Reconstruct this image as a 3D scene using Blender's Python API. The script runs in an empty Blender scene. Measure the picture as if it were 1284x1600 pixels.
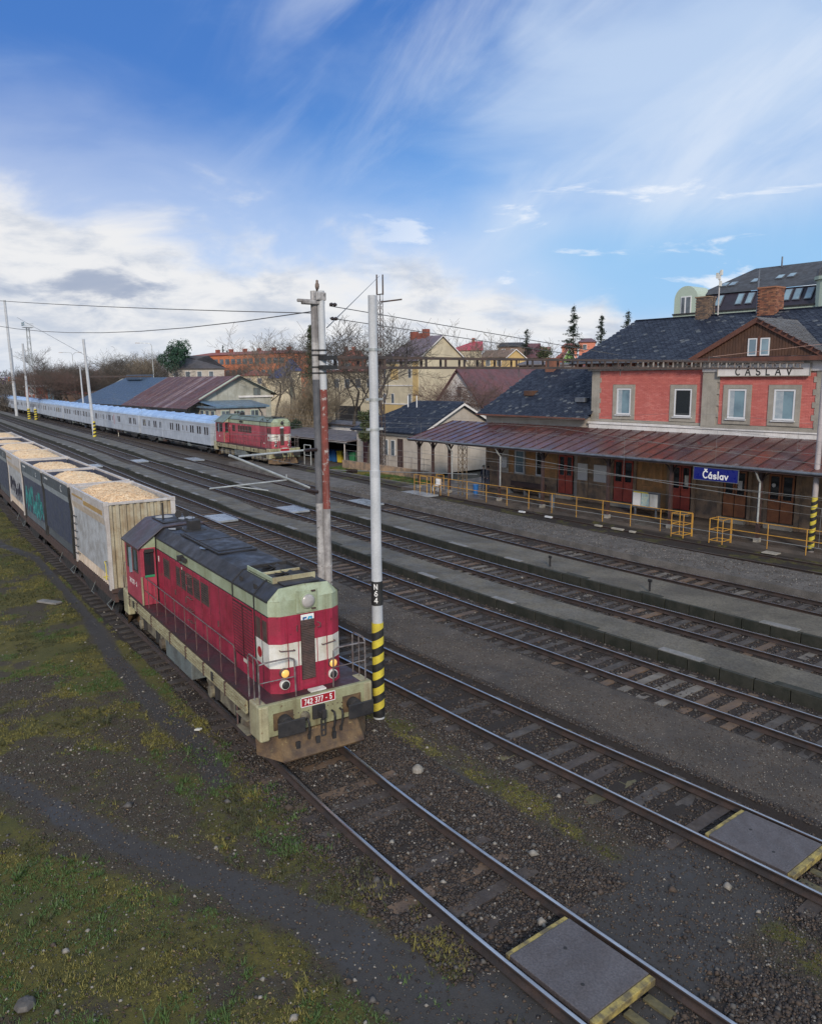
import bpy, math, random
import numpy as np
from mathutils import Matrix, Vector
D = bpy.data
scene = bpy.context.scene
C = scene.collection
PI = math.pi
random.seed(7)
RNG = np.random.default_rng(11)

# ------------------------------------------------------------------ camera
# X runs along the tracks (towards the right of the picture), Y across them, z = 0 is the rail head
PSI, PITCH, ROLL, CAMZ = 0.8967, 0.1687, 0.0085, 8.22
cam = D.cameras.new('camera')
cam.sensor_fit = 'HORIZONTAL'; cam.sensor_width = 36.0; cam.lens = 36.0 * 1230 / 1284
cam.clip_start = 0.1; cam.clip_end = 6000
cam_o = D.objects.new('camera', cam); C.objects.link(cam_o)
cam_o.matrix_world = (Matrix.Translation((0, 0, CAMZ)) @ Matrix.Rotation(PSI, 4, 'Z')
                      @ Matrix.Rotation(PI / 2 - PITCH, 4, 'X') @ Matrix.Rotation(-ROLL, 4, 'Z'))
scene.camera = cam_o

# ------------------------------------------------------------------ view, sun, sky
scene.view_settings.view_transform = 'Standard'
scene.view_settings.look = 'None'
scene.view_settings.exposure = 0.12
scene.view_settings.gamma = 1.0
scene.view_settings.use_curve_mapping = False
SUN_EL, SUN_AZ = math.radians(26), math.radians(-36)      # azimuth measured from +X towards +Y
sun = D.lights.new('sun', 'SUN'); sun.energy = 2.7; sun.angle = math.radians(9); sun.color = (1.0, 0.88, 0.74)
sun_o = D.objects.new('sun', sun); C.objects.link(sun_o)
sd = Vector((math.cos(SUN_EL) * math.cos(SUN_AZ), math.cos(SUN_EL) * math.sin(SUN_AZ), math.sin(SUN_EL)))
sun_o.rotation_euler = sd.to_track_quat('Z', 'Y').to_euler()
sun_o.location = (0, 0, 60)

class NT:
    """tiny node graph helper"""
    def __init__(s, tree): s.t = tree; s.n = tree.nodes; s.l = tree.links
    def new(s, kind, **kw):
        n = s.n.new(kind)
        for k, v in kw.items(): setattr(n, k, v)
        return n
    def put(s, sock, v):
        if isinstance(v, bpy.types.NodeSocket): s.l.new(v, sock)
        elif isinstance(v, (tuple, list)) and len(v) == 3 and sock.type == 'RGBA': sock.default_value = (*v, 1)
        elif v is not None: sock.default_value = v
    def math(s, op, a, b=None, c=None, clamp=False):
        n = s.new('ShaderNodeMath', operation=op, use_clamp=clamp)
        s.put(n.inputs[0], a)
        if b is not None: s.put(n.inputs[1], b)
        if c is not None: s.put(n.inputs[2], c)
        return n.outputs[0]
    def vmath(s, op, a, b=None):
        n = s.new('ShaderNodeVectorMath', operation=op)
        s.put(n.inputs[0], a)
        if b is not None: s.put(n.inputs[1], b)
        return n.outputs['Value'] if op == 'DOT_PRODUCT' else n.outputs[0]
    def mix(s, f, a, b, mode='MIX'):
        n = s.new('ShaderNodeMix', data_type='RGBA', blend_type=mode)
        s.put(n.inputs[0], f); s.put(n.inputs[6], a); s.put(n.inputs[7], b)
        return n.outputs[2]
    def ss(s, v, lo, hi, a=0.0, b=1.0):
        n = s.new('ShaderNodeMapRange', interpolation_type='SMOOTHSTEP')
        s.put(n.inputs[0], v); s.put(n.inputs[1], lo); s.put(n.inputs[2], hi)
        s.put(n.inputs[3], a); s.put(n.inputs[4], b)
        return n.outputs[0]
    def noise(s, vec, scale, detail=4, rough=0.55, dist=0.0):
        n = s.new('ShaderNodeTexNoise')
        s.put(n.inputs['Vector'], vec); n.inputs['Scale'].default_value = scale
        n.inputs['Detail'].default_value = detail; n.inputs['Roughness'].default_value = rough
        n.inputs['Distortion'].default_value = dist
        return n.outputs[0]
    def scale(s, vec, sc, loc=(0, 0, 0), rot=(0, 0, 0)):
        n = s.new('ShaderNodeMapping'); s.put(n.inputs[0], vec)
        n.inputs['Location'].default_value = loc; n.inputs['Rotation'].default_value = rot
        n.inputs['Scale'].default_value = sc
        return n.outputs[0]

world = D.worlds.new('World'); scene.world = world; world.use_nodes = True
w = NT(world.node_tree); w.n.clear()
SKY_STR = 0.1
out = w.new('ShaderNodeOutputWorld'); bg = w.new('ShaderNodeBackground'); bg.inputs[1].default_value = SKY_STR
w.l.new(bg.outputs[0], out.inputs[0])
sky = w.new('ShaderNodeTexSky', sky_type='NISHITA', sun_disc=False)
sky.sun_elevation = SUN_EL; sky.sun_rotation = PI / 2 - SUN_AZ
sky.altitude = 250; sky.air_density = 1.0; sky.dust_density = 0.6; sky.ozone_density = 2.0
tc = w.new('ShaderNodeTexCoord').outputs['Generated']
nrm = w.vmath('NORMALIZE', tc)
sep = w.new('ShaderNodeSeparateXYZ'); w.l.new(nrm, sep.inputs[0])
el = sep.outputs[2]
az = w.vmath('DOT_PRODUCT', nrm, (math.cos(PSI), math.sin(PSI), 0))     # towards the station side
den = w.math('ADD', w.math('MAXIMUM', el, 0.0), 0.16)
px_ = w.math('DIVIDE', az, den)
fw_ = w.math('DIVIDE', w.vmath('DOT_PRODUCT', nrm, (-math.sin(PSI), math.cos(PSI), 0)), den)
pl = w.new('ShaderNodeCombineXYZ'); w.l.new(px_, pl.inputs[0]); w.l.new(fw_, pl.inputs[1])
dirv = w.new('ShaderNodeCombineXYZ'); w.l.new(az, dirv.inputs[0]); w.l.new(el, dirv.inputs[1])
# blue of the sky: Nishita tinted, deeper high up on the left
base = w.mix(1.0, sky.outputs[0], (0.55, 0.82, 1.15), 'MULTIPLY')
deep = w.ss(w.math('ADD', w.math('MULTIPLY', el, 1.0), w.math('MULTIPLY', az, -0.35)), 0.12, 0.42)
blue = w.mix(deep, (1.75, 3.9, 7.6), (0.55, 1.75, 5.3))
blue = w.mix(0.30, blue, base)
# high thin veil, streaked diagonally, thicker to the right
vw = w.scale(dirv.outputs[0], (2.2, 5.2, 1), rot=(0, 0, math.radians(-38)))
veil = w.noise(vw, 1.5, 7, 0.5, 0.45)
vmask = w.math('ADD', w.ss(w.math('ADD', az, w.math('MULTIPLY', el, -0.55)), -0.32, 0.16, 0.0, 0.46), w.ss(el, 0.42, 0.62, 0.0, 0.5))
vv = w.math('MAXIMUM', w.ss(w.math('ADD', veil, vmask), 0.52, 1.02, 0.0, 0.80), w.ss(el, 0.42, 0.6, 0.0, 0.85))  # thick white part overhead, out of view, added to whiten the light
# wisps drawn out towards the upper right
wr = w.scale(dirv.outputs[0], (1, 1, 1), rot=(0, 0, math.radians(-42)))
wn = w.noise(w.scale(wr, (1.7, 5.2, 1), loc=(.4, .2, 0)), 1.5, 9, 0.58, 0.8)
wm_ = w.math('MULTIPLY', w.ss(az, -0.30, 0.0), w.math('MULTIPLY', w.ss(el, 0.10, 0.2), w.ss(el, 0.45, 0.75, 1.0, 0.4)))
wisp = w.math('MULTIPLY', w.ss(wn, 0.42, 0.78), w.math('MULTIPLY', wm_, 0.52))
# light-blue opening low on the right
gap = w.math('MULTIPLY', w.ss(az, 0.0, 0.22), w.math('MULTIPLY', w.ss(el, 0.04, 0.09), w.ss(el, 0.13, 0.21, 1.0, 0.0)))
vv = w.math('MULTIPLY', vv, w.math('SUBTRACT', 1.0, w.math('MULTIPLY', gap, 0.8)))
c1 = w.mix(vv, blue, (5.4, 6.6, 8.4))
c1 = w.mix(wisp, c1, (7.4, 8.0, 8.9))
c1 = w.mix(w.math('MULTIPLY', gap, 0.6), c1, (2.9, 5.6, 8.3))
# cumulus bank: low, reaching higher to the left
cn = w.noise(w.scale(dirv.outputs[0], (1.0, 2.1, 1)), 5.2, 9, 0.55, 0.35)
cn2 = w.noise(w.scale(dirv.outputs[0], (1.0, 2.6, 1), loc=(0.3, 0.07, 0)), 11.0, 8, 0.6, 0.25)
top = w.math('SUBTRACT', 0.148, w.math('MULTIPLY', az, 0.20))
rel = w.math('DIVIDE', w.math('SUBTRACT', top, el), 0.10)
cov = w.math('ADD', w.math('MULTIPLY', rel, 0.75), w.math('SUBTRACT', w.math('MULTIPLY', cn, 2.4), 1.25))
cm = w.ss(cov, -0.12, 0.42)
shade = w.ss(w.math('ADD', cn2, w.math('MULTIPLY', rel, 0.035)), 0.44, 0.72)
ccol = w.mix(shade, (8.05, 8.05, 8.1), (5.2, 5.7, 6.6))
ccol = w.mix(w.ss(el, 0.0, 0.07, 0.45, 0.0), ccol, (6.0, 6.8, 8.0))
hz_ = w.math('MULTIPLY', w.ss(w.math('ADD', rel, w.math('MULTIPLY', w.math('SUBTRACT', cn, 0.5), 1.2)), -1.3, 0.6, 0.0, 0.62), w.ss(az, 0.12, 0.28, 1.0, 0.25))
c1 = w.mix(hz_, c1, (6.6, 7.3, 8.7))
c2 = w.mix(w.math('MULTIPLY', cm, 0.95), c1, ccol)
# one small dark cloud, low on the left
dx = w.math('DIVIDE', w.math('ADD', az, 0.352), 0.085); dy = w.math('DIVIDE', w.math('SUBTRACT', el, 0.107), 0.028)
dd = w.math('SQRT', w.math('ADD', w.math('MULTIPLY', dx, dx), w.math('MULTIPLY', dy, dy)))
dm = w.ss(w.math('ADD', w.math('SUBTRACT', 1.0, dd), w.math('MULTIPLY', w.math('SUBTRACT', cn2, 0.5), 3.2)), 0.0, 0.9, 0.0, 0.8)
c3 = w.mix(dm, c2, (3.1, 3.7, 5.0))
# small bright puffs in the opening on the right
pn = w.noise(w.scale(dirv.outputs[0], (1.0, 4.2, 1), loc=(1.7, 0.2, 0)), 7.0, 8, 0.6, 0.4)
pm = w.math('MULTIPLY', w.ss(pn, 0.56, 0.68), w.math('MULTIPLY', w.ss(az, -0.12, 0.08), w.ss(el, 0.2, 0.26, 1.0, 0.0)))
c4 = w.mix(w.math('MULTIPLY', pm, 0.8), c3, (8.2, 8.6, 9.2))
below = w.ss(el, -0.06, -0.005, 1.0, 0.0)
c5 = w.mix(below, c4, (1.2, 1.2, 1.15))
w.l.new(c5, bg.inputs[0])

scene.cycles.max_bounces = 6
try: scene.cycles.use_denoising = True
except Exception: pass

# ------------------------------------------------------------------ materials
def M(name, col, col2=None, rough=0.7, scale=2.0, var=0.5, fine=0.12, bump=0.0, bscale=30.0, metal=0.0,
      streak=0.0, streak_col=(0.03, 0.025, 0.02), sx=7.0, spots=0.0, spot_col=(0.12, 0.05, 0.025), spot_scale=5.0,
      rvar=0.15, emit=None, spec=0.5, lo=0.35, hi=0.65, grad=None):
    m = D.materials.new(name); m.use_nodes = True
    t = NT(m.node_tree); b = t.n['Principled BSDF']
    co = t.new('ShaderNodeTexCoord').outputs['Object']
    oi = t.new('ShaderNodeObjectInfo').outputs['Random']
    off = t.new('ShaderNodeCombineXYZ'); t.l.new(t.math('MULTIPLY', oi, 37.0), off.inputs[0]); t.l.new(t.math('MULTIPLY', oi, 19.0), off.inputs[1])
    co2 = t.vmath('ADD', co, off.outputs[0])
    c = col
    if col2 is not None:
        f = t.ss(t.noise(co2, scale, 6, 0.6), lo, hi, 0.0, min(1.0, var * 2))
        c = t.mix(f, col, col2)
    if spots > 0:
        f = t.ss(t.noise(co2, spot_scale, 8, 0.7), 0.72 - 0.3 * spots, 0.78 - 0.26 * spots)
        c = t.mix(f, c, spot_col)
    if streak > 0:
        f = t.ss(t.noise(t.scale(co2, (sx, sx, 0.45)), 1.0, 6, 0.6), 0.48, 0.8, 0.0, streak)
        c = t.mix(f, c, streak_col)
    if fine > 0:
        f = t.ss(t.noise(co2, bscale, 4, 0.6), 0.3, 0.7, 1 - fine, 1 + fine)
        cc = t.new('ShaderNodeCombineColor')
        for i in range(3): t.l.new(f, cc.inputs[i])
        c = t.mix(1.0, c, cc.outputs[0], 'MULTIPLY')
    t.put(b.inputs['Base Color'], c)
    if rvar > 0:
        t.l.new(t.ss(t.noise(co2, scale * 1.7 + 0.5, 5, 0.6), 0.3, 0.7, max(0.04, rough - rvar), min(1, rough + rvar)), b.inputs['Roughness'])
    else: b.inputs['Roughness'].default_value = rough
    b.inputs['Metallic'].default_value = metal
    b.inputs['Specular IOR Level'].default_value = spec
    if bump > 0:
        bn = t.new('ShaderNodeBump'); bn.inputs['Strength'].default_value = bump; bn.inputs['Distance'].default_value = 0.02
        t.l.new(t.noise(co2, bscale, 5, 0.65), bn.inputs['Height']); t.l.new(bn.outputs[0], b.inputs['Normal'])
    if emit:
        b.inputs['Emission Color'].default_value = (*emit[:3], 1); b.inputs['Emission Strength'].default_value = emit[3]
    return m

m_rail_top = M('rail_head_steel', (0.52, 0.54, 0.58), (0.36, 0.37, 0.40), 0.24, 1.5, metal=0.9, fine=0.05, rvar=0.1)
m_rail = M('rusty_rail', (0.022, 0.017, 0.016), (0.045, 0.028, 0.022), 0.8, 3.0, bump=0.2)
m_rail_dull = M('dull_rail_head', (0.10, 0.08, 0.07), (0.2, 0.19, 0.19), 0.45, 0.7, metal=0.5)
m_sl = [M('sleeper_dark_wood', (0.040, 0.031, 0.027), (0.07, 0.055, 0.046), 0.8, 3, bump=0.4, bscale=18),
        M('sleeper_grey_wood', (0.078, 0.066, 0.056), (0.042, 0.034, 0.029), 0.75, 3, bump=0.4, bscale=18),
        M('sleeper_mossy', (0.07, 0.065, 0.04), (0.13, 0.11, 0.05), 0.85, 3, bump=0.4, bscale=18),
        M('sleeper_concrete', (0.17, 0.15, 0.125), (0.10, 0.085, 0.07), 0.7, 2, bump=0.3, bscale=30),
        M('sleeper_rust_brown', (0.14, 0.09, 0.055), (0.08, 0.055, 0.04), 0.75, 2, bump=0.3)]
m_red = M('faded_crimson_paint', (0.36, 0.030, 0.066), (0.24, 0.022, 0.044), 0.45, 1.2, fine=0.10, streak=0.6, streak_col=(0.07, 0.02, 0.02), spots=0.4, spot_col=(0.07, 0.03, 0.025), spot_scale=9, spec=0.4)
m_redface = M('crimson_paint_front', (0.44, 0.03, 0.07), (0.35, 0.026, 0.055), 0.4, 1.4, fine=0.06, streak=0.5, streak_col=(0.10, 0.03, 0.02), spots=0.2, spot_col=(0.42, 0.25, 0.2), spot_scale=7, spec=0.4)
m_redcab = M('sunbleached_red_cab_paint', (0.38, 0.06, 0.095), (0.30, 0.04, 0.065), 0.45, 1.2, fine=0.06, streak=0.3, streak_col=(0.1, 0.03, 0.03))
m_white = M('dirty_white_band', (0.70, 0.70, 0.66), (0.55, 0.53, 0.45), 0.45, 2.0, fine=0.05, streak=0.45, streak_col=(0.35, 0.26, 0.16))
m_heads = M('grimy_green_headstock', (0.31, 0.32, 0.19), (0.22, 0.21, 0.12), 0.6, 1.5, fine=0.1, streak=0.7, streak_col=(0.10, 0.07, 0.03), spots=0.35, spot_col=(0.12, 0.05, 0.03), spot_scale=7)
m_mint = M('pale_green_paint', (0.36, 0.42, 0.30), (0.27, 0.31, 0.20), 0.5, 1.5, fine=0.08, streak=0.6, streak_col=(0.14, 0.12, 0.05), spots=0.2, spot_col=(0.2, 0.07, 0.04), spot_scale=8)
m_cream = M('cream_frame_paint', (0.40, 0.38, 0.24), (0.27, 0.24, 0.15), 0.55, 1.6, fine=0.1, streak=0.6, streak_col=(0.16, 0.09, 0.03), spots=0.35, spot_col=(0.13, 0.06, 0.03), spot_scale=6)
m_creamdirt = M('grimy_cream_bogie', (0.22, 0.20, 0.14), (0.08, 0.065, 0.05), 0.8, 2.5, bump=0.3, streak=0.5)
m_plough = M('rusty_plough', (0.15, 0.095, 0.045), (0.055, 0.035, 0.025), 0.7, 2.0, bump=0.2, spots=0.35, spot_col=(0.30, 0.23, 0.11), streak=.6, streak_col=(.04, .03, .02))
m_roofd = M('dark_sooty_roof', (0.020, 0.021, 0.026), (0.038, 0.038, 0.044), 0.55, 1.3, bump=0.1, rvar=0.2, spec=0.4)
m_roofp = M('purplish_cab_roof', (0.065, 0.045, 0.055), (0.05, 0.045, 0.05), 0.5, 1.3, bump=0.1)
m_roofg = M('greygreen_roof', (0.16, 0.21, 0.17), (0.10, 0.12, 0.11), 0.5, 0.8, bump=0.1)
m_soot = M('soot_black', (0.015, 0.015, 0.017), (0.03, 0.028, 0.028), 0.7, 3.0, bump=0.2)
m_grille = M('brown_grille', (0.085, 0.050, 0.042), (0.05, 0.034, 0.030), 0.7, 5.0)
m_glass = M('dark_window_glass', (0.02, 0.025, 0.03), None, 0.06, fine=0, rvar=0.0, spec=0.9)
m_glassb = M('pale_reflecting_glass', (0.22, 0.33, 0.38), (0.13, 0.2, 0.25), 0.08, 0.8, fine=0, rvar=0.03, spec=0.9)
m_steel = M('grey_handrail', (0.24, 0.23, 0.23), (0.14, 0.10, 0.09), 0.5, 6.0, metal=0.3)
m_raild = M('maroon_handrail', (0.09, 0.045, 0.05), (0.14, 0.09, 0.08), 0.5, 6.0)
m_puddle = M('standing_water', (0.02, 0.022, 0.025), None, 0.04, fine=0, rvar=0, spec=1.0)
m_deck = M('maroon_deck', (0.06, 0.025, 0.03), (0.035, 0.025, 0.027), 0.5, 1.5, bump=0.15)
m_greybox = M('grey_tank_paint', (0.15, 0.18, 0.18), (0.10, 0.11, 0.11), 0.6, 1.5, streak=0.4)
m_lens = M('frosted_lamp_lens', (0.42, 0.4, 0.38), (0.3, 0.29, 0.28), 0.25, 4, fine=0, rvar=0.05)
m_amber = M('lit_amber_lamp', (0.8, 0.45, 0.12), None, 0.3, fine=0, rvar=0, emit=(1.0, 0.5, 0.12, 0.45))
m_platered = M('number_plate_red', (0.32, 0.02, 0.03), None, 0.4, fine=0.03)
m_text = M('white_lettering', (0.78, 0.78, 0.76), None, 0.5, fine=0.03)
m_blue = M('logo_blue', (0.02, 0.12, 0.35), None, 0.4, fine=0)
m_lblue = M('logo_light_blue', (0.02, 0.36, 0.6), None, 0.4, fine=0)
m_green = M('green_cab_interior', (0.03, 0.26, 0.12), None, 0.6)
m_conc = M('concrete_pole_paint', (0.50, 0.52, 0.54), (0.42, 0.44, 0.46), 0.6, 1.5, fine=0.08, bump=0.12, streak=0.25, streak_col=(0.2, 0.2, 0.2))
m_poleold = M('weathered_flaking_pole', (0.42, 0.41, 0.40), (0.22, 0.21, 0.21), 0.8, 2.2, bump=0.6, bscale=14, spots=.45, spot_col=(.09, .085, .08), spot_scale=5, streak=0.95, streak_col=(0.10, 0.09, 0.085), sx=16)
m_polered = M('flaking_brick_red_pole_paint', (0.21, 0.05, 0.038), (0.15, 0.038, 0.028), 0.75, 2.0, bump=0.4, bscale=14, streak=.5, streak_col=(.33, .30, .28), sx=14, spots=0.55, spot_col=(0.36, 0.33, 0.31), spot_scale=6)
m_poledk = M('dark_grey_pole', (0.07, 0.075, 0.085), (0.12, 0.12, 0.13), 0.7, 2.0, bump=0.2)
m_black = M('black_paint', (0.015, 0.015, 0.015), (0.03, 0.03, 0.03), 0.55, 4)
m_yellow = M('hazard_yellow', (0.62, 0.52, 0.05), (0.5, 0.4, 0.05), 0.55, 4, streak=0.2)
m_yrail = M('orange_yellow_railing', (0.55, 0.30, 0.04), (0.42, 0.22, 0.05), 0.55, 3, streak=0.3)
m_truss = M('rusted_truss_steel', (0.05, 0.043, 0.042), (0.09, 0.06, 0.048), 0.75, 2.0, spots=0.2, spot_col=(0.3, 0.28, 0.24))
m_trussl = M('pale_truss_paint', (0.36, 0.34, 0.31), (0.15, 0.11, 0.09), 0.7, 3.0)
m_wire = M('copper_wire', (0.12, 0.12, 0.12), None, 0.5, metal=0.4, fine=0)
m_wirel = M('pale_feeder_wire', (0.22, 0.22, 0.21), None, 0.5, metal=0.3, fine=0)
m_insul = M('brown_porcelain', (0.035, 0.025, 0.025), None, 0.3, fine=0.05)
m_tube = M('galvanised_tube', (0.45, 0.47, 0.46), (0.32, 0.34, 0.34), 0.45, 3, metal=0.3)
# ------------------------------------------------------------------ mesh building
class MB:
    def __init__(s): s.v = []; s.f = []; s.mi = []; s.m = 0
    def quad(s, *p):
        n = len(s.v); s.v += [tuple(q) for q in p]; s.f.append(tuple(range(n, n + len(p)))); s.mi.append(s.m); return s
    def box(s, x0, y0, z0, x1, y1, z1):
        n = len(s.v)
        s.v += [(x0,y0,z0),(x1,y0,z0),(x1,y1,z0),(x0,y1,z0),(x0,y0,z1),(x1,y0,z1),(x1,y1,z1),(x0,y1,z1)]
        for f in ((0,3,2,1),(4,5,6,7),(0,1,5,4),(1,2,6,5),(2,3,7,6),(3,0,4,7)):
            s.f.append(tuple(n + i for i in f)); s.mi.append(s.m)
        return s
    def obox(s, c, ax, ay, az):
        """box by centre and three half-axis vectors"""
        c, ax, ay, az = map(Vector, (c, ax, ay, az)); n = len(s.v)
        for k in (-1, 1):
            for i, j in ((-1,-1),(1,-1),(1,1),(-1,1)): s.v.append(tuple(c + ax*i + ay*j + az*k))
        for f in ((0,3,2,1),(4,5,6,7),(0,1,5,4),(1,2,6,5),(2,3,7,6),(3,0,4,7)):
            s.f.append(tuple(n + i for i in f)); s.mi.append(s.m)
        return s
    def prism(s, poly, axis, a, b):
        """poly: list of 2D points, extruded along axis 'x','y' or 'z' from a to b"""
        def P(p, t):
            return {'x': (t, p[0], p[1]), 'y': (p[0], t, p[1]), 'z': (p[0], p[1], t)}[axis]
        n = len(s.v); k = len(poly)
        s.v += [P(p, a) for p in poly] + [P(p, b) for p in poly]
        s.f.append(tuple(n + i for i in reversed(range(k)))); s.mi.append(s.m)
        s.f.append(tuple(n + k + i for i in range(k))); s.mi.append(s.m)
        for i in range(k):
            j = (i + 1) % k
            s.f.append((n + i, n + j, n + k + j, n + k + i)); s.mi.append(s.m)
        return s
    def cyl(s, p0, p1, r0, r1=None, n=10, caps=True):
        r1 = r0 if r1 is None else r1
        p0, p1 = Vector(p0), Vector(p1); d = (p1 - p0)
        if d.length < 1e-6: return s
        d.normalize(); a = d.orthogonal().normalized(); b = d.cross(a); k = len(s.v)
        for p, r in ((p0, r0), (p1, r1)):
            for i in range(n):
                t = 2 * PI * i / n; s.v.append(tuple(p + (a * math.cos(t) + b * math.sin(t)) * r))
        for i in range(n):
            j = (i + 1) % n; s.f.append((k+i, k+j, k+n+j, k+n+i)); s.mi.append(s.m)
        if caps:
            s.f.append(tuple(k + i for i in reversed(range(n)))); s.mi.append(s.m)
            s.f.append(tuple(k + n + i for i in range(n))); s.mi.append(s.m)
        return s
    def tube(s, pts, r, n=6):
        for a, b in zip(pts, pts[1:]): s.cyl(a, b, r, r, n)
        return s
    def lathe(s, c, prof, n=12, axis='z'):
        k = len(s.v); c = Vector(c)
        for (r, h) in prof:
            for i in range(n):
                t = 2 * PI * i / n; q = (r*math.cos(t), r*math.sin(t), h)
                if axis == 'x': q = (q[2], q[0], q[1])
                if axis == 'y': q = (q[0], q[2], q[1])
                s.v.append(tuple(c + Vector(q)))
        for a in range(len(prof) - 1):
            for i in range(n):
                j = (i + 1) % n; s.f.append((k+a*n+i, k+a*n+j, k+(a+1)*n+j, k+(a+1)*n+i)); s.mi.append(s.m)
        s.f.append(tuple(k + i for i in reversed(range(n)))); s.mi.append(s.m)
        e = k + (len(prof) - 1) * n; s.f.append(tuple(e + i for i in range(n))); s.mi.append(s.m)
        return s
    def build(s, name, mats, parent=None, smooth=False, bevel=0.0, **props):
        me = D.meshes.new(name); me.from_pydata(s.v, [], s.f)
        if not isinstance(mats, (list, tuple)): mats = [mats]
        for m in mats: me.materials.append(m)
        if len(mats) > 1: me.polygons.foreach_set('material_index', s.mi)
        if smooth: me.polygons.foreach_set('use_smooth', [True] * len(s.f))
        me.update()
        o = D.objects.new(name, me); C.objects.link(o)
        if parent: o.parent = parent
        if bevel: 
            b = o.modifiers.new('bevel', 'BEVEL'); b.width = bevel; b.segments = 2; b.limit_method = 'ANGLE'
        for k, v in props.items(): o[k] = v
        return o
def bx(name, parent, b, mat, bevel=0.0, **props): return MB().box(*b).build(name, mat, parent, bevel=bevel, **props)
def tag(o, label=None, cat=None, group=None, kind=None):
    if label: o['label'] = label
    if cat: o['category'] = cat
    if group: o['group'] = group
    if kind: o['kind'] = kind
    return o
def empty(name, loc=(0, 0, 0), rz=0.0, label=None, cat=None, group=None, kind=None, sc=1.0):
    o = D.objects.new(name, None); C.objects.link(o); o.empty_display_size = 0.3
    o.location = loc; o.rotation_euler = (0, 0, rz); o.scale = (sc, sc, sc)
    return tag(o, label, cat, group, kind)
KIDS = {}
def copy_tree(o, parent=None):
    c = o.copy(); C.objects.link(c)
    if parent is not None: c.parent = parent
    for ch in list(o.children): copy_tree(ch, c)
    return c
def npmesh(name, V, F, mats, mi=None, parent=None, smooth=False, **props):
    V = np.asarray(V, np.float32); F = np.asarray(F, np.int32); k = F.shape[1]
    me = D.meshes.new(name); me.vertices.add(len(V)); me.vertices.foreach_set('co', V.ravel())
    me.loops.add(F.size); me.loops.foreach_set('vertex_index', F.ravel())
    me.polygons.add(len(F)); me.polygons.foreach_set('loop_start', np.arange(0, F.size, k, dtype=np.int32))
    if not isinstance(mats, (list, tuple)): mats = [mats]
    for m in mats: me.materials.append(m)
    if mi is not None: me.polygons.foreach_set('material_index', np.asarray(mi, np.int32))
    if smooth: me.polygons.foreach_set('use_smooth', np.ones(len(F), bool))
    me.update(calc_edges=True); me.validate()
    o = D.objects.new(name, me); C.objects.link(o)
    if parent: o.parent = parent
    for kk, v in props.items(): o[kk] = v
    return o
def text(name, body, size, mat, parent, mw, depth=0.004, spacing=1.0, align='CENTER', **props):
    cu = D.curves.new(name, 'FONT'); cu.body = body; cu.size = size; cu.extrude = depth; cu.align_x = align; cu.align_y = 'CENTER'
    cu.space_character = spacing; cu.resolution_u = 3
    t = D.objects.new(name, cu); C.objects.link(t)
    bpy.context.view_layer.update()
    me = D.meshes.new_from_object(t.evaluated_get(bpy.context.evaluated_depsgraph_get()))
    D.objects.remove(t); D.curves.remove(cu)
    me.name = name; me.materials.clear(); me.materials.append(mat)
    o = D.objects.new(name, me); C.objects.link(o)
    if parent: o.parent = parent
    o.matrix_local = mw
    for k, v in props.items(): o[k] = v
    return o
def arc(cx, cy, rx, ry, a0, a1, n=9): return [(cx+rx*math.cos(math.radians(a0+(a1-a0)*i/n)), cy+ry*math.sin(math.radians(a0+(a1-a0)*i/n))) for i in range(n+1)]
# upright sans letters as pen strokes on a grid one unit high: (advance width, strokes)
_S = arc(.32, .74, .25, .24, 25, 270, 9) + arc(.32, .25, .27, .25, 90, -155, 9)
_a = [arc(.26, .27, .22, .25, 0, 360, 14), [(.48, .54), (.48, .0)]]
GLYPH = {'C': (.72, [arc(.40, .5, .36, .47, 50, 310, 14)]), 'A': (.74, [[(.0, 0), (.35, .98), (.70, 0)], [(.13, .32), (.57, .32)]]), 'S': (.64, [_S]),
  'L': (.58, [[(.05, .98), (.05, .02), (.52, .02)]]), 'V': (.70, [[(.0, .98), (.34, .02), (.68, .98)]]), 'N': (.76, [[(.05, 0), (.05, .98), (.62, .02), (.62, .98)]]),
  's': (.50, [arc(.24, .40, .18, .13, 25, 270, 7) + arc(.24, .14, .2, .13, 90, -155, 7)]), 'l': (.24, [[(.1, 1.0), (.1, 0)]]), 'v': (.52, [[(.0, .53), (.23, .02), (.46, .53)]]), 'a': (.60, _a), 'á': (.60, _a + [[(.22, .66), (.36, .84)]]),
  'C^': (.72, [arc(.40, .5, .36, .47, 50, 310, 14), [(.24, 1.24), (.40, 1.06), (.56, 1.24)]]), 'A\'': (.74, [[(.0, 0), (.35, .98), (.70, 0)], [(.13, .32), (.57, .32)], [(.32, 1.06), (.46, 1.26)]]),
  '2': (.64, [arc(.30, .70, .25, .26, 170, -35, 9) + [(.04, .03), (.58, .03)]]), '3': (.64, [arc(.28, .74, .23, .23, 150, -90, 9) + arc(.28, .26, .26, .25, 90, -150, 9)]), '4': (.66, [[(.46, 0), (.46, .98), (.02, .28), (.62, .28)]]),
  '5': (.64, [[(.52, .97), (.12, .97), (.08, .53)] + arc(.28, .31, .26, .29, 110, -150, 10)]), '6': (.64, [arc(.30, .30, .25, .28, 0, 360, 14), [(.06, .34), (.14, .72), (.34, .95), (.5, .97)]]), '7': (.60, [[(.02, .96), (.54, .96), (.2, 0)]]), '-': (.5, [[(.08, .42), (.40, .42)]]), ' ': (.34, [])}
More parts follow.
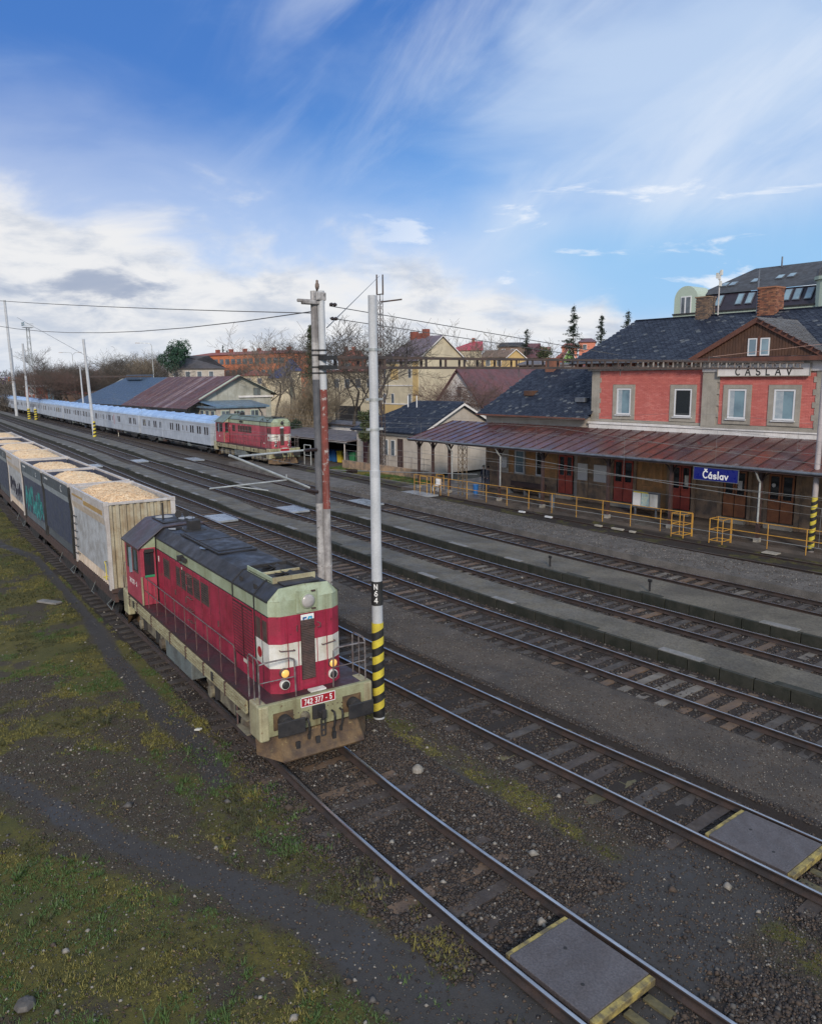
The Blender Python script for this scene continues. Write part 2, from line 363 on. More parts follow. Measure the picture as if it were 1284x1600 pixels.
def lettering(name, chars, h, mat, parent, mw, pen=.16, gap=.14, depth=.004, squeeze=1.0, world=False, **props):
    """one mesh of pen strokes; chars is a list of glyph keys, centred on the frame"""
    b = MB(); x = 0; k = 0; adv = [GLYPH[c][0]*squeeze+gap for c in chars]; tot = sum(adv)-gap
    for c, ad in zip(chars, adv):
        for st_ in GLYPH[c][1]:
            P = [Vector(((x+u*squeeze-tot/2)*h, (v-.5)*h, 0)) for u, v in st_]
            for p, q in zip(P, P[1:]):
                d = (q-p); 
                if d.length < 1e-6: continue
                dn = d.normalized(); n = Vector((-dn.y, dn.x, 0))*pen*h/2; e = dn*pen*h*.42; z = depth*(1+.06*(k % 5)); k += 1
                b.quad(p-e-n+Vector((0, 0, z)), q+e-n+Vector((0, 0, z)), q+e+n+Vector((0, 0, z)), p-e+n+Vector((0, 0, z)))
                b.quad(p-e-n, q+e-n, q+e-n+Vector((0, 0, z)), p-e-n+Vector((0, 0, z))); b.quad(p-e+n, q+e+n, q+e+n+Vector((0, 0, z)), p-e+n+Vector((0, 0, z)))
        x += ad
    o = b.build(name, mat); o.matrix_local = mw
    if parent and world: W(o, parent)
    elif parent: o.parent = parent
    for kk, v in props.items(): o[kk] = v
    return o
def frame_mat(loc, xdir, up):
    x = Vector(xdir).normalized(); y = Vector(up).normalized(); z = x.cross(y)
    m = Matrix((x, y, z)).transposed().to_4x4(); m.translation = Vector(loc); return m
def scat(V0, F0, P, S, rot=True, flat=1.0, rng=RNG):
    """instances of a small template written into one array: returns verts, faces"""
    n = len(P); k = len(V0)
    a = rng.uniform(0, 2*PI, n); c, s = np.cos(a), np.sin(a)
    V = np.repeat(V0[None], n, 0) * (1 + rng.uniform(-0.3, 0.3, (n, k, 3)))
    X = V[..., 0]*c[:, None] - V[..., 1]*s[:, None]; Y = V[..., 0]*s[:, None] + V[..., 1]*c[:, None]
    V = np.stack([X, Y, V[..., 2]*flat], -1) * S[:, None, None] + P[:, None, :]
    F = (F0[None] + (np.arange(n)*k)[:, None, None]).reshape(-1, F0.shape[1])
    return V.reshape(-1, 3), F
OCT_V = np.array([(1,0,0),(0,1,0),(-1,0,0),(0,-1,0),(0,0,1),(0,0,-0.6)], float)
OCT_F = np.array([(0,1,4),(1,2,4),(2,3,4),(3,0,4),(1,0,5),(2,1,5),(3,2,5),(0,3,5)])

# ------------------------------------------------------------------ value noise in numpy
_G = np.random.default_rng(3).random((256, 256))
def vn(x, y):
    xi = np.floor(x).astype(int); yi = np.floor(y).astype(int); fx = x - xi; fy = y - yi
    fx = fx*fx*(3-2*fx); fy = fy*fy*(3-2*fy); a = xi & 255; b = yi & 255; a1 = (a+1) & 255; b1 = (b+1) & 255
    return (_G[a,b]*(1-fx)+_G[a1,b]*fx)*(1-fy) + (_G[a,b1]*(1-fx)+_G[a1,b1]*fx)*fy
def fbm(x, y, s, o=4):
    r = 0; am = 0.5; t = 0
    for i in range(o): r = r + am*vn(x*s+17.3*i, y*s+5.1*i); t += am; am *= 0.5; s *= 2.03
    return r / t
def sst(x, a, b): 
    t = np.clip((x-a)/(b-a), 0, 1); return t*t*(3-2*t)

# ------------------------------------------------------------------ track geometry
CX = [-420, -131, -110, -83, -62, -50, -40, -30, -25, -20, -12, 30]
CO = [40.5, 10.75, 8.9, 5.95, 3.7, 2.65, 1.75, 0.85, 0.45, 0.17, 0, 0]
def cc(X): return np.interp(X, CX, CO)
T1X = [-420, -100, -60, -45, -38, -32, -26, -20, -14.2, -12, -9, -5.7, 30]
T1Y = [49.8, 16.7, 12.55, 11.0, 10.45, 9.95, 9.45, 8.98, 8.45, 8.22, 8.05, 7.98, 7.98]
def smooth_tab(tx, ty):
    xs = np.arange(-430, 40, 0.5); ys = np.interp(xs, tx, ty)
    k = np.hanning(15); k /= k.sum(); yp = np.pad(ys, 7, mode='edge'); return xs, np.convolve(yp, k, 'valid')
_sx, _sy = smooth_tab([-420, -256, -180, -130, -110, -83, -66, -58, -45, -30, -22, 30], [70.5, 54.0, 46.6, 42.0, 40.5, 38.75, 37.75, 37.05, 35.75, 34.6, 34.25, 34.25])
_cx, _cy = smooth_tab(CX, CO); _tx, _ty = smooth_tab(T1X, T1Y)
def cc(X): return np.interp(X, _cx, _cy)
def t1(X): return np.interp(X, _tx, _ty)
TR = {1: lambda X: t1(X), 2: lambda X: 12.98 + cc(X), 3: lambda X: 18.2 + cc(X), 4: lambda X: 23.15 + cc(X),
      5: lambda X: 28.38 + cc(X), 6: lambda X: np.interp(X, _sx, _sy)}
def pose(tr, X, L=13.0):
    """rigid vehicle standing on a track with its middle at X"""
    ya, yb = float(TR[tr](X - L*0.35)), float(TR[tr](X + L*0.35))
    return (X, (ya + yb)/2, 0), math.atan2(yb - ya, 0.7*L)
def W(o, parent):
    o.parent = parent; o.matrix_parent_inverse = parent.matrix_basis.inverted(); return o

# ------------------------------------------------------------------ ground material driven by zone masks stored on the sheet
def ground_material():
    m = D.materials.new('yard_ground'); m.use_nodes = True; t = NT(m.node_tree); b = t.n['Principled BSDF']
    co = t.new('ShaderNodeTexCoord').outputs['Object']
    at = t.new('ShaderNodeAttribute'); at.attribute_name = 'zone'
    s = t.new('ShaderNodeSeparateColor'); t.l.new(at.outputs['Color'], s.inputs[0])
    gr, pa, ba, fi = s.outputs[0], s.outputs[1], s.outputs[2], at.outputs['Alpha']
    n1 = t.noise(co, 0.8, 6, 0.6); n2 = t.noise(co, 6, 7, 0.65); n3 = t.noise(co, 28, 5, 0.7); n4 = t.noise(co, 90, 3, 0.6)
    def edge(mask, w=0.35): return t.ss(t.math('ADD', mask, t.math('MULTIPLY', t.math('SUBTRACT', t.math('ADD', t.math('MULTIPLY', n2, .5), t.math('MULTIPLY', n3, .5)), 0.5), 1.6)), 0.5 - w/2, 0.5 + w/2)
    soil = t.mix(n3, (0.014, 0.011, 0.007), (0.098, 0.078, 0.050))
    soil = t.mix(t.ss(n2, 0.35, 0.7, 0, .7), soil, (0.036, 0.030, 0.020)); soil = t.mix(t.ss(t.noise(co, 2.2, 5, .6), .48, .62, 0, .6), soil, (0.060, 0.056, 0.022))
    peb = t.ss(n4, 0.66, 0.72); soil = t.mix(t.math('MULTIPLY', peb, 0.55), soil, (0.24, 0.22, 0.2))
    grass = t.mix(n2, (0.026, 0.029, 0.006), (0.165, 0.138, 0.024)); grass = t.mix(t.ss(n1, 0.4, 0.65, 0, .6), grass, (0.055, 0.062, 0.014))
    grass = t.mix(t.ss(n3, 0.45, 0.7, 0, .5), grass, (0.030, 0.028, 0.014))
    path = t.mix(n2, (0.026, 0.025, 0.025), (0.056, 0.050, 0.045)); path = t.mix(t.ss(n3, .4, .65, 0, .5), path, (0.028, 0.026, 0.025)); path = t.mix(t.ss(n4, 0.60, 0.70, 0, .5), path, (0.11, 0.10, 0.095))
    bal = t.mix(n3, (0.006, 0.005, 0.005), (0.045, 0.034, 0.027)); bal = t.mix(t.ss(n1, 0.45, 0.7, 0, .5), bal, (0.022, 0.015, 0.013))
    fine = t.mix(n2, (0.072, 0.058, 0.045), (0.115, 0.092, 0.072)); fine = t.mix(t.ss(n3, .4, .65, 0, .55), fine, (0.040, 0.032, 0.025)); fine = t.mix(t.ss(n1, 0.38, 0.62, 0, .7), fine, (0.040, 0.034, 0.030)); fine = t.mix(t.ss(n4, 0.62, 0.72, 0, .3), fine, (0.17, 0.16, 0.15))
    c = t.mix(edge(fi), soil, fine); c = t.mix(edge(ba), c, bal); c = t.mix(edge(gr, .3), c, grass); pe = edge(pa, .5); c = t.mix(pe, c, path)
    t.l.new(c, b.inputs['Base Color'])
    puddle = t.ss(t.noise(co, 1.3, 4, 0.5), 0.50, 0.64)
    r = t.math('SUBTRACT', 0.92, t.math('MULTIPLY', pe, t.math('ADD', 0.10, t.math('MULTIPLY', puddle, 0.34))))
    r = t.math('SUBTRACT', r, t.math('MULTIPLY', fi, t.math('ADD', 0.06, t.math('MULTIPLY', puddle, 0.14))))
    t.l.new(r, b.inputs['Roughness']); b.inputs['Specular IOR Level'].default_value = 0.45
    bn = t.new('ShaderNodeBump'); bn.inputs['Distance'].default_value = 0.03
    t.l.new(t.math('SUBTRACT', 0.9, t.math('MULTIPLY', t.math('MAXIMUM', pe, fi), 0.72)), bn.inputs['Strength'])
    t.l.new(t.math('ADD', n3, t.math('MULTIPLY', n4, 0.5)), bn.inputs['Height']); t.l.new(bn.outputs[0], b.inputs['Normal'])
    return m
m_ground = ground_material()

P1 = [(-60, 8.6), (-45, 8.4), (-40, 9.1), (-29, 8.1), (-24, 7.3), (-19, 6.85), (-16.5, 6.9), (-14.8, 6.5)]
P2 = [(-26, 0.8), (-17.9, 2.89), (-15.6, 3.5), (-13.6, 4.17), (-11.5, 5.1), (-9.6, 5.8), (-6.2, 6.3), (-4, 6.4)]
P3 = [(-15.5, 10.5), (-14.2, 10.45), (-11.5, 10.38), (-9, 9.95), (-6.6, 9.95), (-3, 10.0)]
def dseg(X, Y, pts):
    d = np.full(X.shape, 1e9)
    for (ax, ay), (bx_, by) in zip(pts, pts[1:]):
        dx, dy = bx_-ax, by-ay; t = np.clip(((X-ax)*dx + (Y-ay)*dy)/(dx*dx+dy*dy), 0, 1)
        d = np.minimum(d, np.hypot(X-ax-t*dx, Y-ay-t*dy))
    return d
CTR = {2: 12.98, 3: 18.2, 4: 23.15, 5: 28.38, 6: 34.25}
def zones(X, Yp):
    """grass, wet path, ballast, fine gravel masks and height for the yard"""
    Y = Yp + cc(X); c1 = t1(X) - cc(X); d1 = Yp - c1
    n = fbm(X, Y, 0.45); n2 = fbm(X, Y, 1.6)
    field = d1 < -1.3
    left = sst(-d1, 2.2, 3.0)
    g = np.zeros_like(X)
    # field: grass corner bottom left, gravelly middle, grass again towards the track
    dP2 = dseg(X, Y, P2); side = Y - np.interp(X, [p[0] for p in P2], [p[1] for p in P2])
    gcorner = sst(-side, 0.1, 1.0) * (0.30 + 0.9*n)*sst(n2, .15, .5)
    gmid = sst(side, 0.3, 3.0) * sst(n, 0.36, 0.62) * 0.9 + sst(n2, 0.52, 0.7)*0.4
    g = np.where(field, np.where(side < 0, gcorner, gmid), 0)
    g = np.where(field & (d1 > -2.9), np.maximum(g, 0.62*sst(n2, 0.3, 0.55)), g)
    g = np.where(field & (X < -19), np.maximum(g, 0.85*sst(n*.5+n2*.5, .34, .56)), g)
    far = sst(-X, 60, 75); 
    g = np.maximum(g, np.where((Yp > 9.4 + 0.2*n) & (Yp < 11.9), sst(1 - np.abs(Y - 11.0 + 0.4*(n-.5))/0.5, 0, .6)*sst(n2, .35, .55)*(X > -16), 0))
    g = np.maximum(g, np.where((Yp > 33.0) & (Yp < 35.4), 0.5*sst(n2, .4, .6), 0))
    g = np.maximum(g, np.where((Yp > 35.4) & (X < -47) & (X > -62), 0.95*sst(1-np.abs(Yp-36.9)/1.3, 0, .5), 0))
    pth = sst(-(dseg(X, Y, P1)), -0.42 - .3*n2, -0.1) * 0.72
    wid = np.interp(X, [-26, -17, -13, -10, -8, -5], [0.14, 0.14, 0.22, 0.36, 0.65, 1.1])
    pth = np.maximum(pth, sst(-dP2 + .35*(n2-.5), -wid-.28, -wid*0.4)*.92)
    pth = np.maximum(pth, sst(-dseg(X, Y, P3), -0.42, -0.2)*0.8)
    cross = sst(-np.abs(X + 6.0 + 0.12*(Y-8) + 1.2*(n-.5)) + .5*(n2-.5), -1.9, -0.7) * sst(Yp, 4.5, 6) * sst(-Yp, -12.6, -11.6)
    pth = np.maximum(pth, cross*0.95)
    cross2 = sst(-np.abs(X + 43.8), -2.1, -1.3) * (Yp > 18) * (Yp < 36)
    pth = np.maximum(pth, cross2*.8)
    b = np.zeros_like(X)
    for k, yc in list(CTR.items()) + [(1, None)]:
        dd = np.abs(d1) if k == 1 else np.abs(Yp - yc)
        hw = 1.55 if k in (1, 2, 3) else 1.3
        b = np.maximum(b, sst(-dd, -hw - .25*n, -hw + .25))
    b = np.where((Yp > 18.9) & (Yp < 19.8), np.maximum(b, .9), b)
    b = np.maximum(b, sst(-np.abs(Yp - 11.75), -.55, -.25)*0.6)
    b = np.maximum(b, sst(-np.abs(d1 - 1.9), -.6, -.3)*0.75*(X < -3))
    fi = np.where((Yp > 14.3) & (Yp < 16.75), 1.0, 0.0) * sst(n2, .08, .25)
    fi = np.where((Yp > 29.9) & (Yp < 32.9), 1.0, fi); fi = np.where(Yp > 35.25, 1.0, fi)
    pth = pth * (1 - 0.9*sst(b, .3, .7) * sst(np.abs(X + 6.1) + .8*(n2-.5), 1.0, 1.5))
    g = g * (1 - sst(pth, 0.3, 0.8))
    z = -0.21 + 0.05*(fbm(X, Y, 0.3) - .5) + 0.03*(n2 - .5) + b*0.035 - 0.02*pth
    z = np.where((Yp > 14.2) & (Yp < 16.8), -0.07 + 0.03*(n - .5), z)
    z = np.where((Yp > 35.25), -0.02 + 0.015*(n - .5), z)
    z = np.where((Yp > 33.1) & (Yp <= 35.25), np.minimum(z + .09, -.10), z)
    jit = (fbm(X, Y, 7.0, 3) - .5) * 0.05 * (1 - np.clip(pth + fi, 0, 1))
    return g, pth, b, fi, z + jit
xs = np.concatenate([np.arange(12, -46, -0.16), np.arange(-46, -120, -0.8), np.arange(-120, -421, -5)])
ys = np.concatenate([np.arange(-12, 1.2, 0.6), np.arange(1.2, 20, 0.14), np.arange(20, 39.1, 0.2)])
GX, GY = np.meshgrid(xs, ys, indexing='ij')
g_, p_, b_, f_, z_ = zones(GX, GY)
nx, ny = GX.shape
V = np.stack([GX, GY + cc(GX), z_], -1).reshape(-1, 3)
ii = (np.arange(nx-1)[:, None]*ny + np.arange(ny-1)[None]).ravel()
yard = npmesh('yard_ground', V, np.stack([ii, ii+1, ii+ny+1, ii+ny], 1), m_ground, smooth=True, kind='structure')
ca = yard.data.color_attributes.new('zone', 'FLOAT_COLOR', 'POINT')
ca.data.foreach_set('color', np.stack([g_, p_, b_, f_], -1).astype(np.float32).reshape(-1))
m_far = M('winter_grass_land', (0.045, 0.05, 0.024), (0.07, 0.06, 0.04), 0.9, 0.05, bump=0.3)
MB().quad((-3000, -2500, -0.4), (1500, -2500, -0.4), (1500, 3500, -0.4), (-3000, 3500, -0.4)).build('ground', m_far, kind='structure')
m_tarmac = M('worn_station_paving', (0.12, 0.10, 0.085), (0.075, 0.065, 0.058), 0.5, 0.8, bump=0.2, rvar=0.25)
MB().box(-46.6, 36.3, -0.3, 10, 46, 0.13).build('station_pavement', m_tarmac, kind='structure')
m_yardfar = M('far_yard_dirt', (0.07, 0.062, 0.05), (0.04, 0.045, 0.03), 0.9, 0.3, bump=0.3)
MB().quad((-420, 39+40, -0.33), (-420, 130, -0.33), (-40, 130, -0.33), (-40, 39, -0.33), (-100, 46, -0.33), (-420, 78, -0.33)).build('goods_yard_ground', m_yardfar, kind='structure')

# ------------------------------------------------------------------ tracks
RX = np.concatenate([np.arange(12, -46, -1.0), np.arange(-46, -130, -3.0), np.arange(-130, -411, -12.0)])
PROF = [(-.07, -.155), (-.07, -.135), (-.012, -.12), (-.012, -.045), (-.036, -.03), (-.036, -.004), (-.028, 0.0), (.028, 0.0), (.036, -.004), (.036, -.03), (.012, -.045), (.012, -.12), (.07, -.135), (.07, -.155)]
def sweep(path, prof, topseg=(6,)):
    P = np.array(path, float); d = np.gradient(P, axis=0); d[:, 2] = 0; d /= np.linalg.norm(d, axis=1)[:, None]
    nrm_ = np.stack([-d[:, 1], d[:, 0], 0*d[:, 0]], 1); k = len(prof)
    V = np.concatenate([P[:, None, :] + nrm_[:, None, :]*np.array([q[0] for q in prof])[None, :, None] + np.array([(0, 0, q[1]) for q in prof])[None]], 0).reshape(-1, 3)
    F, mi = [], []
    for i in range(len(P)-1):
        for j in range(k-1):
            a = i*k+j; F.append((a, a+1, a+k+1, a+k)); mi.append(1 if j in topseg else 0)
    return V, np.array(F), mi
def rail_path(tr, off, z=0.0, X=RX):
    Y = TR[tr](X); sl = np.gradient(Y, X); n = np.stack([-sl, np.ones_like(sl)], 1); n /= np.linalg.norm(n, axis=1)[:, None]
    wob = 0.006*np.sin(X*0.9 + off*3)
    return np.stack([X + n[:, 0]*(off + wob), Y + n[:, 1]*(off + wob), np.full_like(X, z) + 0.004*np.sin(X*0.7)], 1)
TL = {1: 'track under the red shunter, nearest to the camera', 2: 'second track from the camera, with a grey crossing panel',
      3: 'main track beside the low edge of the nearest platform', 4: 'bright-railed track between the two narrow platforms',
      5: 'track between the far narrow platform and the gravel platform', 6: 'overgrown track in front of the yellow railings, carrying the silver train'}
SLX = {1: (-20, 8), 2: (-46, 8), 3: (-50, 8), 4: (-46, 8), 5: (-46, 8), 6: (-30, 8)}
sl_mesh = {}; SLP = {k: [] for k in TR}
def sleeper_mesh(mi_):
    if mi_ not in sl_mesh:
        o = MB().box(-.13, -1.27, -.30, .13, 1.27, -.152).build('sleeper', m_sl[mi_]); b = o
        sl_mesh[mi_] = o.data; D.objects.remove(o)
    return sl_mesh[mi_]
for k in TR:
    x0 = -15.0; t = empty('railway_track', (x0, float(TR[k](x0)), 0), 0, TL[k], 'railway track', 'tracks of the station yard')
    for off in (-.7535, .7535):
        V, F, mi = sweep(rail_path(k, off), PROF)
        W(npmesh('rail', V, F, [m_rail, m_rail_dull if k in (6,) else m_rail_top], mi), t)
    rr = random.Random(k); X = SLX[k][1]; n = 0
    farX = []
    while X > -130:
        Xn = X; X -= 0.61 + rr.uniform(-.02, .02); SLP[k].append(Xn)
        if Xn < SLX[k][0]: farX.append(Xn); continue
        if k == 1 and Xn < -19: continue
        if abs(Xn + 6.3) < 0.9 and k in (1, 2): continue
        y = float(TR[k](Xn)); a = math.atan(float(TR[k](Xn+.5) - TR[k](Xn-.5)))
        if k == 1: mi_ = rr.choice([0, 1, 0, 4, 0])
        elif k == 2: mi_ = rr.choice([0, 2, 0, 1]) if Xn > -14 else rr.choice([0, 1])
        elif k == 3: mi_ = (3 if -12.3 < Xn < -10.8 else 4 if -10.8 <= Xn < -9 else rr.choice([1, 1, 4])) if -13 < Xn else rr.choice([0, 1, 1, 4])
        else: mi_ = rr.choice([1, 0, 1, 4, 1, 3])
        o = D.objects.new('sleeper', sleeper_mesh(mi_)); C.objects.link(o)
        o.location = (Xn, y + rr.uniform(-.03, .03), rr.uniform(-.018, .006) - (0.012 if k in (1, 2) else 0)); o.rotation_euler = (rr.uniform(-.006,.006), 0, a + rr.uniform(-.02, .02)); W(o, t); n += 1
    if farX:
        fx = np.array(farX); fy = TR[k](fx); s = MB()
        for a, b in zip(fx, fy): s.box(a-.13, b-1.27, -.30, a+.13, b+1.27, -.16)
        W(s.build('sleeper_row', m_sl[1], kind='stuff'), t)
# check rails / crossing boards
m_panel = M('dark_rubber_crossing_board', (0.070, 0.060, 0.060), (0.09, 0.080, 0.082), 0.42, 1.6, bump=0.35, rvar=0.2, spots=0.3, spot_col=(0.045, 0.036, 0.03), spot_scale=2.2, fine=.25)
m_panely = M('worn_yellow_edge', (0.36, 0.28, 0.08), (0.11, 0.09, 0.05), 0.7, 5.0, bump=0.3)
m_panell = M('pale_crossing_board', (0.30, 0.33, 0.36), (0.2, 0.22, 0.24), 0.3, 1.0, rvar=.1)
def crossing(X0, X1, tr, mat, label, edge=True, hw=.64, z=0.006, yo=0.0):
    xm = (X0+X1)/2; y = float(TR[tr](xm)) + yo; a = math.atan(float(TR[tr](xm+.5)-TR[tr](xm-.5)))
    t = empty('crossing_board', (xm, y, 0), a, label, 'crossing board', 'boards laid between the rails at foot crossings'); L = (X1-X0)/2
    bx('board', t, (-L, -hw, -.11, L, hw, z), mat, bevel=.01)
    for hx, hy in ((-.45*L, .1), (.4*L, -.25)):
        h_ = MB(); h_.lathe((hx, hy, z), [(.03, 0), (.028, .003)], 10); h_.build('lifting_hole', m_soot, t)
    if edge:
        bx('edge_beam', t, (L+.002, -hw, -.12, L+.11, hw, z-.012), m_panely, bevel=.012)
        bx('edge_beam', t, (-L-.085, -hw, -.12, -L-.002, hw, z-.012), m_panely, bevel=.012)
        for i in range(3): bx('bearer', t, (L+.12, -.5+i*.42, -.2, L+.75-i*.1, -.36+i*.42, -.15), m_sl[2])
    return t
crossing(-7.03, -5.58, 1, m_panel, 'dark crossing board with yellow ends in front of the red locomotive')
crossing(-6.88, -5.45, 2, m_panel, 'wet grey crossing board on the second track at the right edge')
crossing(-45.0, -42.6, 3, m_panell, 'pale crossing board right of the dark shunter roof, on the platform track', False, yo=0)
crossing(-45.0, -42.6, 4, m_panell, 'pale crossing board in the middle of the foot crossing, left of the red flaking pole', False)
crossing(-44.3, -41.6, 5, m_panell, 'bluish crossing board seen between the two near poles', False)
crossing(-45.2, -42.2, 6, m_panell, 'wet crossing board beside the railings at the end of the canopy', False, hw=.68)
crossing(-81, -78.5, 3, m_panell, 'small distant crossing board above the wood chip wagons', False)
crossing(-82.5, -80, 4, m_panell, 'distant crossing board in front of the silver coaches, nearer one', False)
crossing(-80.5, -77.5, 5, m_panell, 'distant crossing board just in front of the second shunter', False)

# ------------------------------------------------------------------ low platforms made of edge blocks and slabs
m_plat = M('worn_platform_asphalt', (0.125, 0.110, 0.082), (0.075, 0.066, 0.050), 0.7, 0.55, bump=0.4, rvar=0.2, fine=.3, bscale=16, spots=.22, spot_col=(.05, .045, .035), spot_scale=1.3)
m_edge = M('mossy_concrete_block', (0.032, 0.032, 0.024), (0.014, 0.017, 0.011), 0.85, 2.5, bump=0.5)
m_slab = M('pale_edge_slab', (0.15, 0.145, 0.13), (0.22, 0.21, 0.20), 0.55, 3.0, bump=0.2)
def platform(y0, y1, z, label, X0=12, X1=-330, gap=((-45.6, -42.0), (-83.5, -79.0))):
    t = empty('low_platform', (-15, y0, 0), 0, label, 'platform', 'low platforms between the tracks')
    X = X0; V = []; s = MB()
    Xs = [x for x in RX if X1 <= x <= X0]
    for a, b in zip(Xs, Xs[1:]):
        def zz(x):
            for g0, g1 in gap:
                d = 0 if g0 <= x <= g1 else min(abs(x-g0), abs(x-g1))
                if d < 3.5: return 0.0 + (z)*(d/3.5)
            return z
        ca_, cb = float(cc(a)), float(cc(b))
        s.quad((b, y0+.1+cb, zz(b)), (a, y0+.1+ca_, zz(a)), (a, y1-.02+ca_, zz(a)), (b, y1-.02+cb, zz(b)))
        s.quad((b, y1-.02+cb, zz(b)), (a, y1-.02+ca_, zz(a)), (a, y1-.02+ca_, -.3), (b, y1-.02+cb, -.3))
    W(s.build('surface', m_plat), t)
    # face blocks near the camera, one per metre; legs with dark hollows under an overhanging slab
    X = X0; rr = random.Random(int(y0)); n = 0
    blk = MB().box(-.485, 0, -.3, .485, .11, 0).build('edge_block', m_edge, bevel=.012); 
    while X > -62:
        Xm = X - .5; zt = zz(Xm); y = y0 + float(cc(Xm)); a = math.atan(float(cc(Xm+.5)-cc(Xm-.5)))
        o = blk.copy(); C.objects.link(o); o.location = (Xm, y + rr.uniform(-.012, .012), zt + rr.uniform(-.008, .008)); o.rotation_euler = (0, 0, a); o.scale = (1, 1, max(.35, (zt+.3)/.3*.9)); W(o, t)
        X -= 1.0
    D.objects.remove(blk)
    fb = MB(); fxs = [x for x in Xs if x <= -61]
    for a, b in zip(fxs, fxs[1:]): fb.quad((b, y0+.1+float(cc(b)), -.3), (a, y0+.1+float(cc(a)), -.3), (a, y0+.1+float(cc(a)), zz(a)), (b, y0+.1+float(cc(b)), zz(b)))
    W(fb.build('far_edge', m_edge), t)
    for i in range(26):
        Xm = -8 - i*4.1 + rr.uniform(-1, 1)
        if any(g0-3.6 < Xm < g1+3.6 for g0, g1 in gap): continue
        y = y0 + float(cc(Xm)); a = math.atan(float(cc(Xm+.5)-cc(Xm-.5)))
        o = bx('patch_slab', None, (-.5-rr.uniform(0, .5), .02, -.05, .45, .26+rr.uniform(0, .1), .008), m_slab if rr.random() < .7 else m_edge, bevel=.01)
        o.location = (Xm, y, zz(Xm)+.012); o.rotation_euler = (0, 0, a); W(o, t)
    return t
platform(19.75, 21.35, .15, 'nearest low platform, a narrow grey strip with pale edge slabs')
platform(24.55, 26.75, .15, 'second low platform, a wide grey strip between the middle tracks')
# gravel platform in front of the station
s = MB(); Xs = list(RX[RX > -330])
m_gravelp = M('gravel_platform', (0.125, 0.112, 0.10), (0.075, 0.068, 0.06), 0.8, 1.2, bump=0.6, fine=.3, spots=0.12, spot_col=(0.3, 0.3, 0.3), spot_scale=14)
for a, b in zip(Xs, Xs[1:]):
    if a < -70: break
    ca_, cb = float(cc(a)), float(cc(b))
    s.quad((b, 29.95+cb, .06), (a, 29.95+ca_, .06), (a, 32.75+ca_, .06), (b, 32.75+cb, .06))
    s.quad((b, 29.85+cb, -.3), (a, 29.85+ca_, -.3), (a, 29.95+ca_, .06), (b, 29.95+cb, .06))
    s.quad((b, 32.75+cb, .06), (a, 32.75+ca_, .06), (a, 32.95+ca_, -.3), (b, 32.95+cb, -.3))
s.build('gravel_platform', m_gravelp, kind='structure')

# ------------------------------------------------------------------ loose stones, grass
st_m = [M('stone_dark', (0.020, 0.015, 0.013), (0.042, 0.031, 0.025), 0.7, 8, fine=0),
        M('stone_brown', (0.080, 0.055, 0.038), (0.045, 0.033, 0.024), 0.75, 8, fine=0),
        M('stone_grey', (0.095, 0.088, 0.08), (0.06, 0.055, 0.05), 0.7, 8, fine=0),
        M('stone_pale', (0.28, 0.255, 0.22), (0.18, 0.165, 0.14), 0.7, 8, fine=0)]
def stones(name, n, X0, X1, Y0, Y1, size, keep, mix, label=None, flat=.7, sl=None):
    X = RNG.uniform(X0, X1, n); Yp = RNG.uniform(Y0, Y1, n); g, p, b, f, z = zones(X, Yp)
    k = keep(X, Yp, g, p, b, f) > RNG.random(n); X, Yp, z = X[k], Yp[k], z[k]
    if name == 'platform_gravel': z = z*0 + .058
    S = size * (0.5 + RNG.gamma(2.0, 0.30, len(X)))
    if sl is not None:
        sx_ = np.sort(SLP[sl]); j = np.clip(np.searchsorted(sx_, X), 1, len(sx_)-1); dn = np.minimum(np.abs(X-sx_[j-1]), np.abs(X-sx_[j])); cyy = (t1(X)-cc(X)) if sl == 1 else CTR[sl]
        kk = ~((dn < .135) & (np.abs(Yp-cyy) < 1.2) & (fbm(X*1.7, Yp*1.7, .9) + RNG.random(len(X))*.25 < .74)); X, Yp, z, S = X[kk], Yp[kk], z[kk], S[kk]
    S = np.minimum(S, size*2.6)
    V, F = scat(OCT_V, OCT_F, np.stack([X, Yp + cc(X), z + S*.15], 1), S, flat=flat)
    mi = np.repeat(RNG.choice(4, len(X), p=mix), 8)
    o = npmesh(name, V, F, st_m, mi); o['kind'] = 'stuff'; tag(o, label, 'gravel' if 'grav' in name else 'stones'); return o
c1m = 8.3
def inb(X, Yp, yc, hw): return (np.abs(Yp - yc) < hw) & (np.abs(np.abs(Yp-yc) - .753) > .11)
stones('ballast_stones', 60000, -17, 4, 6.2, 10.2, .025, lambda X, Yp, g, p, b, f: (np.abs(np.abs(Yp-(t1(X)-cc(X)))-.753) > .09)*np.clip(b + .15, 0, 1)*(1-.95*(p > .5)), (.55, .38, .065, .005), 'dark brown crushed stone around the rails of the nearest track', sl=1)
stones('ballast_stones', 56000, -26, 4, 9.6, 14.4, .024, lambda X, Yp, g, p, b, f: (np.abs(np.abs(Yp-12.98)-.753) > .09)*np.clip(b*.9 + .1, 0, 1)*(1-.95*(p > .5)), (.55, .38, .065, .005), 'crushed stone of the second track and its shoulder', sl=2)
stones('ballast_stones', 40000, -40, 3, 16.8, 19.72, .026, lambda X, Yp, g, p, b, f: (np.abs(np.abs(Yp-18.2)-.753) > .09)*np.where((X > -13.5)&(X < -8.6)&(np.abs(Yp-18.2) < .72), 1.0, .42), (.55, .22, .21, .02), 'stone ballast beside the low edge of the nearest platform', sl=3)
stones('ballast_stones', 22000, -50, 3, 21.5, 24.5, .032, lambda X, Yp, g, p, b, f: (np.abs(np.abs(Yp-23.15)-.753) > .09)*b*.8, (.45, .35, .19, .01), 'stone ballast of the track between the two narrow platforms', sl=4)
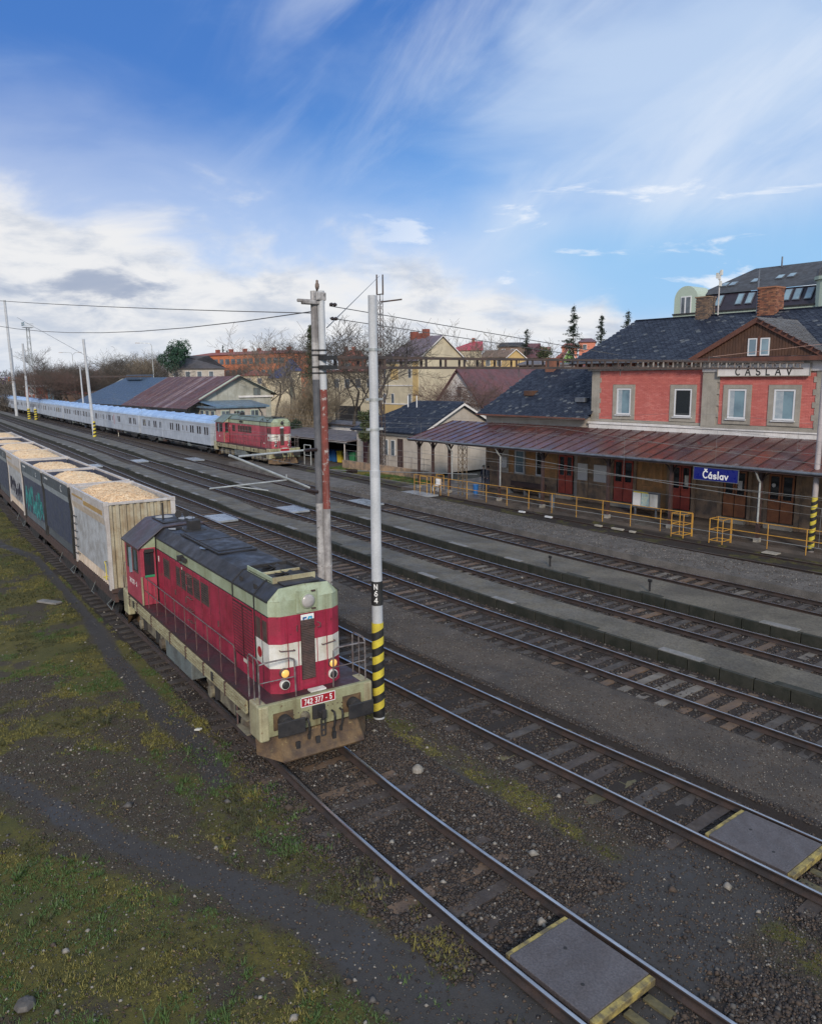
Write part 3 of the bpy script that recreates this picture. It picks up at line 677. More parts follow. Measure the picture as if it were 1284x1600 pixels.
stones('ballast_stones', 16000, -50, 3, 26.8, 29.9, .032, lambda X, Yp, g, p, b, f: (np.abs(np.abs(Yp-28.38)-.753) > .09)*b*.8, (.45, .35, .19, .01), 'stone ballast below the gravel platform', sl=5)
stones('gravel_scatter', 110000, -24, -3, 1.3, 12, .015, lambda X, Yp, g, p, b, f: np.clip(1.0-g, .15, 1)*(1-.75*p), (.28, .34, .33, .05), 'fine rubble scattered over the open ground left of the nearest track')
stones('gravel_pebbles', 2600, -30, -3, 1.3, 11.8, .024, lambda X, Yp, g, p, b, f: sst(fbm(X, Yp, .5), .40, .6)*(1-.7*p), (0, .1, .3, .6), 'pale pebbles on the open ground')
stones('gravel_scatter', 60000, -26, 0, 14.2, 16.85, .011, lambda X, Yp, g, p, b, f: .35+.65*sst(fbm(X, Yp, .9), .35, .6), (.15, .35, .42, .08), 'fine gravel of the strip between the second and third track')
stones('gravel_scatter', 26000, -24, 0, 9.3, 12, .013, lambda X, Yp, g, p, b, f: 1-.4*p, (.25, .4, .3, .05), 'small stones between the two nearest tracks')
stones('gravel_pebbles', 260, -16, -3, 1.3, 11.8, .045, lambda X, Yp, g, p, b, f: .2+sst(fbm(X, Yp, .5), .40, .6)*(1-.5*p), (.1, .3, .45, .15), 'scattered fist sized stones on the open ground')
stones('platform_gravel', 26000, -50, -3, 30.0, 32.75, .019, lambda X, Yp, g, p, b, f: .4+.6*sst(fbm(X, Yp, .8), .35, .6), (.1, .3, .45, .15), 'loose gravel and pale pebbles on the platform nearest the station')
m_gr = [M('grass_dark', (0.042, 0.048, 0.015), (0.062, 0.062, 0.020), 0.7, 3, fine=0), M('grass_olive', (0.19, 0.165, 0.036), (0.12, 0.11, 0.026), 0.7, 3, fine=0), M('weed_green', (0.065, 0.115, 0.022), (0.045, 0.085, 0.018), 0.65, 3, fine=0)]
def grass(name, n, X0, X1, Y0, Y1, h, keep, mix, label, blades=4):
    X = RNG.uniform(X0, X1, n); Yp = RNG.uniform(Y0, Y1, n); g, p, b, f, z = zones(X, Yp)
    k = keep(X, Yp, g, p, b, f) > RNG.random(n); X, Yp, z = X[k], Yp[k], z[k]; n = len(X)
    clump = fbm(X, Yp, 1.1)
    mi = np.where(RNG.random(n) < sst(clump, .4, .6), 1, 0); mi = np.where(RNG.random(n) < mix[2]*sst(fbm(X+9, Yp, .7), .5, .65)*2, 2, mi)
    H = h*(.5 + RNG.gamma(2, .3, n)); VV = []; 
    for j in range(blades):
        a = RNG.uniform(0, 2*PI, n); l = RNG.uniform(.2, 1.1, n)*H; w_ = .007 + .25*H*.12
        bx0 = X + RNG.normal(0, .02, n); by0 = Yp + cc(X) + RNG.normal(0, .02, n)
        P0 = np.stack([bx0 - np.sin(a)*w_, by0 + np.cos(a)*w_, z], 1); P1_ = np.stack([bx0 + np.sin(a)*w_, by0 - np.cos(a)*w_, z], 1)
        P2_ = np.stack([bx0 + np.cos(a)*l, by0 + np.sin(a)*l, z + H*RNG.uniform(.5, 1, n)], 1); VV.append(np.stack([P0, P1_, P2_], 1))
    V = np.concatenate(VV, 0).reshape(-1, 3); F = np.arange(len(V)).reshape(-1, 3)
    o = npmesh(name, V, F, m_gr, np.tile(mi, blades)); tag(o, label, 'grass', kind='stuff'); return o
grass('grass', 110000, -30, -3.5, 1.2, 7.6, .032, lambda X, Yp, g, p, b, f: np.clip(g*1.15 - .12, 0, 1)*(1 - p)*sst(fbm(X+3, Yp, 2.3), .36, .56), (0, 0, .5), 'short winter grass on the open ground left of the nearest track')
grass('grass', 30000, -60, -30, 1.2, 7.6, .05, lambda X, Yp, g, p, b, f: np.clip(g, 0, 1)*(1-p), (0, 0, .2), 'grass beside the wood chip wagons')
grass('weeds', 9000, -19, -3.5, 5.5, 7.3, .055, lambda X, Yp, g, p, b, f: sst(1-np.abs(Yp-(t1(X)-cc(X))+1.55)/.9, 0, .5)*sst(fbm(X, Yp, 1.3), .45, .6)*(1-p), (0, 0, 1.2), 'green weeds along the near rail of the nearest track')
grass('moss', 12000, -16, -4, 10.3, 11.9, .022, lambda X, Yp, g, p, b, f: g, (0, 0, .1), 'mossy strip between the two nearest tracks')
# fallen leaves and tall tufts
n_ = 5200; X_ = RNG.uniform(-22, -3, n_); Yp_ = RNG.uniform(1.3, 12, n_); _g, _p, _b, _f, _z = zones(X_, Yp_)
k_ = RNG.random(n_) < .25 + .75*sst(fbm(X_+5, Yp_+2, .8), .45, .6); X_, Yp_, _z = X_[k_], Yp_[k_], _z[k_]
V_, F_ = scat(np.array([(-1, 0, 0), (0, -.55, .25), (1, 0, .1), (0, .6, .35)]), np.array([(0, 1, 2, 3)]), np.stack([X_, Yp_+cc(X_), _z+.012], 1), RNG.uniform(.012, .032, len(X_)))
m_lf = [M('leaf_brown', (.12, .06, .025), (.07, .04, .02), .7, 5, fine=0), M('leaf_tan', (.28, .19, .09), (.2, .13, .06), .7, 5, fine=0), M('leaf_dark', (.04, .028, .018), None, .6, fine=0)]
tag(npmesh('fallen_leaves', V_, F_, m_lf, RNG.choice(3, len(X_), p=(.45, .2, .35))), 'small brown fallen leaves scattered over the open ground', 'leaves', kind='stuff')
grass('tall_tufts', 5200, -20, -3.5, 1.2, 7.4, .085, lambda X, Yp, g, p, b, f: sst(g, .3, .6)*sst(fbm(X+20, Yp, 2.6), .52, .62)*(1-p), (0, 0, .8), 'taller tufts standing out of the short grass at the lower left', blades=9)
grass('verge_grass', 26000, -62, -47, 35.5, 38.3, .10, lambda X, Yp, g, p, b, f: np.clip(g, 0, 1), (0, 0, 3.0), 'bright green verge at the end of the station canopy', blades=3)
# ------------------------------------------------------------------ diesel shunter (x forward, y left, z up; origin on the rail head)
def rectframe(mb, x0, x1, z0, z1, y, t, d):
    mb.box(x0, y-d, z0+t, x0+t, y+d, z1-t); mb.box(x1-t, y-d, z0+t, x1, y+d, z1-t); mb.box(x0, y-d, z1-t, x1, y+d, z1); mb.box(x0, y-d, z0, x1, y+d, z0+t)
def loco(name, loc, rz, label, main, number, roof, rooftop, sc=1.0, lit=True, side=None):
    t = empty(name, loc, rz, label, 'locomotive', sc=sc)
    red = side or m_red
    HW, NX, CFX, CRX = .90, 5.72, -3.55, -5.55      # hood half width, nose, cab front, cab rear
    # --- frame
    fr = MB(); fr.box(-6.1, -1.25, .95, 6.1, 1.25, 1.36).build('underframe', m_soot, t)
    bx('deck', t, (-6.12, -1.43, 1.37, 6.12, 1.43, 1.45), m_deck)
    for s in (-1, 1):
        v = MB(); v.box(-5.9, s*1.40-.02, 1.02, 5.35, s*1.40+.02, 1.36)
        vo = v.build('side_valance', m_cream, t, bevel=.01)
        for z in (1.30, 1.215, 1.13, 1.05): bx('rib', vo, (-5.9, s*1.43-.018, z-.025, 5.35, s*1.43+.018, z+.025), m_cream)
        for x in (-5.3, -4.3, -2.6, -.6, .9, 2.4, 4.0): bx('bracket', vo, (x-.02, s*1.44-.03, 1.0, x+.02, s*1.44+.03, 1.37), m_grille)
        for x in (-4.75, 3.1): bx('socket', vo, (x-.06, s*1.44-.035, 1.1, x+.06, s*1.44+.035, 1.32), m_soot)
    # --- headstocks
    for e in (1, -1):
        h = MB(); X = 6.12*e
        h.prism([(-1.43, .70), (1.43, .70), (1.43, 1.47), (-1.43, 1.47)], 'x', X-.05*e, X+.06*e)
        ho = h.build('headstock', m_heads if e == 1 else m_cream, t, bevel=.015)
        for s in (-1, 1):
            bx('cheek', ho, (min(X-.55*e, X+.07*e), s*1.33-.12, .62, max(X-.55*e, X+.07*e), s*1.33+.12, 1.462), m_cream, bevel=.04)
        rv = MB()
        for i in range(9): rv.lathe((X+.06*e, -.5+i*.125, 1.12), [(.014, 0), (.014, .012*e)], 6, 'x')
        for i in range(5): rv.lathe((X+.06*e, .62, 1.1-i*.085), [(.016, 0), (.016, .012*e)], 6, 'x')
        for i in range(5): rv.lathe((X+.06*e, -.62, 1.1-i*.085), [(.016, 0), (.016, .012*e)], 6, 'x')
        rv.build('rivets', m_grille, ho)
        for s in (-1, 1):
            bx('buffer_pad', ho, (min(X+.06*e, X+.09*e), s*.88-.24, .84, max(X+.06*e, X+.09*e), s*.88+.24, 1.24), m_plough)
            b = MB(); b.lathe((X+.08*e, s*.88, 1.04), [(.155, 0), (.155, .20*e), (.12, .21*e), (.12, .42*e)], 14, 'x')
            bo = b.build('buffer', m_soot, t)
            bx('buffer_head', bo, (min(X+.50*e, X+.55*e), s*.88-.33, .86, max(X+.50*e, X+.55*e), s*.88+.33, 1.21), m_greybox if 0 else m_soot, bevel=.02)
        k = MB(); k.obox((X+.2*e, 0, 1.02), (.16, 0, 0), (0, .05, 0), (0, 0, .07)); k.obox((X+.36*e, 0, 1.08), (.04, 0, 0), (0, .05, 0), (0, 0, .10))
        k.box(min(X+.06*e, X+.12*e), -.16, .88, max(X+.06*e, X+.12*e), .16, 1.2)
        k.build('coupling_hook', m_soot, t, bevel=.01)
        c = MB()
        for i in range(3): 
            zc = .86-i*.13; c.tube([(X+.3*e, -.05, zc+.07), (X+.3*e, -.05, zc-.07), (X+.3*e, .05, zc-.07), (X+.3*e, .05, zc+.07), (X+.3*e, -.05, zc+.07)], .018, 5)
        c.build('screw_coupling', m_soot, t)
        for y in (-.34, .34, .55):
            hs = MB(); hs.tube([(X+.08*e, y, .98), (X+.20*e, y, .98), (X+.25*e, y*.98, .88), (X+.24*e, y*.95, .70), (X+.2*e, y*.93, .56)], .026, 7); hs.cyl((X+.2*e, y*.93, .60), (X+.2*e, y*.93, .49), .04, .035, 8)
            hs.build('brake_hose', m_soot, t)
        pl = MB(); pl.prism([(X-.15*e, .66), (X+.02*e, .66), (X+.40*e, .20), (X+.38*e, .16), (X-.10*e, .16)][::e], 'y', -1.02, 1.02)
        for s in (-1, 1):
            pl.quad((X+.02*e, s*1.02, .66), (X+.40*e, s*1.02, .18), (X-.25*e, s*1.42, .22), (X-.3*e, s*1.42, .66))
            pl.quad((X+.02*e, s*1.02, .66), (X-.3*e, s*1.42, .66), (X-.3*e, s*1.0, .66))
        plo = pl.build('snow_plough', m_plough, t)
        for y in (-.62, -.12, .3): bx('slot', plo, (min(X+.22*e, X+.27*e), y-.05, .32, max(X+.22*e, X+.27*e), y+.05, .52), m_soot)
        lm = MB(); lm.lathe((X+.06*e, -.36, 1.02), [(.10, 0), (.12, .03*e), (.10, .10*e)], 10, 'x'); lm.build('air_valve', m_creamdirt, t)
    bx('number_plate', t, (6.185, -.43, 1.235, 6.20, .43, 1.445), m_platered)
    pf = MB(); y0, y1, z0, z1 = -.44, .44, 1.225, 1.455
    for b in ((y0, z0, y1, z0+.014), (y0, z1-.014, y1, z1), (y0, z0, y0+.014, z1), (y1-.014, z0, y1, z1)): pf.box(6.19, b[0], b[1], 6.206, b[2], b[3])
    pf.build('plate_rim', m_text, t)
    lettering('number', list(number), .125, m_text, t, frame_mat((6.202, 0, 1.34), (0, 1, 0), (0, 0, 1)), pen=.15, gap=.14, depth=.003, squeeze=.72) if len(number) > 4 else None
    # --- hood body
    ZB = [1.45, 2.06, 2.64, 3.30, 3.66]                       # red, white, red, green bands
    def ring(z, w_, nx, ch=.16): return [(nx-ch, -w_, z), (nx, -w_+ch*1.5, z), (nx+.02, 0, z), (nx, w_-ch*1.5, z), (nx-ch, w_, z)]
    hood = MB()
    def hoodband(z0, z1, xr, m):
        hood.m = m; A, B = ring(z0, HW, NX), ring(z1, HW, NX)
        for i in range(4): hood.quad(A[i], A[i+1], B[i+1], B[i])
        for s in (-1, 1):
            a = (NX-.16, s*HW, z0); b = (NX-.16, s*HW, z1)
            q = [(xr, s*HW, z0), a, b, (xr, s*HW, z1)]; hood.quad(*(q if s < 0 else q[::-1]))
    hoodband(ZB[0], ZB[1], CFX, 0); hoodband(ZB[2], ZB[3], CFX, 0)
    hoodband(ZB[3], ZB[4], CFX, 2)
    WX = NX-1.0
    hood.m = 1; A, B = ring(ZB[1], HW, NX), ring(ZB[2], HW, NX)
    for i in range(4): hood.quad(A[i], A[i+1], B[i+1], B[i])
    for s in (-1, 1):
        q = [(WX, s*HW, ZB[1]), (NX-.16, s*HW, ZB[1]), (NX-.16, s*HW, ZB[2]), (WX, s*HW, ZB[2])]; hood.quad(*(q if s < 0 else q[::-1]))
        hood.m = 0; q = [(CFX, s*HW, ZB[1]), (WX, s*HW, ZB[1]), (WX, s*HW, ZB[2]), (CFX, s*HW, ZB[2])]; hood.quad(*(q if s < 0 else q[::-1])); hood.m = 1
    ho = hood.build('hood', [red, m_white, m_mint], t)
    # roof of the hood
    rf = MB(); T = [(-HW-.015, 3.66), (-.62, 3.93), (0, 3.96), (.62, 3.93), (HW+.015, 3.66)]
    for (a, b) in zip(T, T[1:]): rf.quad((CRX, a[0], a[1]), (NX-.14, a[0], a[1]), (NX-.14, b[0], b[1]), (CRX, b[0], b[1]))
    rf.build('hood_roof', roof, t)
    fa = MB(); fa.quad((NX-.16, -HW, 3.66), (NX, -.71, 3.66), (NX+.02, 0, 3.66), (NX, .71, 3.66), (NX-.16, HW, 3.66), (NX-.14, .62, 3.93), (NX-.14, 0, 3.96), (NX-.14, -.62, 3.93))
    fa.build('roof_end', m_mint, t)
    for x in (NX-.95, NX-2.35, CFX+.02):
        sm_ = MB()
        for s in (-1, 1): sm_.box(x-.022, s*HW-.022, 1.45, x+.022, s*HW+.022, 3.66)
        for (a, b) in zip(T, T[1:]): 
            sm_.obox((x, (a[0]+b[0])/2, (a[1]+b[1])/2+.008), (.03, 0, 0), (0, (b[0]-a[0])/2, (b[1]-a[1])/2), (0, 0, .015))
        sm_.build('section_seam', m_soot, t)
    gt = MB(); 
    for s in (-1, 1): gt.box(CFX, s*(HW+.015)-.02, 3.635, NX-.15, s*(HW+.015)+.02, 3.675); gt.box(CFX, s*(HW)-.012, 3.285, NX-.15, s*HW+.012, 3.305)
    gt.build('gutter_strip', m_soot, t)
    # doors with seams, grilles and louvres on both sides
    for s in (-1, 1):
        def pn(name, x0, x1, z0, z1, m, d=.018): return bx(name, t, (x0, s*(HW+d/2)-d/2-.001, z0, x1, s*(HW+d/2)+d/2, z1), m, bevel=.006)
        xs_ = [CFX+.12, CFX+.78, CFX+1.56, CFX+2.20, CFX+2.72, CFX+3.3, CFX+3.95, NX-3.35+.9]
        xs_ = [-3.42, -2.78, -2.05, -1.45, -.95, -.42, .2, .85, 1.6, 2.35, 3.32]
        for i, (a, b) in enumerate(zip(xs_, xs_[1:])):
            d = pn('side_door', a+.02, b-.02, 1.52, 3.26, red)
            if i in (1, 3, 4, 5, 6, 7): 
                bx('vent_grille', d, (a+.06, s*(HW+.02)-.012, 2.55, b-.06, s*(HW+.02)+.012, 3.14), m_grille)
                lv = MB()
                for q in range(7): lv.box(a+.10, s*(HW+.035)-.008, 2.65+q*.066, b-.10, s*(HW+.035)+.008, 2.665+q*.066)
                lv.build('grille_bars', m_soot, d)
            bx('door_seam', t, (b-.016, s*(HW+.006)-.008, 1.48, b+.016, s*(HW+.006)+.008, 3.27), m_soot)
            if i in (2, 4, 8): bx('door_handle', d, (b-.12, s*(HW+.035)-.015, 2.2, b-.08, s*(HW+.035)+.015, 2.36), m_raild)
        lad = MB()
        for x in (-.28, -.02):
            for z in (1.75, 2.1, 2.45, 2.8, 3.1): lad.tube([(x, s*(HW+.02), z), (x, s*(HW+.09), z), (x+.17, s*(HW+.09), z), (x+.17, s*(HW+.02), z)], .011, 5)
        lad.build('step_irons', m_raild, t)
        # big roller louvre between the two front seams
        lf = MB(); x0, x1 = NX-2.30, NX-1.0
        bx('louvre_back', t, (x0, s*(HW+.02)-.02, 1.9, x1, s*(HW+.02)+.004, 3.26), m_deck)
        for a, b in ((x0, (x0+x1)/2-.02), ((x0+x1)/2+.02, x1)):
            for q in range(17): 
                z = 1.965+q*.076; lf.obox(((a+b)/2, s*(HW+.032), z), ((b-a)/2-.03, 0, 0), (0, .012, 0), (0, 0, .025))
        l_ = lf.build('radiator_louvre', red, t)
        for x in (x0, (x0+x1)/2, x1): bx('louvre_frame', l_, (x-.025, s*(HW+.02)-.02, 1.9, x+.025, s*(HW+.02)+.02, 3.26), red)
        for z in (1.9, 3.26): bx('louvre_frame', l_, (x0, s*(HW+.02)-.02, z-.02, x1, s*(HW+.02)+.02, z+.02), red)
        for a, b in ((NX-.86, NX-.62), (NX-.46, NX-.24)):
            bx('vent_grille', t, (a, s*(HW+.006)-.012, 2.66, b, s*(HW+.006)+.012, 3.16), m_grille)
        sm_ = MB(); sm_.box(NX-.55, s*HW-.01, 1.47, NX-.535, s*HW+.01, 3.26); sm_.build('door_seam', m_soot, t)
        dk = MB(); dk.lathe((NX-.72, s*(HW+.001), 2.32), [(.13, 0), (.13, .006*s)], 18, 'y'); dk.build('red_disc', m_platered, t)
        sg = MB(); sg.box(NX-1.72, s*(HW+.03)-.006, 1.78, NX-1.5, s*(HW+.03)+.006, 1.90); sg.build('small_notice', m_white, t)
        for x, z, w_ in ((CFX+.27, 3.0, .05), (CFX+2.72, 3.12, .035)): bx('small_notice', t, (x, s*(HW+.022)-.01, z-.09, x+w_, s*(HW+.022)+.01, z+.09), m_white)
        fl = MB(); fl.obox((CFX+3.0, s*(HW+.06), 3.50), (.26, 0, 0), (0, .05, 0), (0, 0, .05)); fl.obox((CFX+2.9, s*(HW+.1), 3.52), (.07, 0, 0), (0, .08, 0), (0, 0, .08)); fl.build('pipe_fitting', m_soot, t)
    # --- nose details
    lz = MB(); 
    for q in range(36): lz.obox((NX+.035, 0, 1.72+q*.040), (.008, 0, .012), (0, .165, 0), (.008, 0, -.014))
    lo_ = lz.build('front_louvre', m_grille, t)
    bx('louvre_back', lo_, (NX+.005, -.175, 1.69, NX+.026, .175, 3.17), m_soot)
    bx('louvre_head', lo_, (NX+.02, -.18, 2.93, NX+.06, .18, 2.98), m_grille)
    fr_ = MB()
    for y in (-.50, -.24, .24, .50): fr_.box(NX+.004, y-.008, 1.47, NX+.022, y+.008, 3.30)
    fr_.build('front_seams', red, t)
    hp = bx('headlight_plate', t, (NX+.018, -.27, 3.33, NX+.045, .27, 3.86), m_mint, bevel=.01)
    hl = MB(); hl.lathe((NX+.045, 0, 3.60), [(.185, 0), (.185, .04), (.168, .06)], 24, 'x'); hr = hl.build('headlight_rim', m_mint, hp)
    hl = MB(); hl.lathe((NX+.10, 0, 3.60), [(.165, 0), (.15, .02), (.10, .04), (.03, .05)], 24, 'x'); hl.build('headlight', m_lens if lit else m_soot, t, smooth=True)
    for z in (3.4, 3.82): MB().box(NX+.05, .1, z-.015, NX+.09, .2, z+.015).build('latch', m_grille, hp)
    lg = bx('logo_plate', t, (NX+.024, -.165, 3.03, NX+.032, .165, 3.27), m_text)
    g = MB()
    for b in ((-.12, 3.17, -.02, 3.21), (-.12, 3.09, -.085, 3.21), (-.12, 3.09, -.02, 3.13), (-.05, 3.06, -.015, 3.10)): g.box(NX+.030, b[0], b[1], NX+.036, b[2], b[3])
    g.build('logo_mark', m_blue, lg)
    g = MB()
    for b in ((.02, 3.17, .12, 3.21), (.085, 3.09, .12, 3.21), (.02, 3.09, .12, 3.13), (.0, 3.12, .05, 3.17)): g.box(NX+.030, b[0], b[1], NX+.036, b[2], b[3])
    g.build('logo_mark', m_lblue, lg)
    for s in (-1, 1):
        y = s*.62
        for z, m in ((2.0-.04, m_amber if lit else m_lens), (1.72-.04, m_soot)):
            r = MB(); r.lathe((NX+.0-.02, y, z), [(.118, 0), (.118, .08), (.105, .10)], 18, 'x'); rr = r.build('lamp_ring', m_white if m is m_soot else m_raild, t)
            r = MB(); r.lathe((NX+.07, y, z), [(.101, 0), (.09, .02), (.03, .035)], 18, 'x'); r.build('marker_lamp', m, rr, smooth=True)
        hb = MB(); hb.tube([(NX+.0, s*.36, 2.47), (NX+.07, s*.36, 2.47), (NX+.05, s*.70, 2.50), (NX-.03, s*.70, 2.50)], .014, 6); hb.build('grab_handle', m_raild, t)
        hb = MB(); hb.tube([(NX+.0, s*.24, 2.9), (NX+.09, s*.30, 2.93), (NX+.09, s*.30, 3.02), (NX+.0, s*.24, 3.04)], .012, 5); hb.build('lamp_iron', m_raild, t)
    sn = MB(); sn.obox((NX+.22, .1, 1.475), (.09, 0, 0), (0, .2, 0), (0, 0, .018)); sn.build('chequer_plate', m_white, t)
    # --- roof furniture
    rt = MB(); rt.box(CFX+1.55, -.56, 3.95, CFX+5.0, .56, 4.0); rt.box(CFX+1.7, -.5, 4.0, CFX+3.1, .5, 4.025); rt.box(CFX+3.2, -.5, 4.0, CFX+4.8, .5, 4.025); rt.build('roof_hatch', roof, t, bevel=.01)
    ex = MB(); ex.box(CFX+.75, -.28, 3.94, CFX+1.4, .35, 3.99); ex.box(CFX+.9, -.15, 3.98, CFX+1.25, .2, 4.28); ex.build('exhaust_stack', m_soot, t, bevel=.01)
    an = MB(); an.cyl((CFX+1.07, 0, 4.2), (CFX+1.07, 0, 4.55), .008); an.build('aerial', m_soot, t)
    fx0, fx1 = NX-2.2, NX-.62
    fan = MB(); fan.box(fx0, -.56, 3.90, fx1, -.53, 4.07); fan.m = 1; fan.box((fx0+fx1)/2-.03, -.53, 3.96, (fx0+fx1)/2+.03, .5, 4.03); fan.m = 2; fan.box(fx0, .5, 3.90, fx1, .53, 4.05); fan.box(fx0, -.53, 3.94, fx0+.03, .5, 4.05)
    fan.build('fan_surround', [m_mint if rooftop else m_roofg, m_cream, m_soot], t, bevel=.008)
    fb = MB(); fb.box(fx0+.04, -.56, 3.95, fx1-.04, .56, 3.975)
    for xx in ((fx0*.75+fx1*.25), (fx0*.25+fx1*.75)):
        for a in range(8):
            an_ = a*PI/4; fb.obox((xx+math.cos(an_)*.17, math.sin(an_)*.17, 4.02), (math.cos(an_)*.15, math.sin(an_)*.15, 0), (-math.sin(an_)*.05, math.cos(an_)*.05, .02), (0, 0, .004))
    fb.build('fan', m_soot, t)
    if rooftop:
        ce = bx('fan_surround_front', t, (fx1-.001, -.56, 3.93, fx1+.03, .53, 4.08), m_cream)
    for (wx, wy, wa, wb) in ((CFX+.45, -.35, .25, .09), (CFX+3.9, -.42, .3, .06), (CFX+2.4, .2, .14, .12), (NX-.5, .2, .10, .09)): pu = MB(); pu.lathe((wx, wy, 3.945), [(wa*.8, 0), (wa, .012)], 14); pu.build('rain_puddle', m_puddle, t) if rooftop else None
    for (wx, wy, wa) in ((CRX+.6, -.2, .3), (CRX+1.3, .35, .28)):
        if rooftop: pu = MB(); pu.lathe((wx, wy, 4.045), [(wa*.8, 0), (wa, .012)], 14); pu.build('rain_puddle', m_puddle, t)
    sl = MB(); sl.box(NX-.9, -.45, 3.955, NX-.2, .45, 3.975); sl.build('roof_plate', roof, t)
    for x in (NX-2.0, NX-1.1): 
        hk = MB(); hk.obox((x, -.80, 3.80), (.05, 0, 0), (0, .03, -.02), (0, 0, .06)); hk.build('lifting_eye', m_soot, t)
    # --- cab
    cw = 1.40
    cb = MB()
    def wall(p, q, z0, z1): cb.quad((*p, z0), (*q, z0), (*q, z1), (*p, z1))
    for s in (-1, 1):   # cab sides as piers and sills round the openings
        y = s*cw
        cb.box(CRX, y-.03, 1.46, CFX, y+.03, 2.42); cb.box(CRX, y-.03, 3.22, CFX, y+.03, 3.36)
        for a, b in ((CRX, CRX+.17), (CRX+.83, CRX+.93), (CFX-.33, CFX)): cb.box(a, y-.03, 2.42, b, y+.03, 3.22)
    for x in (CRX, CFX):
        for s in (-1, 1):
            ya, yb = sorted((s*.95, s*1.37))
            cb.box(x-.03, ya, 1.46, x+.03, yb, 2.36); cb.box(x-.03, ya, 3.24, x+.03, yb, 3.34)
            cb.box(x-.03, ya if s > 0 else yb-.05, 2.36, x+.03, ya+.05 if s > 0 else yb, 3.24); cb.box(x-.03, ya if s < 0 else yb-.05, 2.36, x+.03, ya+.05 if s < 0 else yb, 3.24)
    cb.box(CRX-.02, -1.36, 1.455, CFX+.02, 1.36, 1.49)
    cabo = cb.build('cab', red if side else m_redcab, t)
    gb = MB()
    for x in (CRX, CFX):
        for s in (-1, 1): gb.prism([(s*.94, 3.34), (s*1.43, 3.34), (s*.94, 3.70)], 'x', x-.025, x+.025)
    gb.prism([(-.95, 2.0), (.95, 2.0), (.95, 3.70), (-.95, 3.70)], 'x', CRX-.01, CRX+.01)
    gb.build('cab_gable', m_mint, cabo)
    bx('cab_floor', cabo, (CRX+.04, -1.3, 1.5, CFX-.04, 1.3, 1.55), m_soot)
    bx('control_desk', cabo, (CRX+.3, -.7, 1.55, CFX-.35, .7, 2.5), m_green)
    for s in (-1, 1):
        y = s*cw
        for a, b, m in ((CRX+.18, CRX+.82, m_glass), (CRX+.94, CFX-.34, m_glass)):
            wf = MB(); rectframe(wf, a, b, 2.43, 3.21, y+s*.01, .035, .02); w_ = wf.build('window', m_grille, cabo)
            bx('pane', w_, (a+.03, y-.006, 2.46, b-.03, y+.006, 3.18), m_glassb if False else m_glass)
        for x in (CRX, CFX):
            ya, yb = sorted((s*1.0, s*1.32)); wf = MB(); wf.box(x-.02, ya, 2.37, x+.02, yb, 2.44)
            w_ = wf.build('window', m_green, cabo); bx('pane', w_, (x-.006, ya, 2.44, x+.006, yb, 3.23), m_glass)
        bx('visor', cabo, (CFX+.02, min(s*1.02, s*1.3), 3.2, CFX+.10, max(s*1.02, s*1.3), 3.3), m_soot)
        mr = MB(); mr.box(CRX+.84, y+s*.07-.05, 2.35, CRX+.88, y+s*.07+.05, 3.2); mr.build('wind_deflector', m_glassb, cabo)
        bx('cab_corner_strip', cabo, (CFX-.02, min(y, y+s*.045), 1.46, CFX+.05, max(y, y+s*.045), 2.4), m_cream)
        lettering('cab_number', list(number.replace(' ', '')) if 0 else list(number), .15, m_text, cabo, frame_mat((CRX+.9, y+s*.034, 2.02), (-s, 0, 0) if s > 0 else (1, 0, 0), (0, 0, 1)), pen=.15, gap=.16, depth=.003, squeeze=.8, label='white running number, partly worn')
        text('cab_number', 'ČD', .13, m_text, cabo, frame_mat((CRX+.75, y+s*.036, 1.60), (-s, 0, 0) if s > 0 else (1, 0, 0), (0, 0, 1))) if False else None
    cr = MB(); TT = [(-1.52, 3.33), (-.66, 3.97), (0, 4.0), (.66, 3.97), (1.52, 3.33)]
    for (a, b) in zip(TT, TT[1:]):
        cr.obox(((CRX+CFX)/2, (a[0]+b[0])/2, (a[1]+b[1])/2), ((CFX-CRX)/2+.1, 0, 0), (0, (b[0]-a[0])/2, (b[1]-a[1])/2), (0, 0, .025))
    cr.build('cab_roof', m_roofp if rooftop else roof, t, bevel=.01)
    rp = bx('cab_roof_plate', t, (CRX+.3, -.55, 4.02, CFX-.3, .5, 4.05), roof, bevel=.01)
    hn = MB()
    for dx, dy in ((0, .1), (0, .36)): hn.lathe((CRX+1.2, dy, 4.2), [(.02, -.2), (.05, -.1), (.10, .0), (.12, .03)], 12, 'x'); hn.cyl((CRX+1.1, dy, 4.03), (CRX+1.1, dy, 4.2), .015)
    hn.build('horn', m_soot, t)
    an = MB(); an.cyl((CRX+1.0, -.35, 4.0), (CRX+1.0, -.35, 4.6), .035, .03); an.build('roof_mast', m_soot, t)
    # rear short hood
    sh = MB(); sh.box(-6.0, -HW, 1.46, CRX-.03, HW, 3.66); sh.build('rear_hood', [m_mint], t)
    # --- bogies
    for cx in (-3.5, 3.5):
        for s in (-1, 1):
            y = s*1.12
            b = MB(); b.prism([(cx-1.75, .62), (cx-1.55, .86), (cx+1.55, .86), (cx+1.75, .62), (cx+1.3, .30), (cx+.7, .36), (cx-.7, .36), (cx-1.3, .30)], 'y', y-.06, y+.06)
            bo = b.build('bogie_frame', m_creamdirt, t, bevel=.02)
            for dx in (-1.2, 1.2):
                a = MB(); a.lathe((cx+dx, y, .48), [(.17, 0), (.17, s*.16), (.1, s*.18)], 10, 'y'); a.build('axle_box', m_creamdirt, bo)
                sp = MB(); sp.cyl((cx+dx*.62, s*1.2, .42), (cx+dx*.62, s*1.2, .80), .09, .09, 10); sp.build('spring', m_soot, bo)
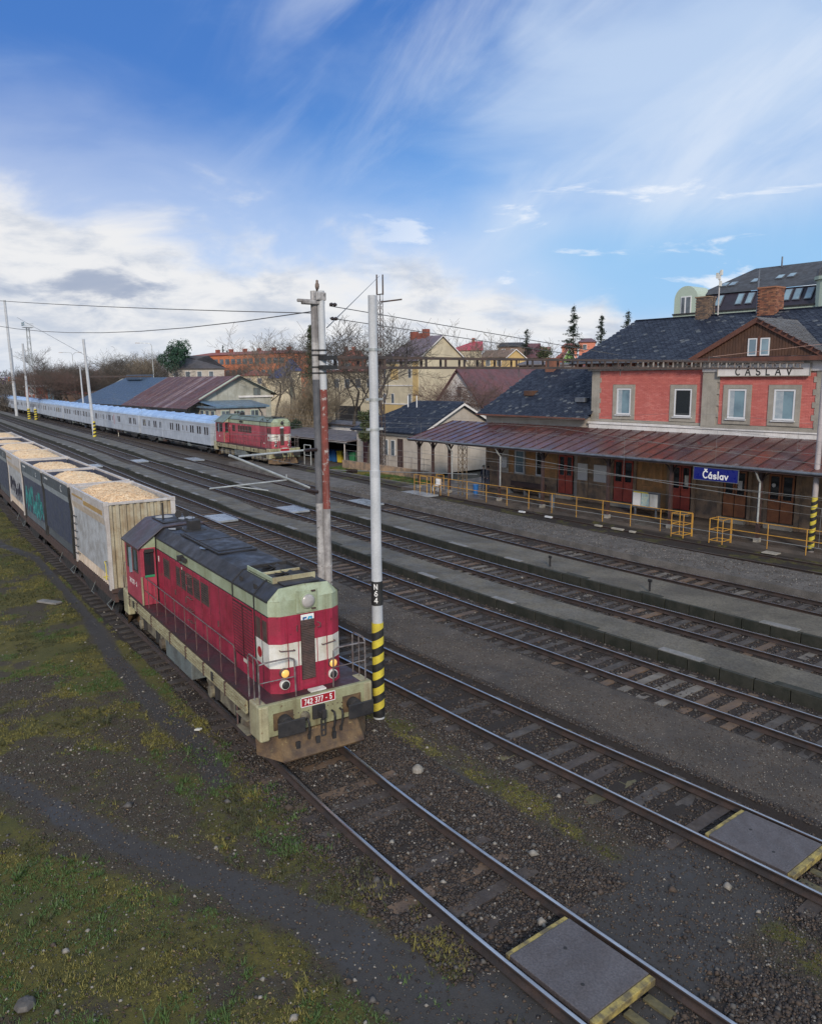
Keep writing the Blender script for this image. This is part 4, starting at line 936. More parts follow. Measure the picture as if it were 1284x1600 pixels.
        for dx in (-1.2, 1.2):
            wz = MB()
            for s in (-1, 1): wz.lathe((cx+dx, s*.72, .5), [(.5, 0), (.5, s*.10), (.44, s*.12), (.40, s*.07), (.15, s*.07)], 24, 'y')
            wz.cyl((cx+dx, -.72, .5), (cx+dx, .72, .5), .08); wz.build('wheelset', m_soot, t)
    for s in (-1, 1):
        bx('battery_box', t, (-1.35, min(s*.85, s*1.38), .42, 1.1, max(s*.85, s*1.38), .98), m_greybox, bevel=.02)
    bx('fuel_tank', t, (-1.1, -.84, .4, .9, .84, .94), m_soot)
    # --- handrails
    for s in (-1, 1):
        y = s*1.36; h = MB(); xe = 4.55
        h.tube([(CFX+.05, y, 2.42), (CFX+.3, y, 2.42), (xe-.06, y, 2.42), (xe, y, 2.36), (xe, y, .45)], .018, 6)
        h.tube([(CFX+.05, y, 1.96), (xe, y, 1.96)], .014, 6)
        for i in range(8):
            x = CFX+.45+i*(xe-CFX-.5)/8; h.tube([(x, y, 1.1), (x, y, 2.42)], .014, 6)
        h.build('side_handrail', m_raild, t)
        for i, z in enumerate((.45, .8)): bx('step', t, (4.62, min(s*1.15, s*1.42), z, 5.3, max(s*1.15, s*1.42), z+.03), m_creamdirt)
        h = MB(); xf = 6.02
        h.tube([(5.40, y, .5), (5.40, y, 2.42), (5.5, y, 2.5), (xf-.1, y, 2.5), (xf, y, 2.42), (xf, y, 1.45)], .019, 6)
        h.tube([(5.72, y, 1.45), (5.72, y, 2.5)], .014, 6)
        h.tube([(xf, y, 2.38), (xf+.03, s*1.2, 2.42), (xf+.03, s*.62, 2.42), (xf+.02, s*.5, 2.36), (xf+.02, s*.48, 1.47)], .019, 6)
        h.tube([(xf, y, 1.95), (xf+.02, s*.48, 1.95)], .013, 6)
        h.build('front_handrail', m_steel, t)
        h = MB(); h.tube([(-6.05, s*1.36, 1.45), (-6.05, s*1.36, 2.4), (-6.05, s*.5, 2.4), (-6.05, s*.45, 1.45)], .018, 6); h.tube([(-6.05, s*1.36, 1.9), (-6.05, s*.47, 1.9)], .013, 6)
        h.tube([(-6.2, s*1.40, .5), (-6.2, s*1.40, 1.9)], .018, 6); h.build('rear_handrail', m_steel, t)
    return t
Xc = -19.95
loco('red_locomotive', (Xc, 9.18, 0), -.098, 'red diesel shunter with a white band, lit amber lamps and number 742 377 - 5', True, '742 377 - 5', m_roofd, True, sc=.95)
x, a = pose(6, -73.6)
loco('distant_locomotive', x, a, 'second, faded red shunter with a grey green roof at the head of the silver coaches', False, '742', m_roofg, False, sc=1.13, lit=False,
     side=M('sunbleached_pink_red', (0.42, 0.075, 0.10), (0.34, 0.055, 0.075), 0.5, 1.2, streak=0.4, streak_col=(0.16, 0.08, 0.07)))

# ------------------------------------------------------------------ wood chip containers on flat wagons
m_chip = M('wood_chips', (0.84, 0.64, 0.41), (0.70, 0.49, 0.28), 0.85, 9, var=.8, fine=0.22, bump=1.0, bscale=26, rvar=0)
m_cont = {'white': M('stained_white_container', (0.58, 0.50, 0.42), (0.46, 0.39, 0.31), 0.55, 1.0, fine=.06, streak=.6, streak_col=(.30, .20, .13), sx=5),
          'grey': M('slate_grey_container', (0.070, 0.085, 0.10), (0.055, 0.065, 0.08), 0.5, 1.0, fine=.06, streak=.2),
          'grey2': M('blue_grey_container', (0.10, 0.125, 0.15), (0.07, 0.09, 0.11), 0.5, 1.0, fine=.06, streak=.2)}
m_lip = M('pale_container_rim', (0.52, 0.50, 0.49), (0.40, 0.37, 0.35), 0.5, 2.0, streak=.3, streak_col=(.25, .16, .1))
m_inner = M('dark_blue_inner_wall', (0.035, 0.045, 0.085), (0.05, 0.06, 0.09), 0.55, 2.0)
m_innerw = M('pale_inner_wall', (0.42, 0.44, 0.46), (0.3, 0.3, 0.3), 0.55, 2.0)
m_gold = M('ochre_stripe', (0.42, 0.27, 0.09), (0.34, 0.22, 0.1), 0.5, 2)
m_band = M('pale_grey_band', (0.30, 0.34, 0.37), (0.24, 0.27, 0.30), 0.5, 2)
m_teal = M('teal_spray_paint', (0.06, 0.36, 0.33), (0.04, 0.25, 0.26), 0.5, 3)
m_dkp = M('dark_spray_paint', (0.03, 0.03, 0.05), (0.06, 0.06, 0.1), 0.5, 3)
m_letter = M('pale_marking', (0.55, 0.58, 0.6), None, .5)
def chip_heap(t, L, Wd, zb, seed, hgt):
    nx_, ny_ = 70, 34; gx, gy = np.meshgrid(np.linspace(-L/2+.06, L/2-.06, nx_), np.linspace(-Wd/2+.05, Wd/2-.05, ny_), indexing='ij')
    e = np.clip(1-(np.abs(gy)/(Wd/2))**3.2, 0, 1)*np.clip(1-(np.abs(gx)/(L/2))**5, 0, 1)
    z = zb + hgt*e*(.72+.5*fbm(gx+seed*7, gy+seed, .9)) + .05*(fbm(gx+seed, gy, 5, 3)-.5) + RNG.normal(0, .008, gx.shape)
    V = np.stack([gx, gy, z], -1).reshape(-1, 3); ii = (np.arange(nx_-1)[:, None]*ny_ + np.arange(ny_-1)[None]).ravel()
    o = npmesh('wood_chip_load', V, np.stack([ii, ii+ny_, ii+ny_+1, ii+1], 1), m_chip, parent=t, kind='stuff')
    return V.reshape(nx_, ny_, 3)
def loose_chips(t, G, n, size):
    i = RNG.integers(0, G.shape[0], n); j = RNG.integers(0, G.shape[1], n); P = G[i, j] + RNG.normal(0, .03, (n, 3))*[1, 1, .25]
    V0 = np.array([(-1, -.6, 0), (1, -.5, 0), (.9, .6, .2), (-.9, .5, .25)]); F0 = np.array([(0, 1, 2, 3)])
    V, F = scat(V0, F0, P, np.full(n, size)*RNG.uniform(.5, 1.4, n)); npmesh('loose_chips', V, F, m_chip, parent=t, kind='stuff')
m_chipo = None
def container(xc, L, kind, seed, label, mark=None, graf=None, fill=.0, hgt=.38, near=False, inner=None, rail=None):
    (px, py, _), rz = pose(1, xc, L)
    mt = m_cont[kind]; Z0, Z1 = 1.04, 4.12; HWc = 1.22
    t = empty('wood_chip_container', (px, py, 0), rz, label, 'container', 'open containers full of wood chips')
    body = MB(); lip = MB()
    # side profile: vertical top band, slope inwards, then the corrugated lower wall
    zt, zs, zl = Z1-.10, Z1-.55, Z1-1.0
    for s in (-1, 1):
        y0, y1 = s*HWc, s*(HWc-.10)
        w_ = MB(); w_.box(-L/2+.08, min(y0, y0-s*.04), zs, L/2-.08, max(y0, y0-s*.04), zt); w_.build('upper_side', m_cont[kind] if kind != 'white' else m_lip, t)
        q = MB(); q.quad(*[(-L/2+.08, y0, zs), (L/2-.08, y0, zs), (L/2-.08, y1, zl), (-L/2+.08, y1, zl)][::-s]); q.build('sloping_side', m_band if kind != 'white' else mt, t)
        n = int(L/.26); lw = MB()
        pts = []
        for i in range(n):
            a = -L/2+.1+i*(L-.2)/n; d = (L-.2)/n
            pts += [(a, y1), (a+d*.35, y1), (a+d*.5, y1-s*.035), (a+d*.85, y1-s*.035)]
        pts.append((L/2-.1, y1))
        for a, b in zip(pts, pts[1:]): lw.quad(*[(a[0], a[1], Z0+.08), (b[0], b[1], Z0+.08), (b[0], b[1], zl), (a[0], a[1], zl)][::(1 if s < 0 else -1)])
        lw.build('corrugated_side', mt, t)
        for e in (-1, 1):
            x0, x1 = sorted((e*(L/2-.14), e*L/2)); c = MB()
            c.prism([(s*HWc, Z1), (s*(HWc-.16), Z1), (s*(HWc-.16), Z0), (s*(HWc-.02), Z0), (s*(HWc-.04), zl-.05), (s*HWc, zs)], 'x', x0, x1)
            c.build('corner_post', m_lip if kind == 'white' else m_black, t, bevel=.008)
            bx('corner_casting', t, (x0-.01, min(s*(HWc-.17), s*(HWc+.01)), Z1-.13, x1+.01, max(s*(HWc-.17), s*(HWc+.01)), Z1+.01), m_lip if kind == 'white' or e*s > 0 else m_lip, bevel=.01)
        lip.box(-L/2+.1, min(s*HWc, s*(HWc-.09)), zt, L/2-.1, max(s*HWc, s*(HWc-.09)), Z1-.01)
        inn = MB(); inn.box(-L/2+.1, min(s*(HWc-.11), s*(HWc-.06)), Z0+.5, L/2-.1, max(s*(HWc-.11), s*(HWc-.06)), zt); inn.build('inner_wall', inner or (m_innerw if kind == 'white' else m_inner), t)
    for e in (-1, 1): lip.box(*( [min(e*(L/2-.12), e*L/2), -HWc+.1, zt, max(e*(L/2-.12), e*L/2), HWc-.1, Z1-.02]))
    lip.build('top_rim', m_lip, t, bevel=.01)
    for e in (-1, 1):
        ew = MB(); n = 9; 
        for i in range(n):
            a = -HWc+.16+i*(2*HWc-.32)/n; d = (2*HWc-.32)/n
            x0, x1 = e*(L/2-.03), e*(L/2-.10)
            P = [(x0, a), (x0, a+d*.45), (x1, a+d*.6), (x1, a+d*.9), (x0, a+d)]
            for p_, q_ in zip(P, P[1:]): ew.quad(*[(p_[0], p_[1], Z0), (q_[0], q_[1], Z0), (q_[0], q_[1], zt), (p_[0], p_[1], zt)][::e])
        ew.build('end_wall', M('cream_end_'+str(seed), (.42, .38, .28), (.30, .24, .16), .6, 2, streak=.7, streak_col=(.16, .10, .05), sx=12) if kind == 'white' and near else mt, t)
        bx('end_inner', t, (min(e*(L/2-.14), e*(L/2-.11)), -HWc+.1, 2.2, max(e*(L/2-.14), e*(L/2-.11)), HWc-.1, zt), inner or (m_innerw if kind == 'white' else m_inner))
    bx('floor_frame', t, (-L/2, -1.15, Z0-.1, L/2, 1.15, Z0+.05), m_grille)
    G = chip_heap(t, L-.3, 2*HWc-.26, Z1-.62+fill, seed, hgt)
    if near: loose_chips(t, G, 9000, .022)
    else: loose_chips(t, G, 1500, .03)
    y = -HWc-.004
    if kind == 'white':
        if near:
            bx('ochre_stripe', t, (-.5, y-.004, zs+.08, L/2-.3, y+.003, zs+.24), m_gold)
            text('small_lettering', 'WoodTainer', .22, m_band, t, frame_mat((-1.6, y-.003, zs+.18), (1, 0, 0), (0, 0, 1)), .002) if False else None
            ld = MB(); 
            for z in np.arange(1.45, 3.0, .3): ld.tube([(-L/2+.25, -HWc+.1, z), (-L/2+.25, -HWc-.02, z), (-L/2+.6, -HWc-.02, z), (-L/2+.6, -HWc+.1, z)], .014, 5)
            ld.build('ladder_rungs', m_soot, t)
            hb = MB(); hb.tube([(L/2-.5, -HWc+.08, 1.45), (L/2-.5, -HWc-.06, 1.45), (L/2-.05, -HWc-.06, 1.45), (L/2-.05, -HWc-.06, 1.95), (L/2-.2, -HWc-.06, 2.05), (L/2-.5, -HWc+.08, 2.0)], .016, 6); hb.build('yellow_grab_rail', m_yellow, t)
        bx('stripe', t, (-L/2+.3, y-.003, zs+.22, -.6, y+.002, zs+.3), m_gold)
    if mark:
        text('company_letter', mark, .42, m_letter, t, frame_mat((L/2-1.5, y-.002, zs+.2), (1, 0, 0), (0, 0, 1)), .002)
        for i in range(5): bx('small_marking', t, (-L/2+.7+i*.17, y-.003, zs+.26, -L/2+.82+i*.17, y+.002, zs+.33), m_letter)
    if graf:
        r = random.Random(seed); g = MB(); yy = -HWc+.085
        for q in range(9):
            x0 = -L/2+.5 + q*(L-1.2)/9; h0 = 1.5+r.uniform(0, .5)
            pts = [(x0, h0), (x0+r.uniform(.1, .4), h0+r.uniform(.5, 1.1)), (x0+r.uniform(.3, .6), h0+r.uniform(.1, .5)), (x0+r.uniform(.4, .8), h0+r.uniform(.6, 1.0)), (x0+.7, h0)]
            for (ax, az_), (bx_, bz) in zip(pts, pts[1:]):
                az_, bz = min(az_, zl-.1), min(bz, zl-.1); d = Vector((bx_-ax, bz-az_)); n_ = Vector((-d.y, d.x)).normalized()*r.uniform(.06, .17)
                g.quad((ax-n_.x, yy-.03, az_-n_.y), (bx_-n_.x, yy-.03, bz-n_.y), (bx_+n_.x, yy-.03, bz+n_.y), (ax+n_.x, yy-.03, az_+n_.y))
        g.build('spray_graffiti', graf, t)
    return t
def flat_wagon(xc, L, label):
    (px, py, _), rz = pose(1, xc, L)
    t = empty('flat_wagon', (px, py, 0), rz, label, 'wagon', 'flat wagons carrying containers')
    f = MB()
    for s in (-1, 1): f.box(-L/2, s*1.05-.06, .66, L/2, s*1.05+.06, .92)
    for x in np.linspace(-L/2+.1, L/2-.1, 9): f.box(x-.08, -1.0, .72, x+.08, 1.0, .93)
    f.box(-L/2, -.2, .6, L/2, .2, .95); f.build('underframe', m_grille, t)
    for cx in (-L/2+2.0, L/2-2.0):
        for s in (-1, 1):
            b = MB(); b.prism([(cx-1.35, .55), (cx-1.1, .72), (cx+1.1, .72), (cx+1.35, .55), (cx+.9, .32), (cx+.4, .22), (cx-.4, .22), (cx-.9, .32)], 'y', s*1.03-.05, s*1.03+.05); b.build('bogie_frame', m_soot, t)
        for dx in (-.9, .9):
            wz = MB()
            for s in (-1, 1): wz.lathe((cx+dx, s*.72, .46), [(.46, 0), (.46, s*.12), (.36, s*.08), (.1, s*.08)], 18, 'y')
            wz.build('wheelset', m_soot, t)
    d = MB(); 
    for e in (-1, 1):
        for s in (-1, 1): d.lathe((e*(L/2), s*.88, 1.02), [(.1, 0), (.1, e*.4), (.23, e*.42), (.23, e*.46)], 12, 'x')
    d.build('buffers', m_soot, t)
    h = MB(); h.tube([(L/2-.4, -1.12, .7), (L/2-.4, -1.3, .55), (L/2+.25, -1.3, .50), (L/2+.3, -1.2, .8)], .012, 5); h.tube([(L/2-2.9, -1.12, .8), (L/2-2.9, -1.28, .45), (L/2-2.5, -1.28, .45)], .012, 5); h.build('shunter_steps', m_greybox, t)
    return t
x = -27.0
cont = [('white', 'stained white container with an ochre stripe right behind the red locomotive', None, None, True, 5.6),
        ('grey', 'dark grey container with a pale C mark, second behind the locomotive', 'C', None, False, 6.1),
        ('grey2', 'blue grey container sprayed with teal graffiti, third behind the locomotive', 't', m_teal, False, 6.1),
        ('white', 'white container with dark spray tags between two dark ones, fourth behind the locomotive', None, m_dkp, False, 6.2),
        ('grey', 'dark grey container at the left edge, fifth behind the locomotive', 'C', None, False, 6.2),
        ('grey', 'sixth container, only its blue inner walls and chips seen at the left edge', None, None, False, 6.2),
        ('white', 'last container visible, a sliver of chips at the left edge', None, None, False, 6.2)]
for i, (k, lb, mk, gf, nr, L) in enumerate(cont):
    L *= 1.0; container(x - L/2, L, k, i+3, lb, mk, gf, fill=[.36, .16, .12, .42, .40, .2, .4][i], hgt=[.40, .50, .46, .30, .28, .3, .3][i], near=nr)
    if i == 0: flat_wagon(x - L/2, L+.4, 'flat wagon under the first white container')
    elif i % 2 == 1: flat_wagon(x - L - .1, 2*L+.3, ['', 'flat wagon under the dark grey and the graffiti container', '', 'flat wagon under the tagged white container', '', 'last flat wagon at the left edge'][i])
    x -= L + (.45 if i % 2 == 0 else .12)

# ------------------------------------------------------------------ silver coaches
m_sil = M('silver_grey_coach_paint', (0.44, 0.49, 0.56), (0.35, 0.39, 0.45), 0.5, .8, fine=.05, streak=.35, streak_col=(.16, .18, .2), metal=.1)
m_silroof = M('sky_tinted_coach_roof', (0.36, 0.52, 0.76), (0.27, 0.41, 0.64), 0.42, .6, fine=.06, spots=.12, spot_col=(.14, .22, .35), spot_scale=3)  # reflection of the sky put into the roof colour as pale blue
def coach(X, L=26.2, seed=1, label=''):
    r = random.Random(seed); p, a = pose(6, X, L)
    t = empty('silver_coach', p, a, label, 'railway coach', 'silver coaches of the parked train')
    w_ = 1.45; z0, z1 = 1.0, 3.45; body = MB()
    body.box(-L/2, -w_, z0, L/2, w_, z1); body.build('body', m_sil, t, bevel=.03)
    pr = [(-w_, z1)] + [(-w_*math.cos(q), z1+.72*math.sin(q)) for q in np.linspace(.25, PI-.25, 9)] + [(w_, z1)]
    rf = MB(); rf.prism(pr[::-1], 'x', -L/2+.02, L/2-.02); rf.build('roof', m_silroof, t)
    for s in (-1, 1):
        y = s*w_; rb = MB()
        for x in np.arange(-L/2+.6, L/2-.4, .62): rb.box(x-.012, y-.012, z0+.05, x+.012, y+.012, z1-.1)
        rb.box(-L/2, y-.015, z0+.78, L/2, y+.015, z0+.81); rb.box(-L/2, y-.02, z1-.12, L/2, y+.02, z1-.06); rb.build('body_ribs', m_sil, t)
        x = -L/2+1.1
        while x < L/2-1.0:
            k = r.choice(['w', 'w', 'd', 'n', 'n2'])
            if k == 'w':
                for dx in (0, .75): o = bx('window', t, (x+dx, y-.016, 2.15, x+dx+.42, y+.016, 3.0), m_grille); bx('pane', o, (x+dx+.04, y-.02, 2.2, x+dx+.38, y+.02, 2.95), m_glass)
                x += 2.3
            elif k == 'n': o = bx('window', t, (x, y-.016, 2.3, x+.25, y+.016, 2.9), m_grille); x += 1.3
            elif k == 'n2':
                x += 1.9
            else:
                d = bx('door', t, (x, y-.022, 1.08, x+1.1, y+.022, 3.2), m_sil, bevel=.01)
                for dx in (.15, .68): bx('door_window', d, (x+dx, y-.03, 2.2, x+dx+.22, y+.03, 2.95), m_glass)
                x += 2.4
    for e in (-1, 1):
        g = bx('gangway', t, (min(e*L/2, e*(L/2+.33)), -.75, 1.0, max(e*L/2, e*(L/2+.33)), .75, 3.3), m_soot, bevel=.03)
        cx = e*(L/2-3.6)
        for s in (-1, 1):
            b = MB(); b.prism([(cx-1.7, .6), (cx-1.4, .8), (cx+1.4, .8), (cx+1.7, .6), (cx+1.2, .35), (cx-1.2, .35)], 'y', s*1.08-.05, s*1.08+.05); b.build('bogie_frame', m_soot, t)
        for dx in (-1.25, 1.25):
            wz = MB()
            for s in (-1, 1): wz.lathe((cx+dx, s*.72, .46), [(.46, 0), (.46, s*.12), (.36, s*.08), (.1, s*.08)], 16, 'y')
            wz.build('wheelset', m_soot, t)
    for i in range(6):
        x = -6.5+i*2.2+r.uniform(-.3, .3); ww = r.uniform(.5, 1.2); bx('underfloor_box', t, (x, -1.2, .45+r.uniform(0, .2), x+ww, 1.2, .98), r.choice([m_soot, m_grille, m_greybox]))
    rv = MB()
    for i in range(7): rv.box(-L/2+2+i*3.6, -.22, 4.14, -L/2+2.4+i*3.6, .22, 4.24)
    rv.build('roof_vents', m_silroof, t)
    return t
nm = ['first silver coach, next to the distant shunter', 'second silver coach from the distant shunter', 'third silver coach, behind the striped mast', 'fourth silver coach from the distant shunter',
      'fifth silver coach, small in the distance', 'sixth silver coach, far back', 'last silver coach at the far left end of the train']
X = -81.6
for i in range(7):
    L = 26.0; coach(X-.3-L/2, L, 20+i, nm[i]); X -= L + .95
# round tank wagon behind the coaches and containers of the yard
p, a = pose(6, X-6.2, 9)
t = empty('tank_wagon', p, a, 'dark round tank wagon behind the last silver coach at the left edge', 'wagon')
b = MB(); b.cyl((-5.2, 0, 2.35), (5.2, 0, 2.35), 1.45, 1.45, 20); b.lathe((5.2, 0, 2.35), [(1.45, 0), (1.2, .2), (.6, .33)], 20, 'x'); b.build('tank', m_greybox, t, smooth=False)
bx('underframe', t, (-5.8, -1.2, .75, 5.8, 1.2, 1.05), m_platered); b = MB()
for x_ in (-3.8, 3.8):
    for s in (-1, 1): b.lathe((x_, s*.72, .46), [(.46, 0), (.46, s*.12), (.1, s*.1)], 14, 'y')
b.build('wheelset', m_soot, t)
# ------------------------------------------------------------------ masts, gantry beam and wires
def striped(t, r, z0, z1, n, mat=m_yellow, tilt=.07, rad2=None):
    """black and yellow band sleeve with slanting stripes"""
    b = MB(); N = 20; k = n*2; h = (z1-z0)/k
    b.m = 0
    for i in range(k):
        b.m = i % 2
        for j in range(N):
            a0, a1 = 2*PI*j/N, 2*PI*(j+1)/N; f = lambda a, z: z + tilt*math.cos(a-.9)
            za, zb = z0+i*h, z0+(i+1)*h; rr = r+.004
            lo = (lambda a: f(a, za)) if i else (lambda a: z0-.0); hi = (lambda a: f(a, zb)) if i < k-1 else (lambda a: z1)
            b.quad((rr*math.cos(a0), rr*math.sin(a0), lo(a0)), (rr*math.cos(a1), rr*math.sin(a1), lo(a1)), (rr*math.cos(a1), rr*math.sin(a1), hi(a1)), (rr*math.cos(a0), rr*math.sin(a0), hi(a0)))
    b.build('hazard_bands', [m_black, mat], t)
t = empty('catenary_mast', (-15.1, 10.98, -.2), 0, 'smooth pale grey concrete mast with black and yellow bands, marked N64', 'mast', 'masts of the overhead line')
MB().cyl((0, 0, 0), (0, 0, 6.2), .142, .122, 24).cyl((0, 0, 6.2), (0, 0, 10.3), .112, .100, 24).build('shaft', m_conc, t, smooth=False)
MB().cyl((0, 0, 6.1), (0, 0, 6.25), .126, .126, 24).build('joint_collar', m_conc, t)
striped(t, .142, .05, 2.5, 6)
bd = MB(); bd.cyl((0, 0, 2.95), (0, 0, 3.55), .142, .141, 24); bo = bd.build('number_band', m_black, t)
for i, ch in enumerate('N64'): 
    dv = Vector((.70, -.714, 0)); lettering('mast_number', [ch], .125, m_text, bo, frame_mat((dv.x*.1435, dv.y*.1435, 3.43-i*.17), (.714, .70, 0), (0, 0, 1)), depth=.003)
for z in (7.2, 7.9, 9.05):
    c = MB(); c.cyl((0, 0, z), (0, 0, z+.06), .122, .122, 20); c.box(-.03, .13, z+.01, .03, .24, z+.06); c.box(-.03, -.22, z+.01, .03, -.13, z+.06); c.build('clamp', m_tube, t)
# second, weathered double mast with anchor fittings and a bird on top
t2 = empty('catenary_mast', (-17.4, 10.95, -.2), 0, 'weathered twin mast, flaking brick red in the middle, with a bird on its top', 'mast', 'masts of the overhead line')
ax = Vector((.62, .78, 0))*.090
for s, mats in ((-1, 'a'), (1, 'b')):
    o = ax*s; r0, r1 = .112, .088
    if s > 0:
        segs = [(0, 5.05, m_poleold), (5.05, 8.15, m_polered), (8.15, 10.6, m_conc)]
    else: segs = [(0, 5.2, m_poleold), (5.2, 8.4, m_poledk), (8.4, 10.6, m_poleold)]
    for a, b, m in segs:
        ra, rb = r0-(r0-r1)*a/10.6, r0-(r0-r1)*b/10.6
        MB().cyl((o.x, o.y, a), (o.x, o.y, b), ra, rb, 16).build('shaft', m, t2)
for z in (3.1, 3.5, 8.55, 8.7, 9.0, 9.12):
    c = MB(); 
    for s in (-1, 1): c.cyl((ax.x*s, ax.y*s, z), (ax.x*s, ax.y*s, z+.035), .113, .113, 14)
    c.build('steel_strap', m_black if z > 5 else m_poleold, t2)
cr = MB(); cr.box(-.12, -.42, 10.26, .10, .16, 10.36); cr.box(-.10, -.55, 10.31, -.03, .14, 10.39); cr.box(-.15, -.12, 10.36, .15, .17, 10.56); cr.build('top_crossarm', m_poleold, t2, bevel=.02)
for y, z in ((.18, 10.3), (.2, 9.95)):
    c = MB(); c.lathe((.1, y+.12, z-.02), [(.03, 0), (.05, .05), (.03, .1), (.05, .15), (.03, .2)], 10, 'y'); c.build('insulator', m_insul, t2)
# bird
bd = empty('bird', (-17.4, 10.95, 10.42), 2.4, 'small grey brown bird of prey sitting on the twin mast', 'bird')
b = MB(); b.lathe((0, 0, 0), [(.01, 0), (.04, .02), (.055, .08), (.052, .14), (.03, .185), (.032, .21), (.03, .235), (.01, .25)], 12)
b.obox((-.05, 0, .03), (.02, 0, -.05), (0, .025, 0), (0, 0, .006)); b.cyl((.03, 0, .215), (.05, 0, .208), .008, .001, 6); b.build('body', M('brown_feathers', (.2, .15, .12), (.12, .09, .08), .8, 20), bd, smooth=True)
MB().box(-.01, -.02, -.02, .01, -.01, .02).box(-.01, .01, -.02, .01, .02, .02).build('legs', m_yellow, bd)
# gantry beam across all tracks
X0, BY0, BY1, BZ = -17.25, 11.2, 36.4, 8.78
g = empty('gantry_beam', (X0, BY0, 0), 0, 'long thin rusted lattice beam crossing the picture above the tracks', 'gantry beam')
for dx in (-.11, .11):
    for z in (BZ-.02, BZ-.28):
        W(MB().box(X0+dx-.026, BY0, z-.034, X0+dx+.026, BY1, z+.034).build('chord', m_truss, g), g)
y = BY0+.2; i = 0
while y < BY1-.1:
    for dx in (-.11, .11):
        W(MB().box(X0+dx-.012, y-.035, BZ-.27, X0+dx+.012, y+.035, BZ-.03).build('batten', m_truss if y < 24 else m_trussl, g), g)
    if i % 2 == 0: W(MB().box(X0-.11, y-.03, BZ+.01, X0+.11, y+.03, BZ+.022).build('cross_plate', m_truss, g), g)
    y += .62 if y > 24 else .72; i += 1
cl = MB(); 
for z in (BZ-.03, BZ-.27): cl.box(-17.55, 10.9, z-.05, -17.1, 11.3, z+.05)
W(cl.build('end_clamp', m_black, g), g)
for y, hgt in ((18.1, 1.0), (23.2, .9), (28.5, .9)):
    m = MB(); m.cyl((X0, y, BZ), (X0, y, BZ-hgt*.3-.28), .012); 
    W(m.build('dropper', m_wire, g), g)
rr = MB()
rr.tube([(X0, 28.8, BZ), (X0, 28.8, BZ+.14), (X0, 29.6, BZ+.14)], .03, 6); W(rr.build('bracket', m_truss, g), g)
# right end mast
t = empty('catenary_mast', (-16.3, 36.72, 0), 0, 'striped mast cut by the right edge of the picture', 'mast', 'masts of the overhead line')
MB().cyl((0, 0, 0), (0, 0, 9.1), .13, .11, 20).build('shaft', M('pinkish_grey_mast', (.42, .38, .38), (.34, .31, .31), .6, 2), t); striped(t, .128, .15, 2.7, 7)
# lattice mast behind the pale mast
def lattice(name, x, y, z1, w_, m, label, z0=-.2, step=None, cat='lattice mast', n=4, taper=.6):
    t = empty(name, (x, y, z0), 0, label, cat); H = z1-z0; step = step or w_*1.2
    cs = [(-1, -1), (1, -1), (1, 1), (-1, 1)]
    for cx, cy in cs:
        MB().cyl((cx*w_/2, cy*w_/2, 0), (cx*w_/2*taper, cy*w_/2*taper, H), w_*.07+.005, w_*.05+.004, 5).build('corner_angle', m, t)
    b = MB(); k = int(H/step)
    for i in range(k):
        za, zb = i*step, (i+1)*step; fa, fb = (1-(1-taper)*za/H)*w_/2, (1-(1-taper)*zb/H)*w_/2
        for j in range(4):
            p, q = cs[j], cs[(j+1) % 4]
            if i % 2: p, q = q, p
            b.cyl((p[0]*fa, p[1]*fa, za), (q[0]*fb, q[1]*fb, zb), w_*.035+.004, None, 4, False)
    b.build('lacing', m, t, kind='stuff'); return t
lattice('lattice_mast', -40.4, 36.9, 3.7, .42, M('yellowed_lattice', (.16, .12, .07), (.08, .06, .05), .7, 4), 'short dark lattice post standing under the near end of the canopy', z0=.13, taper=1.0)
lm = lattice('lattice_mast', -56.9, 42.2, 15.4, .42, m_truss, 'slim rusty lattice mast rising right behind the pale banded mast', z0=-.1, taper=.8)
tp = MB(); tp.box(-.3, -.05, 15.5, .3, .05, 15.58)
for dx in (-.26, .26): tp.cyl((dx*.6, dx*.8, 15.5), (dx*.6, dx*.8, 17.2), .07, .06, 6)
tp.tube([(0, .1, 14.9), (1.2, 1.5, 15.1)], .07, 5); tp.build('top_fitting', m_truss, lm)
# cantilever over the loco track
cv = empty('cantilever_bracket', (-17.4, 10.9, 5.2), 0, 'pale tube bracket of the overhead line fixed to the twin mast by a ribbed insulator', 'bracket')
def wm(mb, name, m, p=cv): return W(mb.build(name, m), p)
A_, B_, E_ = Vector((-17.4, 10.85, 6.42)), Vector((-17.45, 8.62, 6.38)), Vector((-17.4, 10.55, 5.44))
b = MB(); b.cyl(A_+Vector((0, -.45, 0)), B_, .027, .027, 8); b.cyl(B_+Vector((0, -.25, .05)), E_, .032, .032, 8); b.cyl((-17.42, 9.9, 5.70), (-17.5, 7.85, 5.66), .02, .02, 8); b.cyl((-17.42, 9.9, 5.70), (-17.42, 9.9, 5.84), .018); b.cyl((-17.5, 8.5, 5.66), (-17.3, 9.3, 5.5), .016, .016, 6)
wm(b, 'tubes', m_tube)
for P, dirn in ((A_, (0, -1, -.02)), (Vector((-17.4, 10.85, 5.30)), (0, -1, .25))):
    dv = Vector(dirn).normalized(); b = MB()
    for i in range(9): b.cyl(P+dv*(.06+i*.038), P+dv*(.075+i*.038), .05, .03, 10)
    b.cyl(P, P+dv*.45, .022); wm(b, 'insulator', m_insul)
